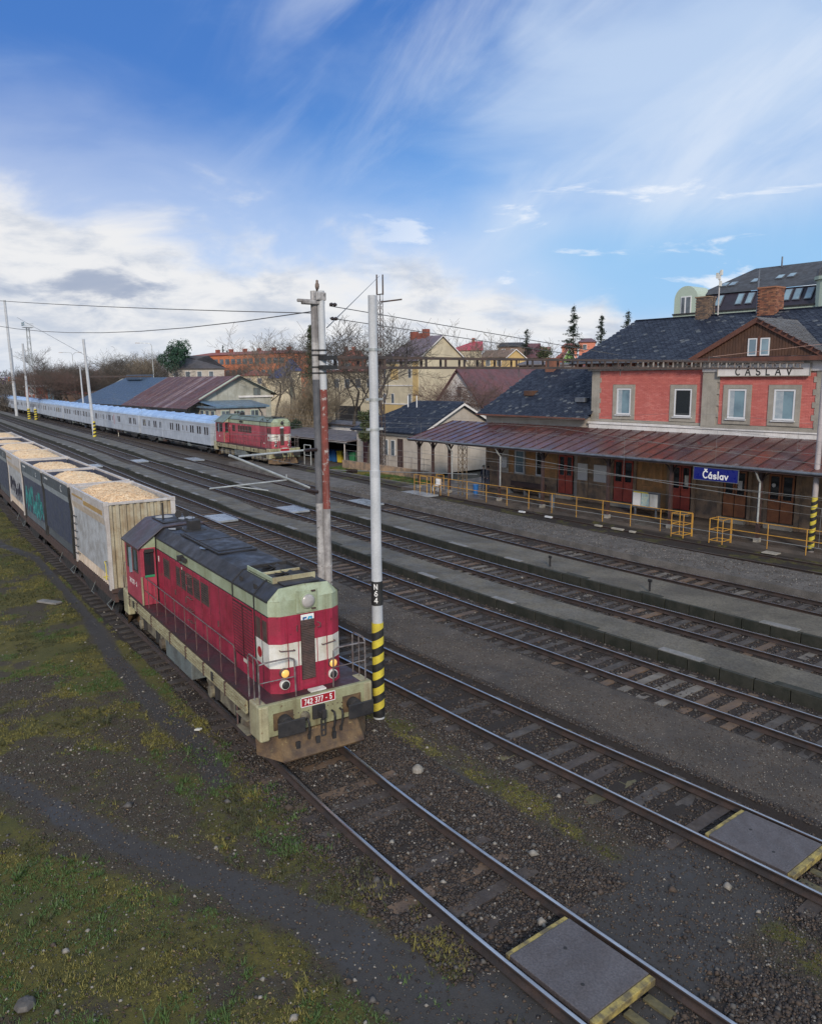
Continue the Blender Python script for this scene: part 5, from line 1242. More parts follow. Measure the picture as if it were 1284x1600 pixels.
# feeder insulator hanging left of the pale mast
sp = empty('span_wire', (-17.4, 11.2, 5.8), 0, 'span wire with a black ribbed insulator between the twin mast and the tracks', 'span wire')
b = MB(); b.tube([(-17.4, 11.2, 5.86), (-17.4, 11.7, 5.8), (-17.4, 16.5, 5.3)], .012, 5); W(b.build('wire', m_wirel), sp)
b = MB(); 
for i in range(10): b.cyl((-17.4, 11.72+i*.035, 5.79-i*.004), (-17.4, 11.735+i*.035, 5.79-i*.004), .055, .03, 10)
W(b.build('insulator', m_insul), sp)
def catenary(k, y0, zc, label, X=-16, span=52, m=m_wirel):
    t = empty('overhead_line', (X, y0, zc), 0, label, 'overhead wire', 'overhead wires above the tracks')
    con, mes, dr = [], [], MB()
    xs_ = np.arange(10, -330, -2.6)
    for x in xs_:
        y = float(TR[k](x)) + y0; u = ((x+17.3) / span) % 1.0; sag = 4*u*(1-u)
        con.append((x, y, zc)); mes.append((x, y, zc+1.35-1.0*sag))
    b = MB(); b.tube(con, .007, 4); W(b.build('contact_wire', m), t)
    b = MB(); b.tube(mes, .006, 4); W(b.build('messenger_wire', m), t)
    for c, q in list(zip(con, mes))[::3]: dr.cyl(c, q, .004, None, 3, False)
    W(dr.build('droppers', m, kind='stuff'), t)
catenary(2, -.1, 5.45, 'pair of overhead wires above the second track')
catenary(3, .1, 5.45, 'pair of overhead wires above the track by the nearest platform')
catenary(4, -.1, 5.45, 'pair of overhead wires above the bright middle track')
catenary(5, .1, 5.45, 'pair of overhead wires above the track by the gravel platform')
def wire(name, pts, r, m, label, sag=0.0, n=14):
    P = [Vector(p) for p in pts]; out_ = []
    for a, b in zip(P, P[1:]):
        for i in range(n):
            u = i/n; q = a.lerp(b, u); q.z -= 4*sag*u*(1-u); out_.append(q)
    out_.append(P[-1]); me = MB(); o0 = out_[0]; me.tube([q-o0 for q in out_], r, 4); o = me.build(name, m); o.location = o0
    tag(o, label, 'wire'); return o
wire('anchor_wire', [(-17.4, 11.3, 10.05), (-17.2, 23, 8.95)], .013, m_wire, 'upper guy wire running down from the twin mast to the lattice beam')
wire('anchor_wire', [(-17.4, 11.3, 9.75), (-17.2, 21, 8.9)], .013, m_wire, 'lower guy wire running down from the twin mast to the lattice beam')
wire('long_wire', [(-17.4, 10.85, 9.85), (-66.5, 3.1, 14.9)], .016, m_wire, 'upper of the two long wires sagging to the left of the twin mast', sag=.35)
wire('long_wire', [(-17.4, 10.85, 9.9), (-66.5, 8.1, 14.2)], .016, m_wire, 'lower of the two long wires sagging to the left of the twin mast', sag=1.35)
wire('long_wire', [(-150, 34, 19.0), (-118.7, 36.0, 11.5)], .025, m_wire, 'short wire dropping to the distant striped mast')
wire('mast_wire', [(-17.4, 11.2, 9.5), (-56.9, 42.2, 17.0)], .014, m_wire, 'thin wire from the twin mast up to the lattice mast top')
wire('feeder_wire', [(-17.2, 29, 8.95), (-17, 37.8, 9.6), (-16, 60, 11)], .010, M('rosy_wire', (.4, .25, .2), None, .5), 'thin wire rising past the wooden gable at the right')
for zz, yy in ((1.9, 36.0), (2.6, 36.1)):
    wire('fence_wire', [(-44, yy-.4, zz+.55), (-10, yy-.2, zz)], .008, m_wirel, 'thin wire stretched in front of the canopy posts at height %s' % ('of the railing' if zz < 2 else 'of the door windows'))
# distant masts
def mast(x, y, h, label, bands=False, r=.17, lean=(0, 0), arm=None):
    t = empty('catenary_mast', (x, y, -.2), 0, label, 'mast', 'masts of the overhead line')
    MB().cyl((0, 0, 0), (lean[0]*h, lean[1]*h, h), r, r*.75, 10).build('shaft', m_conc, t)
    if bands: striped(t, r*1.02, .1, 2.6, 5)
    if arm: MB().box(-.06, 0, arm-.12, .06, 9, arm+.12).build('cross_beam', m_truss, t)
    return t
L_ = (-.035, -.01)
mast(-118.7, 35.9, 14.3, 'distant leaning mast with a black and yellow foot in front of the silver coaches', True, .24, (-.012, -.035), 9.0)
mast(-186, 42.8, 9.5, 'left one of two short striped posts at the far end of the yard', True, .3); mast(-182, 43.2, 3.0, 'right one of two short striped posts at the far end of the yard', True, .3)
mast(-150, 43.9, 11, 'pale mast standing behind the silver coaches, left of the blue shed', False, .16, (0, -.02))
mast(-205, 44.5, 27, 'tall dark mast rising high at the far left', False, .35, (-.02, -.01)); mast(-200, 46, 17, 'pale mast left of the floodlight tower', False, .3)
mast(-230, 50, 17, 'mast just behind the floodlight tower', False, .28); mast(-190, 57, 11.5, 'bare pole beyond the coaches, left of the hooked street lamp', False, .2)
for i, (x, y, h) in enumerate(((-260, 50, 16), (-290, 54, 17), (-320, 56, 16))): mast(x, y, h, ['far mast at the left edge, nearest of three', 'far mast at the left edge, middle of three', 'far mast at the left edge, farthest of three'][i], False, .3)
tw = lattice('floodlight_tower', -230, 54.5, 22.3, 1.1, m_tube, 'tall steel tower carrying two rows of floodlights', cat='floodlight tower', step=1.6)
pf = MB(); pf.box(-1.2, -1.2, 22.4, 1.2, 1.2, 22.5); 
for s in (-1, 1):
    for z in (22.9, 23.4): pf.tube([(-1.2, s*1.2, z), (1.2, s*1.2, z)], .04, 4); pf.tube([(s*1.2, -1.2, z), (s*1.2, 1.2, z)], .04, 4)
pf.build('platform', m_tube, tw)
for i in range(3):
    for j in range(2): bx('floodlight', tw, (-1.0+i*.8, -1.3, 23.1+j*.5-.15, -.5+i*.8, -1.0, 23.1+j*.5+.2), m_glassb)
def lamp(x, y, h, dirv, label, dbl=False):
    t = empty('street_lamp', (x, y, -.2), 0, label, 'street lamp', 'street lamps beyond the yard'); d = Vector(dirv)
    MB().cyl((0, 0, 0), (0, 0, h-.6), .12, .07, 8).tube([(0, 0, h-.6), d*.25+Vector((0, 0, h-.1)), d*.8+Vector((0, 0, h)), d*2.6+Vector((0, 0, h+.05))], .05, 6).build('pole', m_tube, t)
    e = d*2.9+Vector((0, 0, h+.03)); MB().obox(e, d*.45, (-d.y*.18, d.x*.18, 0), (0, 0, .08)).build('lamp_head', m_lip, t)
    if dbl:
        MB().tube([(0, 0, h-.6), -d*.8+Vector((0, 0, h)), -d*1.6+Vector((0, 0, h+.05))], .05, 6).build('arm', m_tube, t); MB().obox(-d*1.9+Vector((0, 0, h+.03)), d*.45, (-d.y*.18, d.x*.18, 0), (0, 0, .08)).build('lamp_head', m_lip, t)
lamp(-168, 64, 16.2, (-.5, -.866, 0), 'hooked street lamp rising above the blue shed roof')
lamp(-215, 61, 15.6, (-.6, -.8, 0), 'double headed street lamp behind the silver coaches', True)
# ------------------------------------------------------------------ the station
m_brick = M('red_painted_brick', (0.60, 0.175, 0.145), (0.53, 0.145, 0.12), 0.75, 1.0, fine=.05, streak=.15, streak_col=(.2, .09, .08))
m_bricks = [m_brick, M('red_brick_darker', (0.54, 0.15, 0.125), (0.50, 0.13, 0.11), 0.75, 1.0, fine=.05), M('red_brick_paler', (0.62, 0.21, 0.175), (0.57, 0.17, 0.145), 0.75, 1.0, fine=.05)]
m_quoin = M('grey_plaster_trim', (0.36, 0.335, 0.285), (0.28, 0.26, 0.22), 0.8, 1.4, bump=.15, streak=.25, streak_col=(.13, .11, .09))
m_cream2 = M('pale_plaster', (0.46, 0.42, 0.37), (0.38, 0.34, 0.29), 0.8, 1.0, bump=.12, streak=.35, streak_col=(.22, .18, .14))
m_whitep = M('white_plaster', (0.74, 0.72, 0.70), (0.62, 0.60, 0.57), 0.8, 1.0, bump=.1, streak=.3, streak_col=(.3, .26, .22))
m_slate = [M('slate_blue', (0.017, 0.024, 0.042), (0.025, 0.032, 0.050), 0.6, 3, bump=.2, fine=.15, spec=.3), M('slate_dark', (0.012, 0.017, 0.032), (0.02, 0.026, 0.042), 0.65, 3, bump=.2, fine=.15, spec=.25), M('slate_lichen', (0.11, 0.12, 0.13), (0.04, 0.045, 0.05), 0.65, 6, bump=.2, fine=.2)]
m_slategrey = M('grey_slate', (0.13, 0.125, 0.12), (0.09, 0.085, 0.085), 0.6, 3, bump=.3, fine=.2)
m_rust = [M('rusty_sheet', (0.125, 0.045, 0.033), (0.070, 0.034, 0.034), 0.34, .5, bump=.1, rvar=.22, streak=.5, streak_col=(.10, .09, .11), sx=2.5, spots=.3, spot_col=(.17, .16, .18), spot_scale=.9),
          M('rusty_sheet_dark', (0.095, 0.033, 0.032), (0.06, 0.030, 0.034), 0.32, .5, bump=.1, rvar=.22, streak=.3, streak_col=(.14, .14, .17), sx=2.5, spots=.35, spot_col=(.17, .16, .18), spot_scale=.9),
          M('rusty_sheet_silvered', (0.15, 0.13, 0.145), (0.09, 0.05, 0.05), 0.32, 1.0, bump=.1, rvar=.2)]
m_seam = M('roof_seam', (0.05, 0.025, 0.025), None, .5)
m_wood = M('brown_gable_boards', (0.10, 0.05, 0.03), (0.07, 0.035, 0.022), 0.7, 2, streak=.4)
m_woodr = M('red_brown_beam', (0.15, 0.06, 0.04), (0.10, 0.045, 0.032), 0.7, 2)
m_doorr = M('faded_red_door', (0.52, 0.09, 0.055), (0.40, 0.07, 0.05), 0.6, 2, streak=.2)
m_doorb = M('varnished_brown_door', (0.40, 0.15, 0.06), (0.27, 0.10, 0.045), 0.5, 2, streak=.25)
m_ochre = M('stained_ochre_wall', (0.56, 0.29, 0.12), (0.32, 0.19, 0.09), 0.8, 1.2, bump=.2, streak=.4)
m_greyw = M('stained_grey_wall', (0.40, 0.27, 0.17), (0.19, 0.145, 0.11), 0.85, 1.5, bump=.25, streak=.5)
m_upvc = M('white_window_frame', (0.66, 0.67, 0.68), None, .4, fine=.02)
m_post = M('dark_maroon_post', (0.045, 0.028, 0.028), (0.07, 0.04, 0.035), .6, 3)
m_gut = M('grey_blue_gutter', (0.16, 0.18, 0.21), (0.10, 0.11, 0.13), .45, 2, metal=.3)
m_signb = M('sign_navy', (0.008, 0.014, 0.16), None, .35, fine=.02)
m_curt = M('pale_curtain', (.4, .45, .47), (.3, .36, .4), .7, 3)
FY = 41.0
st = empty('station_building', (-25, FY, 0), 0, 'red two storey station building with a slate roof and a wooden gable', 'station building')
def wp(mb, name, mats, p=st, **k): return W(mb.build(name, mats, **k), p)
def wbx(name, p, b, m, bevel=0.0, **k): return W(bx(name, None, b, m, bevel, **k), p)
XL, XR = -32.6, -17.75
# core walls
c = MB(); c.box(XL, FY+.06, 0.1, XR+9, FY+10.6, 9.0); wp(c, 'wall_core', m_greyw)
wbx('wall_end', st, (XL-.02, FY+.02, 5.3, XL+.05, FY+10.6, 9.0), m_cream2)
def brickwork(p, x0, x1, z0, z1, y, holes, name='brick_facing'):
    """courses of painted brick, recessed joints, a hole for every window"""
    bl, bh = .29, .075; r = random.Random(int(x0*7)); b = MB(); z = z0; row = 0
    while z < z1 - .02:
        x = x0 - (bl/2 if row % 2 else 0)
        while x < x1:
            a, e = max(x, x0), min(x+bl, x1)
            for hx0, hx1, hz0, hz1 in holes:
                if hz0 < z+bh*.5 < hz1 and a < hx1 and e > hx0:
                    if a < hx0: e = min(e, hx0)
                    elif e > hx1: a = max(a, hx1)
                    else: a = e
            if e - a > .03:
                b.m = r.choice([0, 0, 0, 0, 1, 2]); d = r.uniform(0, .006)
                n = len(b.v); yy = y-.02-d
                b.v += [(a, yy, z), (e-.008, yy, z), (e-.008, yy, z+bh-.008), (a, yy, z+bh-.008), (a, y+.01, z), (e-.008, y+.01, z), (e-.008, y+.01, z+bh-.008), (a, y+.01, z+bh-.008)]
                for f in ((0, 1, 2, 3), (3, 2, 6, 7), (0, 4, 5, 1), (0, 3, 7, 4), (1, 5, 6, 2)): b.f.append(tuple(n+i for i in f)); b.mi.append(b.m)
            x += bl
        z += bh; row += 1
    return wp(b, name, m_bricks, p, kind='stuff')
wins = [(-30.66, -29.58), (-26.60, -25.44), (-23.18, -22.10), (-20.62, -19.46)]
WZ0, WZ1 = 5.86, 7.50
fr = .27
holes = [(a-fr, b+fr, WZ0-fr-.1, WZ1+fr-.05) for a, b in wins]
brickwork(st, XL+.62, -24.75, 5.55, 8.5, FY, holes[:2]); brickwork(st, -23.7, XR-.6, 5.55, 8.3, FY-.14, holes[2:])
rz = MB(); rz.box(-24.55, FY-.13, 4.78, XR+.05, FY+.07, 9.0); wp(rz, 'projecting_bay', m_quoin)
# trims
wbx('plaster_pier', st, (XL, FY-.045, 5.5, XL+.6, FY+.05, 8.55), m_quoin); wbx('plaster_pier', st, (-24.74, FY-.2, 5.45, -23.85, FY+.05, 8.45), m_quoin); wbx('plaster_pier', st, (XR-.7, FY-.2, 5.45, XR+.06, FY+.05, 8.45), m_quoin)
for i in range(9):
    z = 5.6+i*.32
    for a, b, yy in ((XL+.6, XL+.6+(.13 if i % 2 else .03), FY-.045), (-23.86, -23.86+(.16 if i % 2 else .03), FY-.2), (XR-.70-(.16 if i % 2 else .03), XR-.69, FY-.2)):
        wbx('quoin', st, (a, yy+.002, z, b, yy+.1, z+.29), m_quoin)
wbx('band', st, (XL, FY-.05, 5.40, -24.76, FY+.05, 5.56), m_quoin); wbx('band', st, (-24.74, FY-.21, 5.33, XR+.08, FY+.05, 5.47), m_quoin)
wbx('cornice', st, (XL-.25, FY-.18, 8.56, -24.76, FY+.05, 8.74), m_quoin); wbx('cornice', st, (XL-.35, FY-.34, 8.74, -24.76, FY+.05, 8.96), m_cream2)
wbx('cornice', st, (-24.75, FY-.26, 8.42, XR+.1, FY+.05, 8.95), m_whitep)
wbx('sill_course', st, (XL-.15, FY-.2, 5.24, XR+5, FY+.05, 5.38), m_whitep); wbx('white_band', st, (XL-.1, FY-.14, 4.80, XR+9, FY+.05, 5.22), m_whitep)
for i, (a, b) in enumerate(wins):
    yy = FY-(.0 if i < 2 else .14)
    s_ = MB()
    for q in ((a-fr, WZ0-fr, a, WZ1+fr-.06), (b, WZ0-fr, b+fr, WZ1+fr-.06), (a, WZ1, b, WZ1+fr-.06), (a, WZ0-fr, b, WZ0)): s_.box(q[0], yy-.07, q[1], q[2], yy+.05, q[3])
    so = wp(s_, 'window_surround', m_quoin)
    f = MB(); rectframe(f, a+.02, b-.02, WZ0+.02, WZ1-.02, yy-.03, .09, .03)
    fo = wp(f, 'window', m_upvc)
    W(bx('sill', None, (a-.05, yy-.16, WZ0-.05, b+.05, yy-.02, WZ0), m_upvc), fo)
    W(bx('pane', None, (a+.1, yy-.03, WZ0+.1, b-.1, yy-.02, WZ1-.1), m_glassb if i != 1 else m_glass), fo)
    if i in (0, 2, 3): W(bx('curtain', None, (a+.1, yy-.031, WZ0+.1, a+.1+(.30, 0, .28, .42)[i], yy-.0305, WZ1-.1), m_curt), fo)
    if i == 1: W(bx('curtain', None, (a+.1, yy-.018, WZ0+.1, b-.1, yy-.01, WZ1-.1), m_curt), fo)
wbx('right_wing_wall', st, (XR+.05, FY+1.2, 4.8, XR+9, FY+1.3, 8.9), m_brick)
# name board
nb = wbx('name_board', st, (-23.75, FY-.36, 8.18, -18.75, FY-.28, 8.80), m_whitep)
nf = MB(); rectframe(nf, -23.78, -18.72, 8.15, 8.83, FY-.37, .045, .02); W(nf.build('board_rim', m_quoin), nb)
lettering('name_letters', ['C^', 'A\'', 'S', 'L', 'A', 'V'], .37, m_black, nb, frame_mat((-21.2, FY-.364, 8.41), (1, 0, 0), (0, 0, 1)), pen=.17, gap=.82, world=True)
# slates: courses of overlapping plates laid over a roof plane
def slates(p, A, Bv, Cv, sz, seed, mats=None, clip=None, name='roof_slates'):
    """A eave start, Bv vector along the eave, Cv vector up the slope; clip(u, v) keeps a slate"""
    A, Bv, Cv = Vector(A), Vector(Bv), Vector(Cv); n = Bv.cross(Cv).normalized(); r = random.Random(seed)
    bu, cu = Bv.normalized(), Cv.normalized(); LB, LC = Bv.length, Cv.length; b = MB(); row = 0; v = 0
    stp = sz*.62
    while v < LC:
        u = -(sz/2 if row % 2 else 0)
        while u < LB:
            if clip is None or clip((u+sz/2)/LB, (v+stp/2)/LC):
                b.m = r.choices([0, 1, 2], [5, 6, .5])[0]; j = r.uniform(-.01, .01); h = .014+r.uniform(0, .014)
                u0, u1, v0, v1 = u+.006, u+sz-.006, v-.03+j, v+stp+.06
                um = (u0+u1)/2
                Pq = [A+bu*um+cu*(v0-.06)+n*h, A+bu*u1+cu*(v0+.06)+n*h, A+bu*u1+cu*v1+n*.002, A+bu*u0+cu*v1+n*.002, A+bu*u0+cu*(v0+.06)+n*h]
                b.quad(*Pq)
                b.quad(Pq[0], Pq[1], Pq[1]-n*.02, Pq[0]-n*.02); b.quad(Pq[4], Pq[0], Pq[0]-n*.02, Pq[4]-n*.02)
            u += sz
        v += stp; row += 1
    return W(b.build(name, mats or m_slate, kind='stuff'), p)
EV, RDG = 9.12, 11.92; YE, YR = FY-.75, 46.3; XE0, XE1 = XL-1.3, XR+10; XRG = -33.3+4.1
rf = MB()
rf.quad((XE0, YE, EV), (XE1, YE, EV), (XE1, YR, RDG), (-33.25+.0, YR, RDG)); rf.quad((XE0, YE, EV), (-33.25+.0, YR, RDG), (XE0, FY+11.3, EV)); rf.quad((XE0, FY+11.3, EV), (-33.25+.0, YR, RDG), (XE1, YR, RDG), (XE1, FY+11.3, EV))
rfo = wp(rf, 'roof', m_slate[1])
hipf = (-33.25-XE0)/(XE1-XE0)
slates(rfo, (XE0, YE, EV), (XE1-XE0, 0, 0), (0, YR-YE, RDG-EV), .34, 5, clip=lambda u, v: u > hipf*v)
wbx('eave_board', rfo, (XE0, YE-.02, EV-.16, -25.3, YE+.06, EV-.02), m_woodr); 
s = MB(); s.box(XE0, YE-.01, EV-.12, -25.4, FY, EV-.1); wp(s, 'soffit', m_woodr)
for i in range(9): wbx('rafter_end', rfo, (XE0+.4+i*.85, YE+.05, EV-.30, XE0+.5+i*.85, FY-.05, EV-.12), m_woodr)
g = MB(); g.box(XE0, YE-.12, EV-.1, -25.2, YE-.02, EV); wp(g, 'gutter', m_gut)
rg = MB(); rg.obox(((XE1-33.25)/2, YR, RDG+.03), ((XE1+33.25)/2, 0, 0), (0, .12, 0), (0, 0, .03)); wp(rg, 'ridge_cap', m_slate[1], rfo)
# wooden gable over the bay
GX, GW, GZ0, GZ1, GYF = -21.5, 3.95, 9.05, 11.15, FY-.75
gb = MB(); gb.prism([(GX-GW+.5, GZ0), (GX+GW-.5, GZ0), (GX, GZ1-.25)], 'y', FY-.64, FY-.5); go = wp(gb, 'gable', m_wood)
bd_ = MB()
x_ = GX-GW+.6
while x_ < GX+GW-.6:
    zt = GZ0+(GZ1-.3-GZ0)*(1-abs(x_+.07-GX)/(GW-.5)); 
    if zt > GZ0+.1: W(MB().box(x_, FY-.665, GZ0, x_+.14, FY-.638, zt).build('gable_board', m_wood), go)
    x_ += .158
for s_ in (-1, 1):
    d = Vector((GW*s_, 0, -(GZ1-GZ0))); L = d.length; dn = d.normalized()
    b = MB(); b.obox(Vector((GX, GYF, GZ1)) + d/2 - Vector((0, 0, .1)), d/2, (0, .05, 0), (0, 0, .14)); wp(b, 'barge_board', m_woodr, go, bevel=.01)
    b = MB(); b.obox(Vector((GX, GYF+.25, GZ1-.22)) + d/2, d/2, (0, .28, 0), (0, 0, .03)); wp(b, 'gable_soffit', m_woodr, go)
    rfq = MB(); yb = lambda z: YE+(z-EV)/(RDG-EV)*(YR-YE)
    e = (GX+GW*s_, GYF-.05, GZ0+.02); a = (GX, GYF-.05, GZ1+.04)
    rfq.quad(e, a, (GX, yb(GZ1+.04)+.1, GZ1+.04), (GX+GW*s_, yb(GZ0)+.1, GZ0+.02)); wp(rfq, 'gable_roof', m_slategrey)
b = MB(); b.box(GX-GW+.2, FY-.84, GZ0-.12, GX+GW-.2, FY-.6, GZ0+.1); wp(b, 'gable_sill_beam', m_woodr)
sl1 = slates(rfo, (GX, GYF-.05, GZ1+.05), (0, yb(GZ1)-GYF+.05, 0), (GW, 0, -(GZ1-GZ0)), .30, 8, [m_slategrey, m_slategrey, m_slate[2]], clip=lambda u, v: u < 1.0-.95*v*.9)
for k, xw in enumerate((-21.93, -21.26)):
    f = MB(); rectframe(f, xw, xw+.5, 9.22, 10.12, FY-.68, .06, .03); fo = wp(f, 'gable_window', m_upvc, go)
    
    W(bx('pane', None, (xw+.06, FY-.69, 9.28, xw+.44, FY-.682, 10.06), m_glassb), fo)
wbx('window_post', go, (-21.41, FY-.72, 9.2, -21.28, FY-.67, 10.22), m_woodr)
# chimneys and antenna, antenna is a thing
for k, (cx, cy, w_, zt) in enumerate(((-28.1, 46.2, .42, 13.0), (-23.9, 46.2, .52, 13.2))):
    b = MB(); r = random.Random(k); z = 11.5
    m_chb = [M('chimney_brick_%s' % c_, col, None, .85, 3, bump=.2) for c_, col in zip('abc', (((.16, .11, .08), (.22, .15, .10), (.10, .08, .07)) if k == 0 else ((.24, .10, .06), (.3, .14, .08), (.14, .07, .05))))]
    ch = wbx('chimney', st, (cx-w_+.02, cy-w_+.02, 11.5, cx+w_-.02, cy+w_-.02, zt-.02), m_chb[2])
    row = 0
    while z < zt:
        for side in range(4):
            nb_ = 4
            for i in range(nb_):
                b.m = r.choice([0, 0, 1, 2]); L = 2*w_/nb_; u = -w_+i*L+(L/2 if row % 2 and i < nb_-1 else 0); u1 = min(u+L-.012, w_)
                d = w_+r.uniform(0, .02)
                q = [(cx+u, cy-d, cx+u1, cy-w_+.05), (cx+w_-.05, cy+u, cx+d, cy+u1), (cx+u, cy+w_-.05, cx+u1, cy+d), (cx-d, cy+u, cx-w_+.05, cy+u1)][side]
                b.box(q[0], q[1], z, q[2], q[3], z+.07)
        z += .082; row += 1
    W(b.build('chimney_bricks', m_chb, kind='stuff'), ch)
    W(bx('chimney_cap', None, (cx-w_-.05, cy-w_-.05, zt, cx+w_+.05, cy+w_+.05, zt+.08), m_chb[1]), ch)
an = empty('roof_antenna', (-27.1, 46.0, 11.9), 0, 'white pole with small antenna boxes on the slate ridge left of the orange chimney', 'antenna')
b = MB(); b.cyl((0, 0, 0), (0, 0, 2.6), .045, .04, 8); b.build('pole', m_lip, an)
for z, dx in ((2.1, .0), (2.35, .12), (2.2, -.14), (1.7, .08)): bx('antenna_box', an, (dx-.07, -.1, z, dx+.07, .02, z+.32), m_white, bevel=.01)
pp = empty('vent_pipe', (-24.5, 45.8, 11.8), 0, 'thin dark pipe beside the orange brick chimney', 'pipe'); MB().cyl((0, 0, 0), (0, 0, 2.5), .05, .05, 8).build('pipe', m_gut, pp); MB().cyl((0, 0, 2.5), (0, 0, 2.56), .07, .07, 8).build('pipe_cap', m_gut, pp)
# ground floor under the canopy: panels between piers, doors, windows
def gpanel(x0, x1, m, z0=.13, z1=4.75, d=.0, name='wall_panel'): return wbx(name, st, (x0, FY-.02-d, z0, x1, FY+.04, z1), m)
gp = [(-47.5, -43.0, m_cream2), (-32.7, -31.0, m_greyw), (-29.05, -26.7, m_ochre), (-25.05, -23.35, m_greyw), (-21.75, -20.75, m_greyw), (-19.05, -12, m_greyw)]
for a, b_, m in gp[1:]: gpanel(a, b_, m)
for a, b_ in ((-31.05, -30.65), (-29.15, -28.95), (-26.8, -26.5), (-25.15, -24.9), (-23.5, -23.2), (-21.75, -21.55), (-20.8, -20.6), (-19.15, -18.9)): wbx('pier', st, (a, FY-.12, .13, b_, FY+.03, 4.78), m_greyw)
# left wing wall and roof
lw = empty('station_wing', (-38, FY, 0), 0, 'low left wing of the station with a dark blue slate roof', 'station wing')
WX0, WX1 = -42.3, XL-.02
c = MB(); c.box(WX0, FY-.0, .1, WX1, FY+9.0, 5.6); W(c.build('wall', m_cream2), lw)
for a, b_, m in ((WX0+.05, -40.9, m_greyw), (-39.9, -39.4, m_ochre), (-38.2, -37.3, m_ochre), (-36.5, -35.3, m_ochre), (-33.6, -32.7, m_greyw)): W(bx('wall_panel', None, (a, FY-.06, .13, b_, FY+.03, 4.7), m), lw)
W(bx('plinth', None, (WX0, FY-.09, .13, -35.3, FY+.03, 1.35), m_greyw), lw)
r1 = MB(); e0, e1 = (WX0-.3, FY-.7, 5.60), (WX1+.1, FY-.7, 5.60); h0, h1 = (WX0+.75, 45.3, 8.75), (WX1+.1, 45.3, 8.75)
r1.quad(e0, e1, h1, h0); r1.quad(e0, h0, (WX0-.3, FY+9.5, 5.6)); r1.quad(h0, h1, (WX1+.1, FY+9.5, 5.6), (WX0-.3, FY+9.5, 5.6)); ro = W(r1.build('roof', m_slate[1]), lw)
slates(ro, e0, Vector(e1)-Vector(e0), (0, 45.3-FY+.7, 3.15), .32, 9, clip=lambda u, v: u > .105*v)
W(bx('gutter', None, (WX0-.3, FY-.84, 5.5, WX1+.1, FY-.72, 5.6), m_woodr), lw)
W(bx('dormer_hatch', None, (-39.7, 42.2, 6.9, -38.9, 42.9, 7.25), m_wood, bevel=.02), lw); W(bx('roof_light', None, (-34.5, 41.6, 6.55, -33.7, 42.3, 6.85), m_gut, bevel=.02), lw)
ch = W(bx('chimney', None, (-40.2, 45.0, 8.3, -39.4, 45.7, 9.6), M('wing_chimney', (.24, .1, .06), (.16, .08, .06), .85, 4, bump=.3)), lw)
def gdoor(x0, x1, m, z1=3.05, glass=True, p=st, label=None, leaf=2, z0=.45):
    d = wbx('door', p, (x0, FY-.10, z0, x1, FY-.03, z1), m_grille); n = leaf; wd = (x1-x0)/n
    wbx('door_step', p, (x0-.05, FY-.35, .13, x1+.05, FY-.1, z0-.02), m_quoin)
    for i in range(n):
        a = x0+i*wd+.03; b_ = x0+(i+1)*wd-.03
        W(bx('leaf', None, (a, FY-.14, z0+.02, b_, FY-.10, z0+1.15), m), d)
        f = MB(); rectframe(f, a, b_, z0+1.16, z1-.03, FY-.12, .09, .02); W(f.build('leaf_frame', m), d)
        W(bx('door_pane', None, (a+.09, FY-.115, z0+1.25, b_-.09, FY-.105, z1-.12), m_glass), d)
    f = MB(); rectframe(f, x0, x1, z1, z1+.6, FY-.09, .06, .03); fo = W(f.build('transom', m), d); W(bx('transom_pane', None, (x0+.06, FY-.09, z1+.06, x1-.06, FY-.08, z1+.54), m_glass), d)
    if label: d['label'] = label
    return d
gdoor(-30.6, -29.15, m_doorr, label='double door, red below and glazed above'); d2 = gdoor(-26.45, -25.2, m_doorr, label='red door with notices on its glass'); gdoor(-23.15, -21.8, m_doorb, label='varnished brown double door'); gdoor(-20.6, -19.2, m_doorb, label='brown double door near the right edge')
W(bx('notice', None, (-25.6, FY-.13, 1.9, -25.35, FY-.118, 2.5), m_white), d2)
gdoor(-35.15, -33.9, m_doorr, p=lw, label='red door left of the notice boards')
for a, b_, p in ((-39.2, -38.3, lw), (-37.2, -36.6, lw)):
    f = MB(); rectframe(f, a, b_, 1.45, 3.1, FY-.1, .08, .04); fo = W(f.build('window', m_upvc), p); W(bx('pane', None, (a+.08, FY-.1, 1.53, b_-.08, FY-.09, 3.02), m_glassb if a < -38 else m_glass), fo)
for a, b_, z0, z1, nm_ in ((-33.52, -32.72, 1.5, 2.6, 'left white notice board'), (-32.2, -31.2, 1.5, 2.6, 'right white notice board'), (-40.65, -40.05, 1.75, 2.5, 'small white poster on the wing wall')):
    o = bx('notice_board', None, (a, FY-.12, z0, b_, FY-.05, z1), m_cream2 if 0 else m_upvc, bevel=.01); W(o, st if a > -36 else lw); 
for i, (x, z) in enumerate(((-22.7, 2.5), (-20.3, 2.45))):
    dk = MB(); dk.lathe((x, FY-.15, z), [(.11, 0), (.11, -.01)], 16, 'y'); wp(dk, 'round_sticker', m_upvc)
wbx('door_notice', st, (-22.3, FY-.155, 2.0, -22.05, FY-.145, 2.5), m_upvc)
# plywood panel with faint battens
pb = wbx('boarded_window', st, (-28.6, FY-.06, 1.6, -27.1, FY-.02, 3.5), m_ochre)
for i in range(6): W(bx('board', None, (-28.55+i*.24, FY-.075, 1.65, -28.35+i*.24, FY-.06, 3.45), m_ochre), pb)
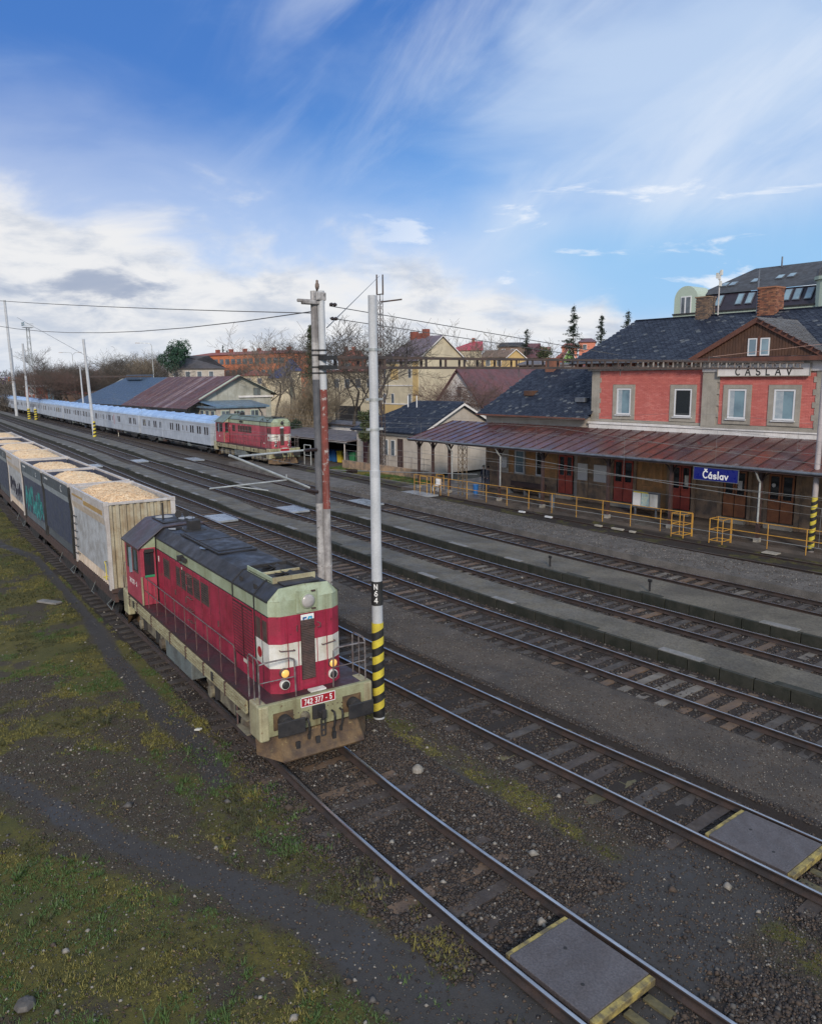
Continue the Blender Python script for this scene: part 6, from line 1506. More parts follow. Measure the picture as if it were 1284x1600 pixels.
# canopy
cp = empty('platform_canopy', (-30, 38.5, 0), 0, 'long rusty sheet metal canopy in front of the station', 'canopy')
CX0, CX1, CYE, CYW, CZE, CZW = -45.6, -9.0, 36.25, FY-.3, 3.82, 4.92
def cpt(x, v, h=0): return (x, CYE+(CYW-CYE)*v, CZE+(CZW-CZE)*v+h)
r = random.Random(4); x = CX0
while x < CX1:
    x2 = min(x+.86, CX1); v = 0
    cuts = [0, 1] if r.random() < .6 else [0, r.uniform(.35, .65), 1]
    for a, b in zip(cuts, cuts[1:]):
        q = MB(); h = .03+r.uniform(0, .012)
        n_ = Vector((0, -(CZW-CZE), CYW-CYE)).normalized()*.02
        P = [Vector(cpt(x+.012, a, h+.004)), Vector(cpt(x2-.012, a, h+.004)), Vector(cpt(x2-.012, b+.015, h)), Vector(cpt(x+.012, b+.015, h))]
        q.quad(*P); q.quad(*[p_-n_ for p_ in P][::-1]); q.quad(P[0], P[1], P[1]-n_, P[0]-n_)
        W(q.build('roof_sheet', m_rust[0] if r.random() < .55 else m_rust[1]), cp)
    sm_ = MB(); c0, c1 = Vector(cpt(x, 0, .05)), Vector(cpt(x, 1, .05)); sm_.obox((c0+c1)/2, (.014, 0, 0), (c1-c0)/2, (0, 0, .03)); W(sm_.build('standing_seam', m_seam), cp)
    x = x2
ub = MB(); ub.quad(cpt(CX0, 0), cpt(CX1, 0), cpt(CX1, 1), cpt(CX0, 1)); W(ub.build('boarding', m_post), cp)
W(MB().box(CX0, CYE-.06, CZE-.16, CX1, CYE+.02, CZE+.01).build('fascia', m_post), cp)
gt = MB(); gt.cyl((CX0, CYE-.1, CZE-.02), (CX1, CYE-.1, CZE-.02), .065, .065, 8); W(gt.build('gutter', m_gut), cp)
W(MB().box(CX0, 36.85, CZE-.12, CX1, 36.98, CZE+.1).build('purlin', m_post), cp)
x = CX0
while x < CX1:
    rr_ = MB(); a, b = Vector(cpt(x, .02, -.07)), Vector(cpt(x, 1, -.07)); rr_.obox((a+b)/2, (.04, 0, 0), (b-a)/2, (0, 0, .06)); W(rr_.build('rafter', m_post), cp); x += 1.25
PX = [-45.2, -43.6, -41.8, -36.8, -33.0, -28.0, -23.9, -19.0, -14.2]
for px in PX:
    p_ = MB(); p_.box(px-.08, 36.83, .13, px+.08, 37.0, CZE-.1); po = W(p_.build('post', m_post, bevel=.01), cp)
    for dx in (-1, 1):
        b = MB(); b.tube([(px+dx*.06, 36.92, 2.85), (px+dx*.10, 36.92, 3.2), (px+dx*.28, 36.92, 3.5), (px+dx*.62, 36.92, 3.68)], .035, 5); W(b.build('brace', m_post), po)
    b = MB(); b.tube([(px, 36.98, 2.85), (px, 37.05, 3.2), (px, 37.3, 3.5), (px, 37.7, 3.85)], .03, 5); W(b.build('brace', m_post), po)
    W(bx('post_foot', None, (px-.13, 36.78, .13, px+.13, 37.05, .33), m_quoin), po)
for px, zt in ((-41.3, 3.9), (-36.55, 3.7), (-18.95, 3.5)):
    dp = MB(); dp.tube([(px, 36.2, CZE-.05), (px+.02, 36.5, 3.3), (px+.02, 36.72, 3.1), (px+.02, 36.72, 1.1)], .05, 7); W(dp.build('downpipe', m_tube), cp)
# station sign
sg = empty('station_sign', (-21.0, 36.3, 3.1), 0, 'blue enamel sign reading Čáslav hanging from the canopy edge', 'sign')
W(bx('sign_panel', None, (-22.15, 36.16, 3.02, -19.75, 36.21, 3.66), m_signb, bevel=.01), sg)
f = MB(); rectframe(f, -22.17, -19.73, 3.0, 3.68, 36.165, .03, .025); W(f.build('sign_frame', m_gut), sg)
lettering('sign_text', ['C^', 'á', 's', 'l', 'a', 'v'], .36, m_text, sg, frame_mat((-20.95, 36.158, 3.31), (1, 0, 0), (0, 0, 1)), pen=.17, gap=.12, world=True)
for dx in (-21.8, -20.1): W(MB().box(dx-.02, 36.2, 3.6, dx+.02, 36.24, 3.9).build('hanger', m_gut), sg)
# railing
fe = empty('railing', (-30, 36.3, .13), 0, 'long yellow orange tube railing in front of the canopy, left of the gate gap', 'railing')
fe2 = empty('railing', (-17, 36.3, .13), 0, 'yellow orange railing right of the gate gap', 'railing')
def railing(p, x0, x1, y=36.3, step=1.95):
    for z in (1.15, .62): b = MB(); b.cyl((x0, y, z+.06), (x1, y, z+.06), .022, .022, 6); W(b.build('rail_tube', m_yrail), p)
    n = max(1, round((x1-x0)/step))
    for i in range(n+1):
        x = x0+(x1-x0)*i/n; b = MB(); b.cyl((x, y, .0), (x, y, 1.21), .024, .024, 6); W(b.build('rail_post', m_yrail), p)
railing(fe, -45.0, -22.15); railing(fe2, -20.0, -9)
def gate_end(p, xa, xb):
    for y in (35.55, 36.3):
        b = MB(); b.cyl((xa, y, 0), (xa, y, 1.25), .024); b.cyl((xb, y, 0), (xb, y, 1.25), .024); 
        for z in (1.22, .68, .15): b.cyl((xa, y, z), (xb, y, z), .02)
        W(b.build('gate_frame', m_yrail), p)
    b = MB()
    for x in (xa, xb):
        for z in (1.22, .68, .15): b.cyl((x, 35.55, z), (x, 36.3, z), .02)
    W(b.build('gate_link', m_yrail), p)
gate_end(fe, -22.9, -22.2); gate_end(fe2, -20.75, -20.05)
fe3 = empty('railing', (-43.5, 37, .13), 0, 'short yellow gate frames by the left end of the canopy', 'railing')
for xa, xb, y in ((-44.0, -43.2, 36.0), (-42.4, -41.7, 36.0), (-44, -43.2, 37.6)):
    b = MB(); b.tube([(xa, y, 0), (xa, y, 1.2), (xb, y, 1.2), (xb, y, 0)], .024); b.tube([(xa, y, .6), (xb, y, .6)], .02); W(b.build('gate_frame', m_yrail), fe3)
# things under the canopy
ib = empty('timetable_case', (-26.8, 38.9, .13), 0, 'free standing display case with posters under the canopy', 'display case')
W(bx('case', None, (-27.7, 38.8, .62, -25.9, 39.0, 1.62), m_gut, bevel=.02), ib)
m_post1 = M('poster_paper', (.55, .62, .5), (.3, .45, .5), .4, 5, var=.5)
for i in range(3): W(bx('poster', None, (-27.62+i*.57, 38.785, .72, -27.1+i*.57, 38.80, 1.5), [m_upvc, m_post1, m_white][i]), ib)
W(bx('yellow_header', None, (-27.6, 38.78, 1.5, -26.6, 38.80, 1.57), m_yellow), ib)
for x in (-27.5, -26.1): W(bx('leg', None, (x-.04, 38.86, .13, x+.04, 38.94, .65), m_gut), ib)
bn = empty('bench', (-37.2, 39.9, .13), 0, 'long dark wooden bench against the wing wall', 'bench')
W(bx('seat', None, (-38.9, 39.7, .52, -35.6, 40.15, .57), m_post), bn); W(bx('backrest', None, (-38.9, 40.15, .65, -35.6, 40.2, 1.0), m_post), bn)
for x in (-38.7, -37.2, -35.8): W(bx('leg', None, (x-.04, 39.72, .13, x+.04, 40.18, .52), m_gut), bn)
for i, (x, c_) in enumerate(((-39.9, m_blue), (-27.0+.0, None))):
    if c_: o = MB(); o.lathe((0, 0, 0), [(.16, 0), (.2, .62), (.22, .64), (.18, .7)], 12); q = o.build('litter_bin', c_); q.location = (x, 37.7, .13); tag(q, 'small blue litter bin behind the railing', 'bin')
o = MB(); o.lathe((0, 0, 0), [(.15, 0), (.18, .8), (.19, .84)], 12); q = o.build('litter_bin', m_gut); q.location = (-32.5, 37.3, .13); tag(q, 'grey litter bin beside a canopy post', 'bin')
sc_ = empty('white_chair', (-42.9, 36.7, .13), .3, 'white plastic chair at the left end of the canopy', 'chair')
bx('seat', sc_, (-.22, -.22, .42, .22, .22, .46), m_upvc); bx('backrest', sc_, (-.22, .2, .46, .22, .24, .88), m_upvc)
for dx in (-.2, .2):
    for dy in (-.2, .2): bx('leg', sc_, (dx-.02, dy-.02, 0, dx+.02, dy+.02, .42), m_upvc)
# white paint blocks at the pavement edge and a manhole slab
for i, (x, y, w_, m) in enumerate(((-30.9, 35.15, .5, m_upvc), (-27.2, 35.1, .45, m_quoin), (-25.9, 35.1, .75, m_quoin), (-24.9, 35.05, .35, m_quoin), (-33.2, 35.3, .45, m_upvc))):
    o = MB().box(-w_/2, -.09, 0, w_/2, .09, .09).build('kerb_block', m, bevel=.01); o.location = (x, y, -.04); tag(o, 'pale kerb block beside the overgrown track, number %s counted from the right' % ['four', 'three', 'two', 'one', 'five'][i] if 0 else ['bright white kerb block left of the row of pale blocks', 'first pale block right of the bright white one', 'longest pale kerb block, in the middle of the row', 'short pale block at the right end of the row', 'small white block nearest the foot crossing'][i], 'kerb block', 'blocks along the pavement edge')
ms = MB().box(-.35, -.25, 0, .35, .25, .05).build('concrete_slab', m_quoin, bevel=.01); ms.location = (-17.6, 35.6, -.02); tag(ms, 'loose brownish slab beside the railing at the right edge', 'slab')
# two people standing
def person(x, y, z, rz, label, top_, legm, h=1.75):
    t = empty('person', (x, y, z), rz, label, 'person')
    V = {'pel': (0, 0, .93, .125), 'ch': (0, 0, 1.28, .155), 'nk': (0, 0, 1.47, .06), 'hd': (0, .01, 1.56, .085), 'hd2': (0, .01, 1.68, .095),
         'sl': (-.17, 0, 1.40, .07), 'el': (-.23, .03, 1.13, .05), 'wl': (-.2, .14, .93, .036), 'hl': (-.2, .18, .85, .035),
         'sr': (.17, 0, 1.40, .07), 'er': (.23, .02, 1.13, .05), 'wr': (.2, .13, .95, .036), 'hr': (.19, .18, .87, .035),
         'pl': (-.09, 0, .88, .095), 'kl': (-.10, .03, .48, .065), 'al': (-.10, 0, .09, .045), 'fl': (-.11, .16, .04, .04),
         'pr': (.09, 0, .88, .095), 'kr': (.11, .02, .48, .065), 'ar': (.11, -.02, .09, .045), 'fr': (.12, .14, .04, .04)}
    E_ = [('pel', 'ch'), ('ch', 'nk'), ('nk', 'hd'), ('hd', 'hd2'), ('ch', 'sl'), ('sl', 'el'), ('el', 'wl'), ('wl', 'hl'), ('ch', 'sr'), ('sr', 'er'), ('er', 'wr'), ('wr', 'hr'), ('pel', 'pl'), ('pl', 'kl'), ('kl', 'al'), ('al', 'fl'), ('pel', 'pr'), ('pr', 'kr'), ('kr', 'ar'), ('ar', 'fr')]
    ks = list(V); me = D.meshes.new('body'); me.from_pydata([V[k][:3] for k in ks], [(ks.index(a), ks.index(b)) for a, b in E_], [])
    o = D.objects.new('body', me); C.objects.link(o)
    sk = o.modifiers.new('skin', 'SKIN')
    if not me.skin_vertices: 
        bpy.context.view_layer.objects.active = o
    sv = me.skin_vertices[0].data if me.skin_vertices else None
    if sv:
        for i, k in enumerate(ks): sv[i].radius = (V[k][3],)*2; sv[i].use_root = (k == 'pel')
    ss_ = o.modifiers.new('sub', 'SUBSURF'); ss_.levels = ss_.render_levels = 1
    bpy.context.view_layer.update(); em = D.meshes.new_from_object(o.evaluated_get(bpy.context.evaluated_depsgraph_get())); D.objects.remove(o)
    em.name = 'body'; em.materials.clear()
    for m in (top_, legm, m_skin, m_black): em.materials.append(m)
    for p in em.polygons:
        c = p.center; p.material_index = 2 if (c.z > 1.49 or (abs(c.x) > .13 and c.z < .92 and c.z > .8 and c.y > .1)) else 0 if c.z > .9 else 3 if c.z < .1 else 1; p.use_smooth = True
    b = D.objects.new('body', em); C.objects.link(b); b.parent = t
    hr = MB(); hr.lathe((0, -.015, 1.66), [(.095, 0), (.108, .05), (.09, .1), (.04, .13)], 12); hr.build('hair', m_black, t, smooth=True)
    return t
m_skin = M('skin', (.42, .26, .2), None, .6, fine=.03)
m_navy = M('navy_coat', (.02, .025, .05), (.03, .035, .06), .8, 4); m_jean = M('dark_jeans', (.03, .045, .08), (.05, .06, .1), .8, 4)
person(-41.4, 39.9, .13, 3.3, 'person in a navy coat standing under the canopy, the left of the pair', m_navy, m_jean); person(-40.75, 39.7, .13, 2.9, 'person in a dark coat and blue trousers, the right of the pair under the canopy', m_poledk, m_jean)
# ------------------------------------------------------------------ the town behind the station
def at(px, dist, py=None):
    """world x, y (and z of a picture row) of something seen in a given direction at a given distance"""
    x, y = px - 642, (590 if py is None else py) - 800
    c, s = math.cos(ROLL), math.sin(ROLL); x, y = c*x - s*y, s*x + c*y
    X, Y = x/1230, y/1230; fw = math.cos(PITCH) - Y*math.sin(PITCH); up = -(Y*math.cos(PITCH) + math.sin(PITCH))
    h = math.hypot(X, fw); dx = X*math.cos(PSI) - fw*math.sin(PSI); dy = X*math.sin(PSI) + fw*math.cos(PSI)
    return dx/h*dist, dy/h*dist, CAMZ + up/h*dist
m_win = M('far_window_glass', (.06, .075, .09), (.14, .17, .2), .15, .7, fine=0)
m_yel = M('pale_yellow_plaster', (.58, .51, .36), (.48, .42, .30), .85, .6, fine=.05, streak=.2, streak_col=(.3, .26, .2))
m_yel2 = M('ochre_plaster', (.56, .40, .17), (.48, .35, .16), .85, .6)
m_purp = M('violet_grey_tiles', (.17, .13, .15), (.12, .10, .12), .6, 1, fine=.15, bump=.3)
m_mar = M('maroon_tiles', (.13, .05, .055), (.09, .045, .05), .6, 1, fine=.15, bump=.3)
m_tile = M('brick_red_tiles', (.27, .08, .05), (.2, .06, .045), .7, 1, fine=.15)
m_pinkr = M('bright_red_roof', (.42, .045, .07), (.34, .04, .06), .5, 1)
m_orange = M('orange_facade', (.56, .19, .085), (.46, .15, .07), .8, .5, streak=.15)
m_salm = M('salmon_facade', (.55, .20, .13), None, .8)
m_limeg = M('lime_green_facade', (.30, .50, .16), None, .8)
m_bluer = M('blue_roof', (.03, .05, .20), (.05, .07, .18), .5, 2)
m_bluesl = M('blue_slate_shed_roof', (.035, .065, .12), (.05, .08, .12), .55, 1.5, fine=.2)
m_mint2 = M('mint_green_facade', (.42, .50, .42), (.38, .46, .38), .8, .5)
m_brown = M('dull_brown_facade', (.18, .12, .09), None, .85)
m_shale = M('grey_green_wall', (.42, .43, .38), (.30, .30, .25), .85, .8, streak=.5, streak_col=(.1, .1, .08))
def house(label, X0, X1, Y0, Y1, ze, zr, wall, roof, axis='x', hip=(0, 0), wins=(), base=-.4, over=.4, chims=(), name='house', cat='house', rz=0, winm=None, frame=None, group=None, tiles=None):
    """box house with a ridge along axis, hips in metres at both ends, windows (face, u0, u1, z0, z1) in metres"""
    cx, cy = (X0+X1)/2, (Y0+Y1)/2; t = empty(name, (cx, cy, base), rz, label, cat, group); a, b = (X1-X0)/2, (Y1-Y0)/2; ze -= base; zr -= base
    MB().box(-a, -b, 0, a, b, ze).build('wall', wall, t)
    A, B = (a, b) if axis == 'x' else (b, a)
    def q(u, v, z): return (u, v, z) if axis == 'x' else (-v, u, z)
    o = over; dz = (zr-ze)*o/B; r = MB(); h0, h1 = hip
    uL, uR = -A-(o if 1 else 0), A+o; rl, rr = (-A+h0 if h0 else uL), (A-h1 if h1 else uR)
    for s in (-1, 1):
        P = [q(uL, s*(B+o), ze-dz), q(uR, s*(B+o), ze-dz), q(rr, 0, zr), q(rl, 0, zr)]; r.quad(*P)
        r.quad(*[(p[0], p[1], p[2]-.14) for p in P][::-1]); r.quad(P[0], P[1], (P[1][0], P[1][1], P[1][2]-.14), (P[0][0], P[0][1], P[0][2]-.14))
    for s, h, u0, ur in ((-1, h0, uL, rl), (1, h1, uR, rr)):
        if h: r.quad(q(u0, -B-o, ze-dz), q(u0, B+o, ze-dz), q(ur, 0, zr))
        else:
            g = MB(); g.prism([(-B, ze), (B, ze), (0, zr-.06)], 'x' if axis == 'x' else 'y', s*A-.03, s*A+.0); g.build('gable', wall, t)
            for e in (-1, 1):
                vb = MB(); vb.quad(q(u0, e*(B+o), ze-dz), q(u0, 0, zr), q(u0, 0, zr-.2), q(u0, e*(B+o), ze-dz-.2)); vb.build('verge_board', frame or m_whitep, t)
    ro = r.build('roof', roof, t)
    for f, u0, u1, z0, z1 in wins:
        z0 -= base; z1 -= base; d = .03
        if f == 'S': bb = (u0-cx, -b-d, z0, u1-cx, -b+.02, z1); pb = (u0-cx+.08, -b-d-.012, z0+.08, u1-cx-.08, -b-d+.01, z1-.08)
        elif f == 'E': bb = (a-.02, u0-cy, z0, a+d, u1-cy, z1); pb = (a+d-.01, u0-cy+.08, z0+.08, a+d+.012, u1-cy-.08, z1-.08)
        w_ = bx('window', t, bb, frame or m_whitep); bx('pane', w_, pb, winm or m_win)
    for cx_, cy_, w_, z in chims: MB().box(cx_-cx-w_, cy_-cy-w_, ze+.2, cx_-cx+w_, cy_-cy+w_, z-base).build('chimney', m_tile if z % 1 else m_brown, ro)
    return t
# small white house with doors and a slate roof, next to the canopy
h = house('small white gabled house with maroon doors and a dark slate roof', -62, -52.2, 43.0, 52.0, 3.75, 6.0, m_cream2, m_slate[1], 'x', (3.3, 0), name='small_house', base=-.1, over=.45)
h_c = (-57.1, 47.5)
slates(h, (-62.4, 42.56, 3.53), (10.3, 0, 0), (0, 4.94, 2.5), .34, 12, clip=lambda u, v: u > .36*v)
for i, x in enumerate((-60.9, -58.9, -55.6)): W(bx('door', None, (x, 42.93, .35, x+.75, 42.99, 2.9), M('maroon_door_%d' % i, (.09, .03, .03), None, .6) if i == 0 else m_doorr if 0 else m_post), h)
for x in (-59.7, -57.6, -56.6): 
    o = W(bx('window', None, (x, 42.94, 1.3, x+.62, 42.99, 2.75), m_upvc), h); W(bx('pane', None, (x+.07, 42.925, 1.37, x+.55, 42.945, 2.68), m_win), o)
for x in (-58.5, -57.2): W(MB().cyl((x, 46.5, 5.4), (x, 46.5, 6.6), .05).build('vent_pipe', m_upvc), h)
W(bx('terrace_wall', None, (-61, 40.6, -.2, -47.2, 40.9, .75), m_greyw), h)
tr = empty('garden_railing', (-55, 40.7, .7), 0, 'thin grey railing on the low wall before the small white house', 'railing'); b = MB()
for x in np.arange(-60.5, -48, 1.6): b.cyl((x, 40.75, .7), (x, 40.75, 1.75), .02, None, 5)
for z in (1.7, 1.25): b.cyl((-60.5, 40.75, z), (-48.5, 40.75, z), .018, None, 5)
W(b.build('rails', m_steel), tr)
# low shed with containers to its left
sh = empty('lean_to_shed', (-70, 44, -.2), 0, 'low open shed with a flat grey roof sheltering coloured bins', 'shed')
W(bx('back_wall', None, (-80, 47.0, -.2, -62.3, 47.3, 2.3), m_soot), sh); W(bx('side_wall', None, (-80, 42.6, -.2, -79.7, 47, 2.2), m_greyw), sh)
m_shr = M('tar_felt_roof', (.13, .11, .11), (.08, .07, .07), .6, 1.2, bump=.2)
rf = MB(); rf.obox((-71.1, 44.6, 2.5), (9.2, 0, 0), (0, 2.9, .18), (0, 0, .05)); W(rf.build('roof', m_shr), sh); W(bx('fascia', None, (-80.3, 41.7, 2.22, -61.9, 41.76, 2.38), m_lip), sh)
for x in (-79.5, -73, -66.5, -62.5): W(MB().cyl((x, 41.9, -.2), (x, 41.9, 2.3), .06).build('post', m_lip), sh)
bc = [M('bin_blue', (.02, .10, .28), None, .5), M('bin_yellow', (.55, .42, .04), None, .5), M('bin_green', (.03, .16, .07), None, .5), M('bin_grey', (.1, .12, .15), None, .5)]
for i, (x, k) in enumerate(((-68.6, 0), (-67.6, 0), (-66.6, 1), (-65.4, 3), (-64.4, 2))):
    t = empty('wheelie_bin', (x, 44.2, -.15), .1*i, ['left of two blue bins under the lean-to roof', 'right of two blue bins under the lean-to roof', 'yellow bin under the lean-to roof', 'grey bin right of the yellow one', 'dark green bin at the right end of the row'][i], 'bin', 'bins in the open shed')
    b = MB(); b.prism([(-.26, 0), (.26, 0), (.34, 1.1), (-.34, 1.1)], 'y', -.3, .3); b.build('body', bc[k], t, bevel=.03); bx('lid', t, (-.37, -.35, 1.1, .37, .35, 1.17), bc[k], bevel=.02)
    MB().cyl((-.3, .3, .12), (.3, .3, .12), .12, None, 10).build('wheels', m_soot, t)
yf = empty('yellow_barrier', (-60.5, 40.2, -.1), 0, 'small yellow tube frame standing on the yard before the lean-to', 'barrier')
W(MB().tube([(-66.4, 39.8, -.1), (-66.4, 39.8, 1.9), (-65.2, 39.8, 1.9), (-65.2, 39.8, -.1)], .05).tube([(-66.4, 39.8, .9), (-65.2, 39.8, .9)], .04).build('tubes', m_tube), yf)
house('low white garden wall building behind the lean-to shed', -85, -63, 52, 56, 3.0, 3.2, m_whitep, m_shr, name='garage', cat='garage')
# warehouse with rusty roof
wh = empty('goods_shed', (-130, 55, -.4), 0, 'old goods shed with a rusty roof, blue at its far end, and a pale gable', 'warehouse')
YE_, ZE_, YRr, ZRr, YB, ZB_ = 48.2, 3.9, 57.3, 8.75, 64.0, 5.7
GXp = -115.0
W(MB().prism([(51.0, -.4), (63.0, -.4), (63.0, 6.2), (YRr, ZRr-.15), (51.0, 5.35)], 'x', -168, GXp).build('wall', m_shale), wh)
def rp(x, v, h=0): return (x, YE_+(YRr-YE_)*v, ZE_+(ZRr-ZE_)*v+h)
m_rr = [M('old_rusty_sheet', (.115, .045, .038), (.075, .035, .032), .6, .5, streak=.3, sx=2, streak_col=(.2, .16, .16)), M('old_rusty_sheet_pale', (.24, .17, .165), (.14, .08, .075), .55, .7)]
r = random.Random(9); x = -143.0
while x < GXp+1.0:
    dx = r.uniform(.9, 1.6); x2 = min(x+dx-.05, GXp+1.0); q = MB(); q.quad(rp(x, 0, .02), rp(x2, 0, .02), rp(x2, 1, .02), rp(x, 1, .02)); q.quad(rp(x, 0, .02), rp(x2, 0, .02), rp(x2, 0, -.1), rp(x, 0, -.1)); W(q.build('roof_sheet', m_rr[1] if r.random() < .10 else m_rr[0]), wh)
    if r.random() < .55: 
        s = MB(); a, b = Vector(rp(x, r.uniform(0, .3), .05)), Vector(rp(x+.0, 1, .05)); s.obox((a+b)/2, (.10, 0, 0), (b-a)/2, (0, 0, .02)); W(s.build('pale_strip', m_rr[1]), wh)
    x += dx
q = MB(); q.quad((-143, YRr, ZRr), (GXp+1, YRr, ZRr), (GXp+1, YB, ZB_), (-143, YB, ZB_)); W(q.build('rear_roof', m_rr[0]), wh)
q = MB(); q.quad(rp(-172, 0), rp(-143, 0), rp(-143, 1), rp(-166, 1)); q.quad(rp(-166, 1), rp(-143, 1), (-143, YB, ZB_), (-172, YB, ZB_)); W(q.build('blue_roof', m_bluesl), wh)
W(MB().box(-172, YE_-.1, ZE_-.35, GXp+1, YE_+.05, ZE_-.02).build('eave_beam', m_soot), wh); W(bx('roof_ventilator', None, (-162, 56, 8.3, -154, 58.6, 9.3), m_bluesl, bevel=.1), wh)
for (ya, za, yb_, zb_) in ((50.6, 5.2, YRr, ZRr+.05), (63.8, 5.9, YRr, ZRr+.05)):
    d = Vector((0, yb_-ya, zb_-za)); q = MB(); q.obox((GXp+.12, (ya+yb_)/2, (za+zb_)/2), (.14, 0, 0), d/2, (0, .0, .14)); W(q.build('barge_board', m_mint2), wh)
W(bx('gable_cornice', None, (GXp, 57.2, 5.4, GXp+.25, 63.3, 5.7), m_whitep), wh); 
o = W(bx('gable_vent', None, (GXp, 59.9, 5.75, GXp+.1, 61.1, 6.9), m_greybox), wh)
an_ = MB(); an_.box(GXp, 50.6, -.4, GXp+6.0, 58.8, 4.1); W(an_.build('annex_wall', m_cream2), wh)
q = MB(); q.quad((GXp-.1, 50.2, 5.05), (GXp+6.4, 50.2, 4.3), (GXp+6.4, 59.2, 4.3), (GXp-.1, 59.2, 5.05)); q.box(GXp+6.2, 50.2, 4.05, GXp+6.4, 59.2, 4.3); q.box(GXp-.1, 50.1, 4.02, GXp+6.4, 50.25, 4.32); W(q.build('annex_roof', M('annex_blue_roof', (.12, .2, .28), (.1, .14, .18), .4, 1)), wh)
for i in range(3):
    y = 51.3+i*2.4; o = W(bx('window', None, (GXp+6.0, y, 2.2, GXp+6.08, y+1.4, 3.7), m_mint2), wh); W(bx('pane', None, (GXp+6.07, y+.12, 2.3, GXp+6.11, y+.64, 3.6), m_win), o); W(bx('pane', None, (GXp+6.07, y+.76, 2.3, GXp+6.11, y+1.28, 3.6), m_win), o)
for i in range(3):
    x = GXp+.5+i*1.9; o = W(bx('window', None, (x, 50.53, 2.2, x+1.2, 50.6, 3.7), m_mint2), wh); W(bx('pane', None, (x+.1, 50.5, 2.3, x+1.1, 50.55, 3.6), m_win), o)
o = W(bx('window', None, (GXp, 60.2, 1.5, GXp+.1, 61.9, 2.9), m_mint2), wh); W(bx('pane', None, (GXp+.08, 60.35, 1.6, GXp+.13, 61.75, 2.8), m_win), o)
W(MB().tube([(GXp+6.2, 57.2, 4.2), (GXp+6.3, 57.9, 3.2), (GXp+6.3, 57.9, 0)], .08).build('downpipe', m_soot), wh)
# yellow house and neighbours
wn = [('S', -104.0+i*2.2, -103.2+i*2.2, 8.2, 9.9) for i in (0, 1, 3)] + [('S', -104.0+i*2.2, -103.2+i*2.2, 4.2, 5.8) for i in (0, 1, 3)]
hy = house('tall cream house with a violet grey roof, plain gable to the right and three chimneys', -104.8, -95, 77.5, 87.1, 11.2, 14.8, m_yel, m_purp, 'x', (3.6, 0), wn, name='town_house', chims=((-101.6, 82.2, .5, 15.6), (-100.0, 82.2, .45, 15.3), (-98.8, 82.3, .45, 15.9)))
W(bx('corner_strip', None, (-96.2, 77.42, -.4, -94.96, 77.52, 11.1), m_yel2), hy); W(bx('panel', None, (-101.9, 77.44, 8.0, -100.0, 77.5, 10.4), m_yel2), hy); W(bx('base_paint', None, (-104.8, 77.44, -.4, -96.2, 77.5, 4.0), m_yel2), hy)
for z in (4.1, 7.0, 10.7): W(bx('string_course', None, (-104.8, 77.40, z, -96.2, 77.5, z+.15), m_whitep), hy)
hb = house('long beige building with a flat dark roof behind the bare trees', -131, -106, 80, 88, 9.6, 9.9, m_yel, m_tile, 'x', (2, 0), [('S', -129+i*3.4, -127.4+i*3.4, 6.6, 8.2) for i in range(7)], name='town_house')
W(bx('dark_garage_opening', None, (-122, 79.9, .2, -114, 79.98, 3.4), m_soot), hb)
hw_ = house('white gabled house with a maroon roof, its gable grown over with ivy', -70.3, -62.3, 60, 73, 5.2, 9.25, m_whitep, m_mar, 'y', (0, 0), [('S', -66.6, -65.9, 6.0, 7.2)], name='house', frame=m_mar)
W(bx('roof_window', None, (-64.2, 66, 6.9, -63.9, 66.8, 7.2), m_glassb), hw_)
house('low maroon roofed extension behind the left wing of the station', -66, -50, 73, 82, 6.0, 9.6, m_whitep, m_mar, 'x', (0, 3), name='house')
def farhouse(label, pxa, pxb, ytop, yeave, dist, wall, roof, axis='x', hip=(0, 0), dep=8, wn=True, ch=0):
    xa, ya, zt = at(pxa, dist, ytop); xb, yb, ze = at(pxb, dist, yeave); c = ((xa+xb)/2, (ya+yb)/2); L = math.hypot(xb-xa, yb-ya); ang = math.atan2(yb-ya, xb-xa)
    d = Vector((-math.sin(ang), math.cos(ang), 0)); cx, cy = c[0]+d.x*dep/2, c[1]+d.y*dep/2
    ws = [('S', cx-L/2+1+i*2.6, cx-L/2+2.1+i*2.6, ze-2.3, ze-.8) for i in range(int((L-1.5)/2.6))] if wn else []
    chs = [(cx+r.uniform(-L/4, L/4), cy, .35, zt+.7) for _ in range(ch)]
    return house(label, cx-L/2, cx+L/2, cy-dep/2, cy+dep/2, ze, zt, wall, roof, axis, hip, ws, name='house', rz=ang, chims=chs)
farhouse('house with a bright red roof right of the tall cream house', 704, 752, 532, 545, 175, m_yel, m_pinkr, 'x', (5, 0), 9, ch=1)
farhouse('yellow block with brown upper floor behind the bare tree', 752, 812, 546, 556, 190, m_yel2, m_brown, 'x', (1, 1), 9)
farhouse('dark flat roofed brown building behind the lattice beam', 778, 822, 534, 540, 230, m_brown, m_soot, 'x', (1, 1), 9)
farhouse('small yellow gabled house above the beam', 791, 822, 545, 558, 160, m_yel2, m_mar, 'y', (0, 0), 9, wn=False)
farhouse('house with a dark red hipped roof left of the spruce', 822, 843, 535, 556, 170, m_brown, m_mar, 'x', (3, 3), 9, wn=False)
farhouse('low house with a brick red roof between trees', 841, 858, 541, 549, 210, m_whitep, m_tile, 'x', (0, 0), 9, wn=False)
farhouse('light green gabled house left of the tall spruce', 882, 897, 543, 556, 140, m_limeg, m_tile, 'y', (0, 0), 9, wn=False)
farhouse('dark red roofed house beside the green gable', 872, 888, 542, 556, 150, m_tile, m_tile, 'x', (2, 0), 9, wn=False)
farhouse('salmon coloured tower block behind the spruces', 905, 930, 527, 533, 230, m_salm, m_mar, 'x', (1, 1), 12)
farhouse('orange brick house behind the tall spruce', 878, 902, 535, 541, 260, m_salm, m_tile, 'x', (1, 1), 12)
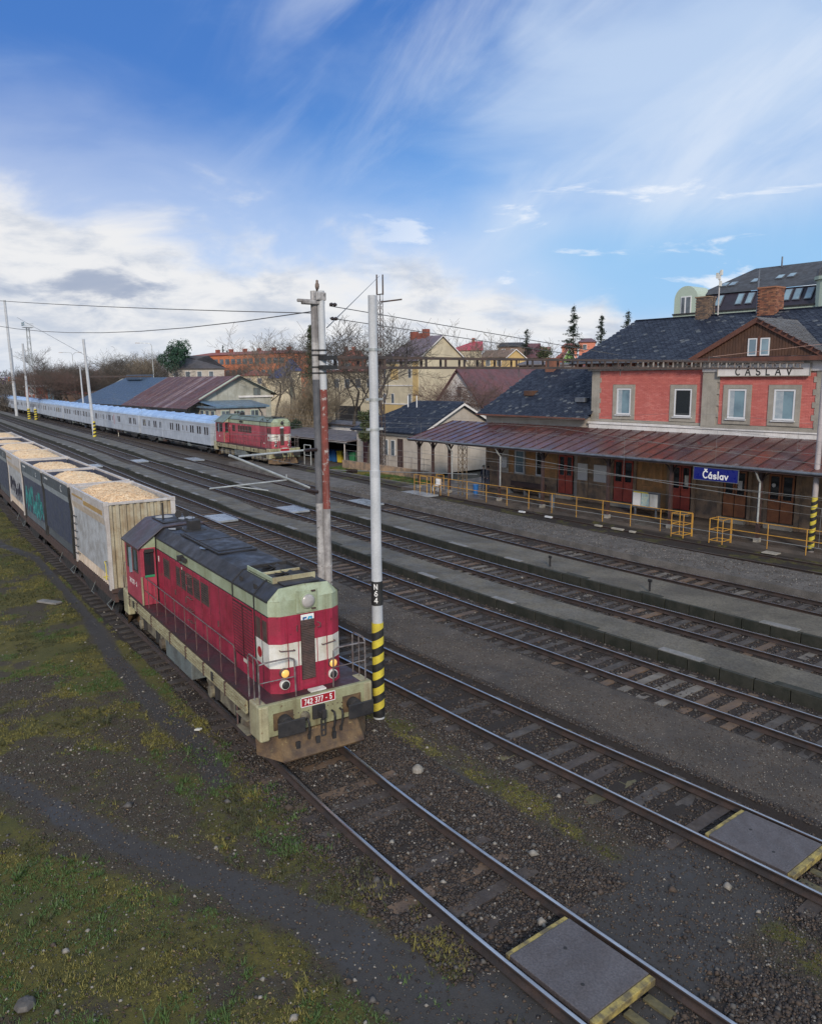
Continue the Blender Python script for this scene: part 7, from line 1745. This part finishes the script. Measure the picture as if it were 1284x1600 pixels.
farhouse('long low white shed just above the station wing roof', 859, 898, 566, 568, 100, m_whitep, m_slategrey, 'x', (1, 1), 6, wn=False)
farhouse('grey shed left of the white one above the wing roof', 810, 858, 563, 568, 110, m_brown, m_shr, 'x', (1, 1), 6, wn=False)
farhouse('blue roofed house between the bare trees', 420, 452, 572, 588, 190, m_yel, m_bluer, 'x', (3, 0), 9, wn=False)
farhouse('taller house with a deep blue roof behind the bare trees', 444, 470, 560, 577, 200, m_yel, m_bluer, 'x', (1, 2), 9, wn=False)
farhouse('cream house behind the pale gable', 378, 422, 578, 585, 200, m_yel, m_tile, 'x', (3, 3), 9)
farhouse('pale bungalow with a dark hipped roof below the pine tree', 262, 350, 554, 574, 190, m_cream2, M('dark_brown_roof', (.075, .065, .065), (.05, .045, .045), .7, .5), 'x', (9, 9), 14)
farhouse('red brick house with chimneys between the twin mast and the pale mast', 530, 572, 546, 560, 150, m_tile, m_tile, 'x', (1, 1), 9, ch=2)
farhouse('white warehouse with a coloured company sign at the far left edge', -30, 22, 588, 590, 330, m_whitep, m_lip, 'x', (1, 1), 20, wn=False)
x_, y_, z_s = at(6, 327, 595); sg2 = empty('company_sign', (x_, y_, z_s), .35, 'violet and orange company sign on the white warehouse at the far left', 'sign')
for i, (ch, m) in enumerate((('Fed', M('sign_violet', (.08, .03, .3), None, .5)), ('Ex', M('sign_orange', (.8, .2, .03), None, .5)))): text('sign_letters', ch, 3.6, m, sg2, frame_mat((-1.2+i*5.6, 0, 0), (1, 0, 0), (0, 0, 1)), .05)
farhouse('grey warehouse right of the signed one', 20, 28, 592, 594, 335, m_lip, m_lip, 'x', (1, 1), 20, wn=False)
farhouse('row of red and white stacked units beyond the coaches', 38, 74, 601, 603, 240, m_tile, m_lip, 'x', (1, 1), 8)
farhouse('pale blue cabin beyond the coaches', 74, 83, 606, 608, 210, m_glassb, m_lip, 'x', (1, 1), 5, wn=False)
farhouse('low brown shed beyond the coaches', 96, 135, 611, 614, 220, m_brown, m_tile, 'x', (1, 1), 8, wn=False)
farhouse('second low brown shed beyond the coaches, left of the blue roof', 140, 165, 611, 613, 215, m_yel, m_brown, 'x', (1, 1), 8, wn=False)
# orange factory block
xa, ya, zt = at(296, 300, 556); xb, yb, _ = at(452, 262, 556); ang = math.atan2(yb-ya, xb-xa); L = math.hypot(xb-xa, yb-ya); cx, cy = (xa+xb)/2-math.sin(ang)*6, (ya+yb)/2+math.cos(ang)*6
ws = []
n = 16
for i in range(n):
    for z in (zt-3.4, zt-7.2, zt-11): ws.append(('S', cx-L/2+1.5+i*(L-3)/n, cx-L/2+1.5+i*(L-3)/n+2.1, z, z+1.9))
house('long orange three storey block with a flat red roof behind the sheds', cx-L/2, cx+L/2, cy-6, cy+6, zt, zt+1.1, m_orange, m_tile, 'x', (5, 5), ws, rz=ang, name='office_block', frame=m_brown, chims=[(cx-L/3+i*L/7, cy, .6, zt+2.1) for i in range(6)])
# mansard house behind the station
ms_ = empty('mansard_house', (-40, 80, -.4), 0, 'large pale green house with a dark mansard roof full of skylights, behind the station', 'apartment house')
MX0, MX1, MY0, MY1 = -48.6, -20, 75, 88
m_mroof = M('charcoal_tiles', (.045, .045, .048), (.035, .035, .038), .6, .8, fine=.2, bump=.3); m_mroof2 = M('aubergine_mansard', (.028, .02, .03), (.02, .016, .025), .5, .8, fine=.2, bump=.3)
W(MB().box(MX0, MY0, -.4, MX1, MY1, 14.2).build('wall', m_mint2), ms_)
W(MB().box(MX0-.4, MY0-.5, 14.15, MX1, MY1+.5, 14.45).build('cornice', m_mint2), ms_); W(MB().box(MX0-.45, MY0-.6, 14.45, MX1, MY0-.35, 14.6).build('gutter', m_soot), ms_)
q = MB(); q.quad((MX0-.1, MY0-.1, 14.45), (MX1, MY0-.1, 14.45), (MX1, MY0+1.3, 16.4), (MX0+1.2, MY0+1.3, 16.4)); q.quad((MX0-.1, MY0-.1, 14.45), (MX0+1.2, MY0+1.3, 16.4), (MX0+1.2, MY1-1, 16.4), (MX0-.1, MY1, 14.45)); W(q.build('steep_roof', m_mroof2), ms_)
q = MB(); q.quad((MX0+1.0, MY0+1.1, 16.42), (MX1, MY0+1.1, 16.42), (MX1, 81.5, 19.2), (MX0+4.6, 81.5, 19.2)); q.quad((MX0+1.0, MY0+1.1, 16.42), (MX0+4.6, 81.5, 19.2), (MX0+1.0, MY1-1, 16.42)); W(q.build('upper_roof', m_mroof), ms_)
nst = Vector((0, -(16.4-14.45), 1.4)).normalized()
for i, u in enumerate((-46.6, -45.7, -44.5, -42.3, -41.25, -39.95, -37.55, -36.6, -35.5, -34.5, -32, -31)):
    a, b = .32, .88; P0, P1 = Vector((u, MY0-.1+1.4*a*.95, 14.45+1.95*a)), Vector((u, MY0-.1+1.4*b*.95, 14.45+1.95*b)); v = P1-P0; n_ = Vector((0, -1.95, 1.4)).normalized()
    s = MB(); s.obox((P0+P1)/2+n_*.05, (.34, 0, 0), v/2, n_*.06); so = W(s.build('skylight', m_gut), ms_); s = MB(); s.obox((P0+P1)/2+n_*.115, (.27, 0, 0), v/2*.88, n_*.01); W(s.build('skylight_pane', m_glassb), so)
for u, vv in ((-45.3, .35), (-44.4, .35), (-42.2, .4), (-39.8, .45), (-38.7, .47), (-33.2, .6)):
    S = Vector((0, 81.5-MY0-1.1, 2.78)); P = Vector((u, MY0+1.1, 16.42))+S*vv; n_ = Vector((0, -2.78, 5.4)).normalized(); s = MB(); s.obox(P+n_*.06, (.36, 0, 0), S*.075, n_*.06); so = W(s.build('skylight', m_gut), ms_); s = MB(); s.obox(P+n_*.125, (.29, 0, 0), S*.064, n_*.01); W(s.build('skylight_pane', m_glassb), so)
# arched dormer front on the left and the round tower at the right
prof = [(-49.0, 14.3), (-46.3, 14.3), (-46.3, 15.9)] + [(-47.65+1.35*math.cos(a), 16.0+1.35*math.sin(a)) for a in np.linspace(.05, PI-.05, 12)] + [(-49.0, 15.9)]
dm_ = MB(); dm_.prism(prof, 'y', MY0-.35, MY0+2.5); W(dm_.build('arched_dormer', m_mint2), ms_)
o = W(bx('window', None, (-48.2, MY0-.42, 14.5, -47.0, MY0-.34, 16.3), m_upvc), ms_)
for a, b in ((-48.1, -47.75), (-47.55, -47.1)): W(bx('pane', None, (a, MY0-.45, 14.6, b, MY0-.41, 16.2), m_win), o)
q = MB(); q.cyl((-33.2, MY0+.2, 12), (-33.2, MY0+.2, 16.6), 1.4, 1.4, 20); q.cyl((-33.2, MY0+.2, 16.6), (-33.2, MY0+.2, 16.9), 1.6, 1.6, 20); W(q.build('round_tower', m_mint2), ms_)
q = MB(); q.lathe((-33.2, MY0+.2, 16.9), [(1.5, 0), (1.4, .7), (1.0, 1.3), (.3, 1.7)], 20); W(q.build('tower_dome', m_slategrey), ms_)
for u in (-41, -35.5): W(MB().cyl((u, 81, 19), (u, 81, 20), .08).build('roof_vent', m_gut), ms_)

# ------------------------------------------------------------------ trees
m_bark = M('grey_brown_bark', (.10, .085, .07), (.065, .055, .045), .85, 3, fine=.1); m_bark2 = M('reddish_twigs', (.16, .10, .08), (.12, .08, .065), .85, 3, fine=.1); m_barkp = M('pale_twigs', (.22, .19, .15), (.16, .135, .11), .85, 3, fine=.1)
m_bir = M('sandy_branches', (.30, .25, .18), (.2, .16, .11), .85, 3, fine=.1)
def segs_mesh(name, S, mats, parent, mi=None, n=3):
    """tapered prisms for every branch segment in one array"""
    S = np.array(S); P0, P1, R0, R1 = S[:, :3], S[:, 3:6], S[:, 6], S[:, 7]; d = P1-P0; d /= np.linalg.norm(d, axis=1)[:, None]+1e-9
    up = np.where(np.abs(d[:, 2:3]) > .9, np.array([[1., 0, 0]]), np.array([[0, 0, 1.]])); a = np.cross(d, up); a /= np.linalg.norm(a, axis=1)[:, None]; b = np.cross(d, a)
    V = []
    for P, R in ((P0, R0), (P1, R1)):
        for i in range(n): t_ = 2*PI*i/n; V.append(P + (a*math.cos(t_) + b*math.sin(t_))*R[:, None])
    V = np.stack(V, 1).reshape(-1, 3); base = (np.arange(len(S))*2*n)[:, None]
    F = np.concatenate([base + np.array([[i, (i+1) % n, n+(i+1) % n, n+i]]) for i in range(n)], 0)
    return npmesh(name, V, F, mats, None, parent)
def bare_tree_segs(seed, H, spread=.9, trunk=.03, levels=5, first=.25, upright=.5, twig=.012):
    r = random.Random(seed); T, Cw = [], []
    def grow(p, d, L, R, lev):
        n = 3 if lev < 3 else 2; q = p.copy(); rr = R
        for i in range(n):
            d = (d + Vector((r.gauss(0, .12), r.gauss(0, .12), r.gauss(0, .06) + .05*upright))).normalized(); nq = q + d*L/n; nr = max(twig, rr*(.86 if lev < 3 else .75))
            (T if lev == 0 else Cw).append((*q, *nq, rr, nr)); q, rr = nq, nr
            if lev < levels and (i > 0 or lev > 0):
                for _ in range(r.choice([1, 2, 2]) if lev < levels-1 else r.choice([2, 2, 3])):
                    ax = Vector((r.gauss(0, 1), r.gauss(0, 1), r.gauss(0, .35))); nd = (d*(.75) + ax.normalized()*spread*(.75)).normalized(); nd.z = nd.z*.8 + .22*upright; nd.normalize()
                    grow(q, nd, L*r.uniform(.55, .78), rr*r.uniform(.5, .7), lev+1)
    grow(Vector((0, 0, 0)), Vector((0, 0, 1)), H*.42, H*trunk*.5, 0)
    z = max(s[5] for s in Cw); k = H/z
    return [tuple(c*k if i < 6 else c for i, c in enumerate(s)) for s in T], [tuple(c*k if i < 6 else c for i, c in enumerate(s)) for s in Cw]
TREES = {}
def bare(kind, x, y, h, label, group=None, rz=0, z=-.4):
    key, mat, seed, spread, upright, lv = {'a': ('a', m_bark, 1, .9, .6, 5), 'b': ('b', m_bark, 5, 1.1, .4, 5), 'c': ('c', m_barkp, 8, .9, .9, 5), 'd': ('d', m_bark2, 12, 1.1, .5, 5), 'e': ('e', m_bir, 15, .8, 1.2, 5), 'f': ('f', m_bark, 21, 1.0, .6, 5)}[kind]
    if key not in TREES:
        T, Cw = bare_tree_segs(seed, 10.0, spread, levels=lv, upright=upright, twig=.0095 if lv < 6 else .008); t = empty('bare_tree', (0, 0, 0))
        segs_mesh('trunk', T, mat, t, n=6); segs_mesh('crown', Cw, mat, t); TREES[key] = t
        o = t; 
    else: o = copy_tree(TREES[key])
    s = h/10.0; o.location = (x, y, z); o.scale = (s, s, s); o.rotation_euler = (0, 0, rz)
    for k_ in ('label', 'group'): 
        if k_ in o: del o[k_]
    return tag(o, label, 'tree', group)
r = random.Random(77)
def bt(kind, px, dist, ytop, label, group=None): x, y, z = at(px, dist, ytop); return bare(kind, x, y, z+.4, label, group, r.uniform(0, 6.28))
bt('f', 545, 92, 492, 'tall bare tree with a forked crown just right of the twin mast'); bt('f', 606, 80, 488, 'tall dark bare tree directly behind the pale banded mast'); bt('a', 524, 110, 520, 'thin bare tree left of the forked one')
bt('c', 403, 135, 508, 'bare tree with pale twigs, left of two behind the pale gable'); bt('a', 452, 140, 512, 'bare tree with dark twigs, right of two behind the pale gable'); bt('b', 425, 170, 520, 'slender bare tree between the two by the pale gable')
bt('c', 775, 140, 494, 'wide bare tree with pale twigs above the lattice beam'); bt('c', 862, 190, 512, 'thin bare tree left of the tallest spruce'); bt('d', 742, 84, 574, 'reddish bare tree in front of the maroon roof'); bt('d', 757, 86, 584, 'second reddish bare tree, leaning over the maroon roof')
bt('d', 703, 85, 582, 'brown creeper covered tree on the ivy gable'); bt('e', 478, 97, 566, 'dense sandy thicket tree left of the twin mast'); bt('e', 455, 96, 596, 'lower sandy thicket behind the distant shunter'); bt('e', 497, 92, 590, 'sandy bush right beside the twin mast'); bt('e', 436, 100, 612, 'pale shrub at the cab of the distant shunter')
bt('d', 330, 210, 556, 'reddish bare tree before the orange block, left'); bt('a', 367, 200, 560, 'dark thin tree before the orange block'); bt('d', 345, 215, 565, 'low reddish crown before the orange block'); bt('b', 300, 170, 560, 'bushy bare tree on the pale bungalow'); bt('d', 392, 180, 572, 'reddish shrub behind the gable ridge')
bt('a', 60, 260, 540, 'round bare tree with mistletoe beside the floodlight tower')
wood = 'bare trees of the wood beyond the coaches'
k = 0
for i in range(46):
    px = 40+i*4.9+r.uniform(-3, 3); dist = r.uniform(190, 300); yt = np.interp(px, [40, 90, 110, 180, 200, 250, 270], [568, 562, 560, 556, 543, 545, 556])+r.uniform(-2, 9)
    kd = r.choice('abcde' if px > 170 else 'abd'); look = {'a': 'dark rounded', 'b': 'dark spreading', 'c': 'pale twigged', 'd': 'reddish brown', 'e': 'sandy upright'}[kd]
    where = 'beside the floodlight tower' if px < 85 else 'left of the double lamp' if px < 112 else 'behind the striped mast' if px < 160 else 'above the blue shed' if px < 200 else 'by the hooked lamp' if px < 238 else 'left of the pine crown'
    bt(kd, px, dist, yt, '%s %s bare tree in the far wood, %s' % ('farther' if dist > 245 else 'nearer', look, where), wood)
def twig_mass(name, spots, mat, label, n=2500, cat='thicket', w_=.05, up=.7):
    VV = []
    for (x, y, z0, rx, rz_) in spots:
        u = RNG.normal(0, 1, (n, 3)); u /= np.linalg.norm(u, axis=1)[:, None]; u *= RNG.random((n, 1))**.45; u[:, 2] = np.abs(u[:, 2])
        c = np.array([x, y, z0]) + u*[rx, rx, rz_]; d = RNG.normal(0, 1, (n, 3)); d[:, 2] = np.abs(d[:, 2])+up; d /= np.linalg.norm(d, axis=1)[:, None]; L = RNG.uniform(.6, 1.6, (n, 1))*rz_*.16
        s = np.cross(d, RNG.normal(0, 1, (n, 3))); s /= np.linalg.norm(s, axis=1)[:, None]; VV.append(np.stack([c-s*w_, c+s*w_, c+d*L], 1))
    V = np.concatenate(VV).reshape(-1, 3); return tag(npmesh(name, V, np.arange(len(V)).reshape(-1, 3), mat), label, cat, kind='stuff')
sp_ = []
for i in range(60):
    px = r.uniform(-20, 285); x, y, z = at(px, r.uniform(240, 330), 585); sp_.append((x, y, -1, r.uniform(7, 11), r.uniform(6.5, 11)))
twig_mass('brushwood', sp_, [m_bark], 'brown brushwood filling the wood beyond the coaches', 1500, w_=.10)
sp_ = []
for i in range(90):
    px = r.uniform(-60, 1340); x, y, z = at(px, r.uniform(420, 620), 585); sp_.append((x, y, -1, r.uniform(14, 20), r.uniform(12, 16)))
twig_mass('distant_wood', sp_, [M('distant_twigs', (.10, .10, .105), (.13, .125, .12), .9, .02)], 'hazy far wood along the horizon', 900, w_=.3)
m_con = [M('spruce_needles', (.018, .034, .020), (.03, .05, .028), .8, 2, fine=.2), M('pine_needles', (.02, .06, .035), (.035, .085, .05), .8, 2, fine=.2), M('thuja_leaves', (.045, .075, .03), (.08, .085, .04), .8, 2, fine=.2)]
def spruce(px, dist, ytop, label, wdt=.18, mat=0, dens=1.0, sparse=.8):
    x, y, z = at(px, dist, ytop); H = z+.4; t = empty('spruce_tree', (x, y, -.4), r.uniform(0, 6), label, 'conifer'); rr = random.Random(px)
    segs_mesh('trunk', [(0, 0, H*i/8, 0, 0, H*(i+1)/8, .22*(1-i/8.5), .22*(1-(i+1)/8.5)) for i in range(8)], m_bark, t, n=6)
    V = []; B = []; z = H*.12
    while z < H*.985:
        f = 1-z/H; Lm = H*wdt*(f**.8)*rr.choice([.55, .8, 1, 1.1])+.15; nb = rr.choice([2, 3, 3, 4])
        for k in range(nb):
            if rr.random() > sparse+.1: continue
            a = rr.uniform(0, 2*PI); L = Lm*rr.uniform(.45, 1.15); dr = -.25*f; tip = Vector((math.cos(a)*L, math.sin(a)*L, z+dr*L+.08*L)); B.append((0, 0, z, *tip, .035, .01))
            m_ = int((12+L*20)*dens)
            for q in range(m_):
                u = rr.uniform(.12, 1); p = Vector((0, 0, z)).lerp(tip, u)+Vector((rr.gauss(0, .10+.12*L*u), rr.gauss(0, .10+.12*L*u), rr.gauss(-.08, .09))); s = rr.uniform(.10, .24)*(.7+H/30)
                d = Vector((rr.gauss(0, 1), rr.gauss(0, 1), rr.gauss(-.3, .4))).normalized()*s; e = Vector((rr.gauss(0, 1), rr.gauss(0, 1), rr.gauss(0, .3))).normalized()*s*.35; V += [p-e, p+e, p+d]
        z += H*.012*rr.uniform(.5, 1.6)
    segs_mesh('branches', B, m_bark, t); npmesh('needles', [tuple(v) for v in V], np.arange(len(V)).reshape(-1, 3), m_con[mat], parent=t); return t
spruce(897, 125, 474, 'tallest dark spruce left of the station roof', .20, dens=1.2); spruce(940, 130, 489, 'second spruce, half hidden by the station roof', .22, dens=1.2); spruce(982, 130, 482, 'spruce tip showing over the station roof ridge', .2); spruce(823, 170, 512, 'small narrow spruce above the lattice beam', .2, dens=1.3)
spruce(886, 190, 528, 'low far conifer left of the tallest spruce', .3); spruce(484, 118, 506, 'olive green column shaped conifer left of the twin mast', .13, 2, 2.2, 1.0); spruce(348, 330, 538, 'dark narrow treetop above the orange block', .12)
spruce(355, 330, 546, 'small treetop above the orange block', .2)
def bush(px, dist, ytop, ybot, rpx, label, mat, n=2600, name='evergreen_bush', cat='bush'):
    x, y, zt = at(px, dist, ytop); _, _, zb = at(px, dist, ybot); R = rpx/1230*dist; t = empty(name, (x, y, -.4), 0, label, cat); rr = random.Random(int(px))
    T = [(0, 0, 0, rr.gauss(0, .2), rr.gauss(0, .2), (zb+zt)/2+.4, .14, .05)] + [(0, 0, max(.2, zb+.4), math.cos(a)*R*.6, math.sin(a)*R*.6, (zb+zt)/2+.4+R*.2, .06, .02) for a in np.arange(0, 6.2, .9)]
    segs_mesh('stem', T, m_bark, t, n=5); V = []
    blobs = [(Vector((rr.gauss(0, R*.45), rr.gauss(0, R*.45), rr.uniform(zb+.4, zt+.4-R*.3))), R*rr.uniform(.28, .5)) for _ in range(16)]
    for i in range(n):
        c, br = rr.choice(blobs); u = Vector((rr.gauss(0, 1), rr.gauss(0, 1), rr.gauss(0, 1))).normalized()*br*rr.uniform(.6, 1.05); p = c+u
        if p.z < .05: continue
        s = rr.uniform(.08, .2)*(.6+dist/120); d = (u.normalized()+Vector((rr.gauss(0, .6), rr.gauss(0, .6), rr.gauss(0, .6)))).normalized()*s; e = Vector((rr.gauss(0, 1), rr.gauss(0, 1), rr.gauss(0, 1))).normalized()*s*.5; V += [p-e, p+e, p+d]
    npmesh('foliage', [tuple(v) for v in V], np.arange(len(V)).reshape(-1, 3), mat, parent=t); return t
bush(272, 190, 531, 575, 24, 'dense dark green pine crown above the pale bungalow', m_con[1], 5200, 'pine_tree', 'conifer')
bush(574, 70, 640, 690, 16, 'olive evergreen bush between the twin mast and the pale mast', m_con[2], 3200); bush(452, 92, 652, 690, 20, 'dark green hedge behind the roof of the distant shunter', m_con[0], 3600); bush(850, 140, 540, 560, 10, 'small green treetop above the beam', m_con[2], 900)
bush(612, 74, 655, 700, 9, 'dark shrub behind the pale mast', m_con[0], 900)
twig_mass('dry_hedge', [(*at(px, 97, 640)[:2], -.3, 1.9, rr_) for px, rr_ in ((440, 4.2), (450, 5.2), (462, 6.2), (474, 7.5), (486, 7.8), (497, 7.0), (470, 5.0), (505, 5.8))], [m_bir], 'tangle of dry sandy shrubs left of the twin mast', 1500, 'shrubs', .03, 1.6)
# lineside odds and ends
def small(name, mb, mat, loc, rz, label, cat, bevel=.01):
    o = mb.build(name, mat, bevel=bevel); o.location = loc; o.rotation_euler = (0, 0, rz); return tag(o, label, cat)
small('white_stone', MB().lathe((0, 0, 0), [(.05, 0), (.13, .04), (.12, .12), (.04, .19)], 8), st_m[3], (-12.3, 9.95, -.2), 0, 'round pale stone beside the foot of the banded mast', 'stone')
small('track_cover', MB().box(-.5, -.16, 0, .5, .16, .07), m_slab, (-31.6, 7.4, -.2), .5, 'narrow pale concrete lid lying in the grass beside the first container', 'concrete lid')
small('white_rag', MB().obox((0, 0, .03), (.09, 0, .02), (0, .05, 0), (0, 0, .02)), m_white, (-17.3, 7.15, -.19), .4, 'scrap of white litter on the grass below the red locomotive', 'litter')
small('big_stone', MB().lathe((0, 0, 0), [(.07, 0), (.15, .03), (.12, .09), (.05, .12)], 7), st_m[2], (-10.7, 1.75, -.2), 0, 'large round stone in the grass at the lower left', 'stone')
for i, (x, tr) in enumerate(((-16.9, 24.75), (-22.0, 24.75))):
    o = MB().box(-.03, -.03, 0, .03, .03, .38).build('post', m_soot); t = empty('track_marker', (x, 24.9+float(cc(x)), .2), 0, ['short dark marker on the wide platform, right one', 'short dark marker on the wide platform, left one'][i], 'marker'); o.parent = t; bx('head', t, (-.08, -.03, .36, .08, .03, .46), m_soot)
sgn = empty('signal_board', (-121.5, 40.3, -.2), .55, 'small red and white board on a thin post in front of the silver coaches', 'signal board')
MB().cyl((0, 0, 0), (0, 0, 2.6), .05).build('post', m_white, sgn); bx('board', sgn, (-.6, -.08, 1.9, .6, -.03, 3.3), m_platered); bx('white_stripe', sgn, (-.5, -.10, 2.45, .5, -.085, 2.8), m_white)
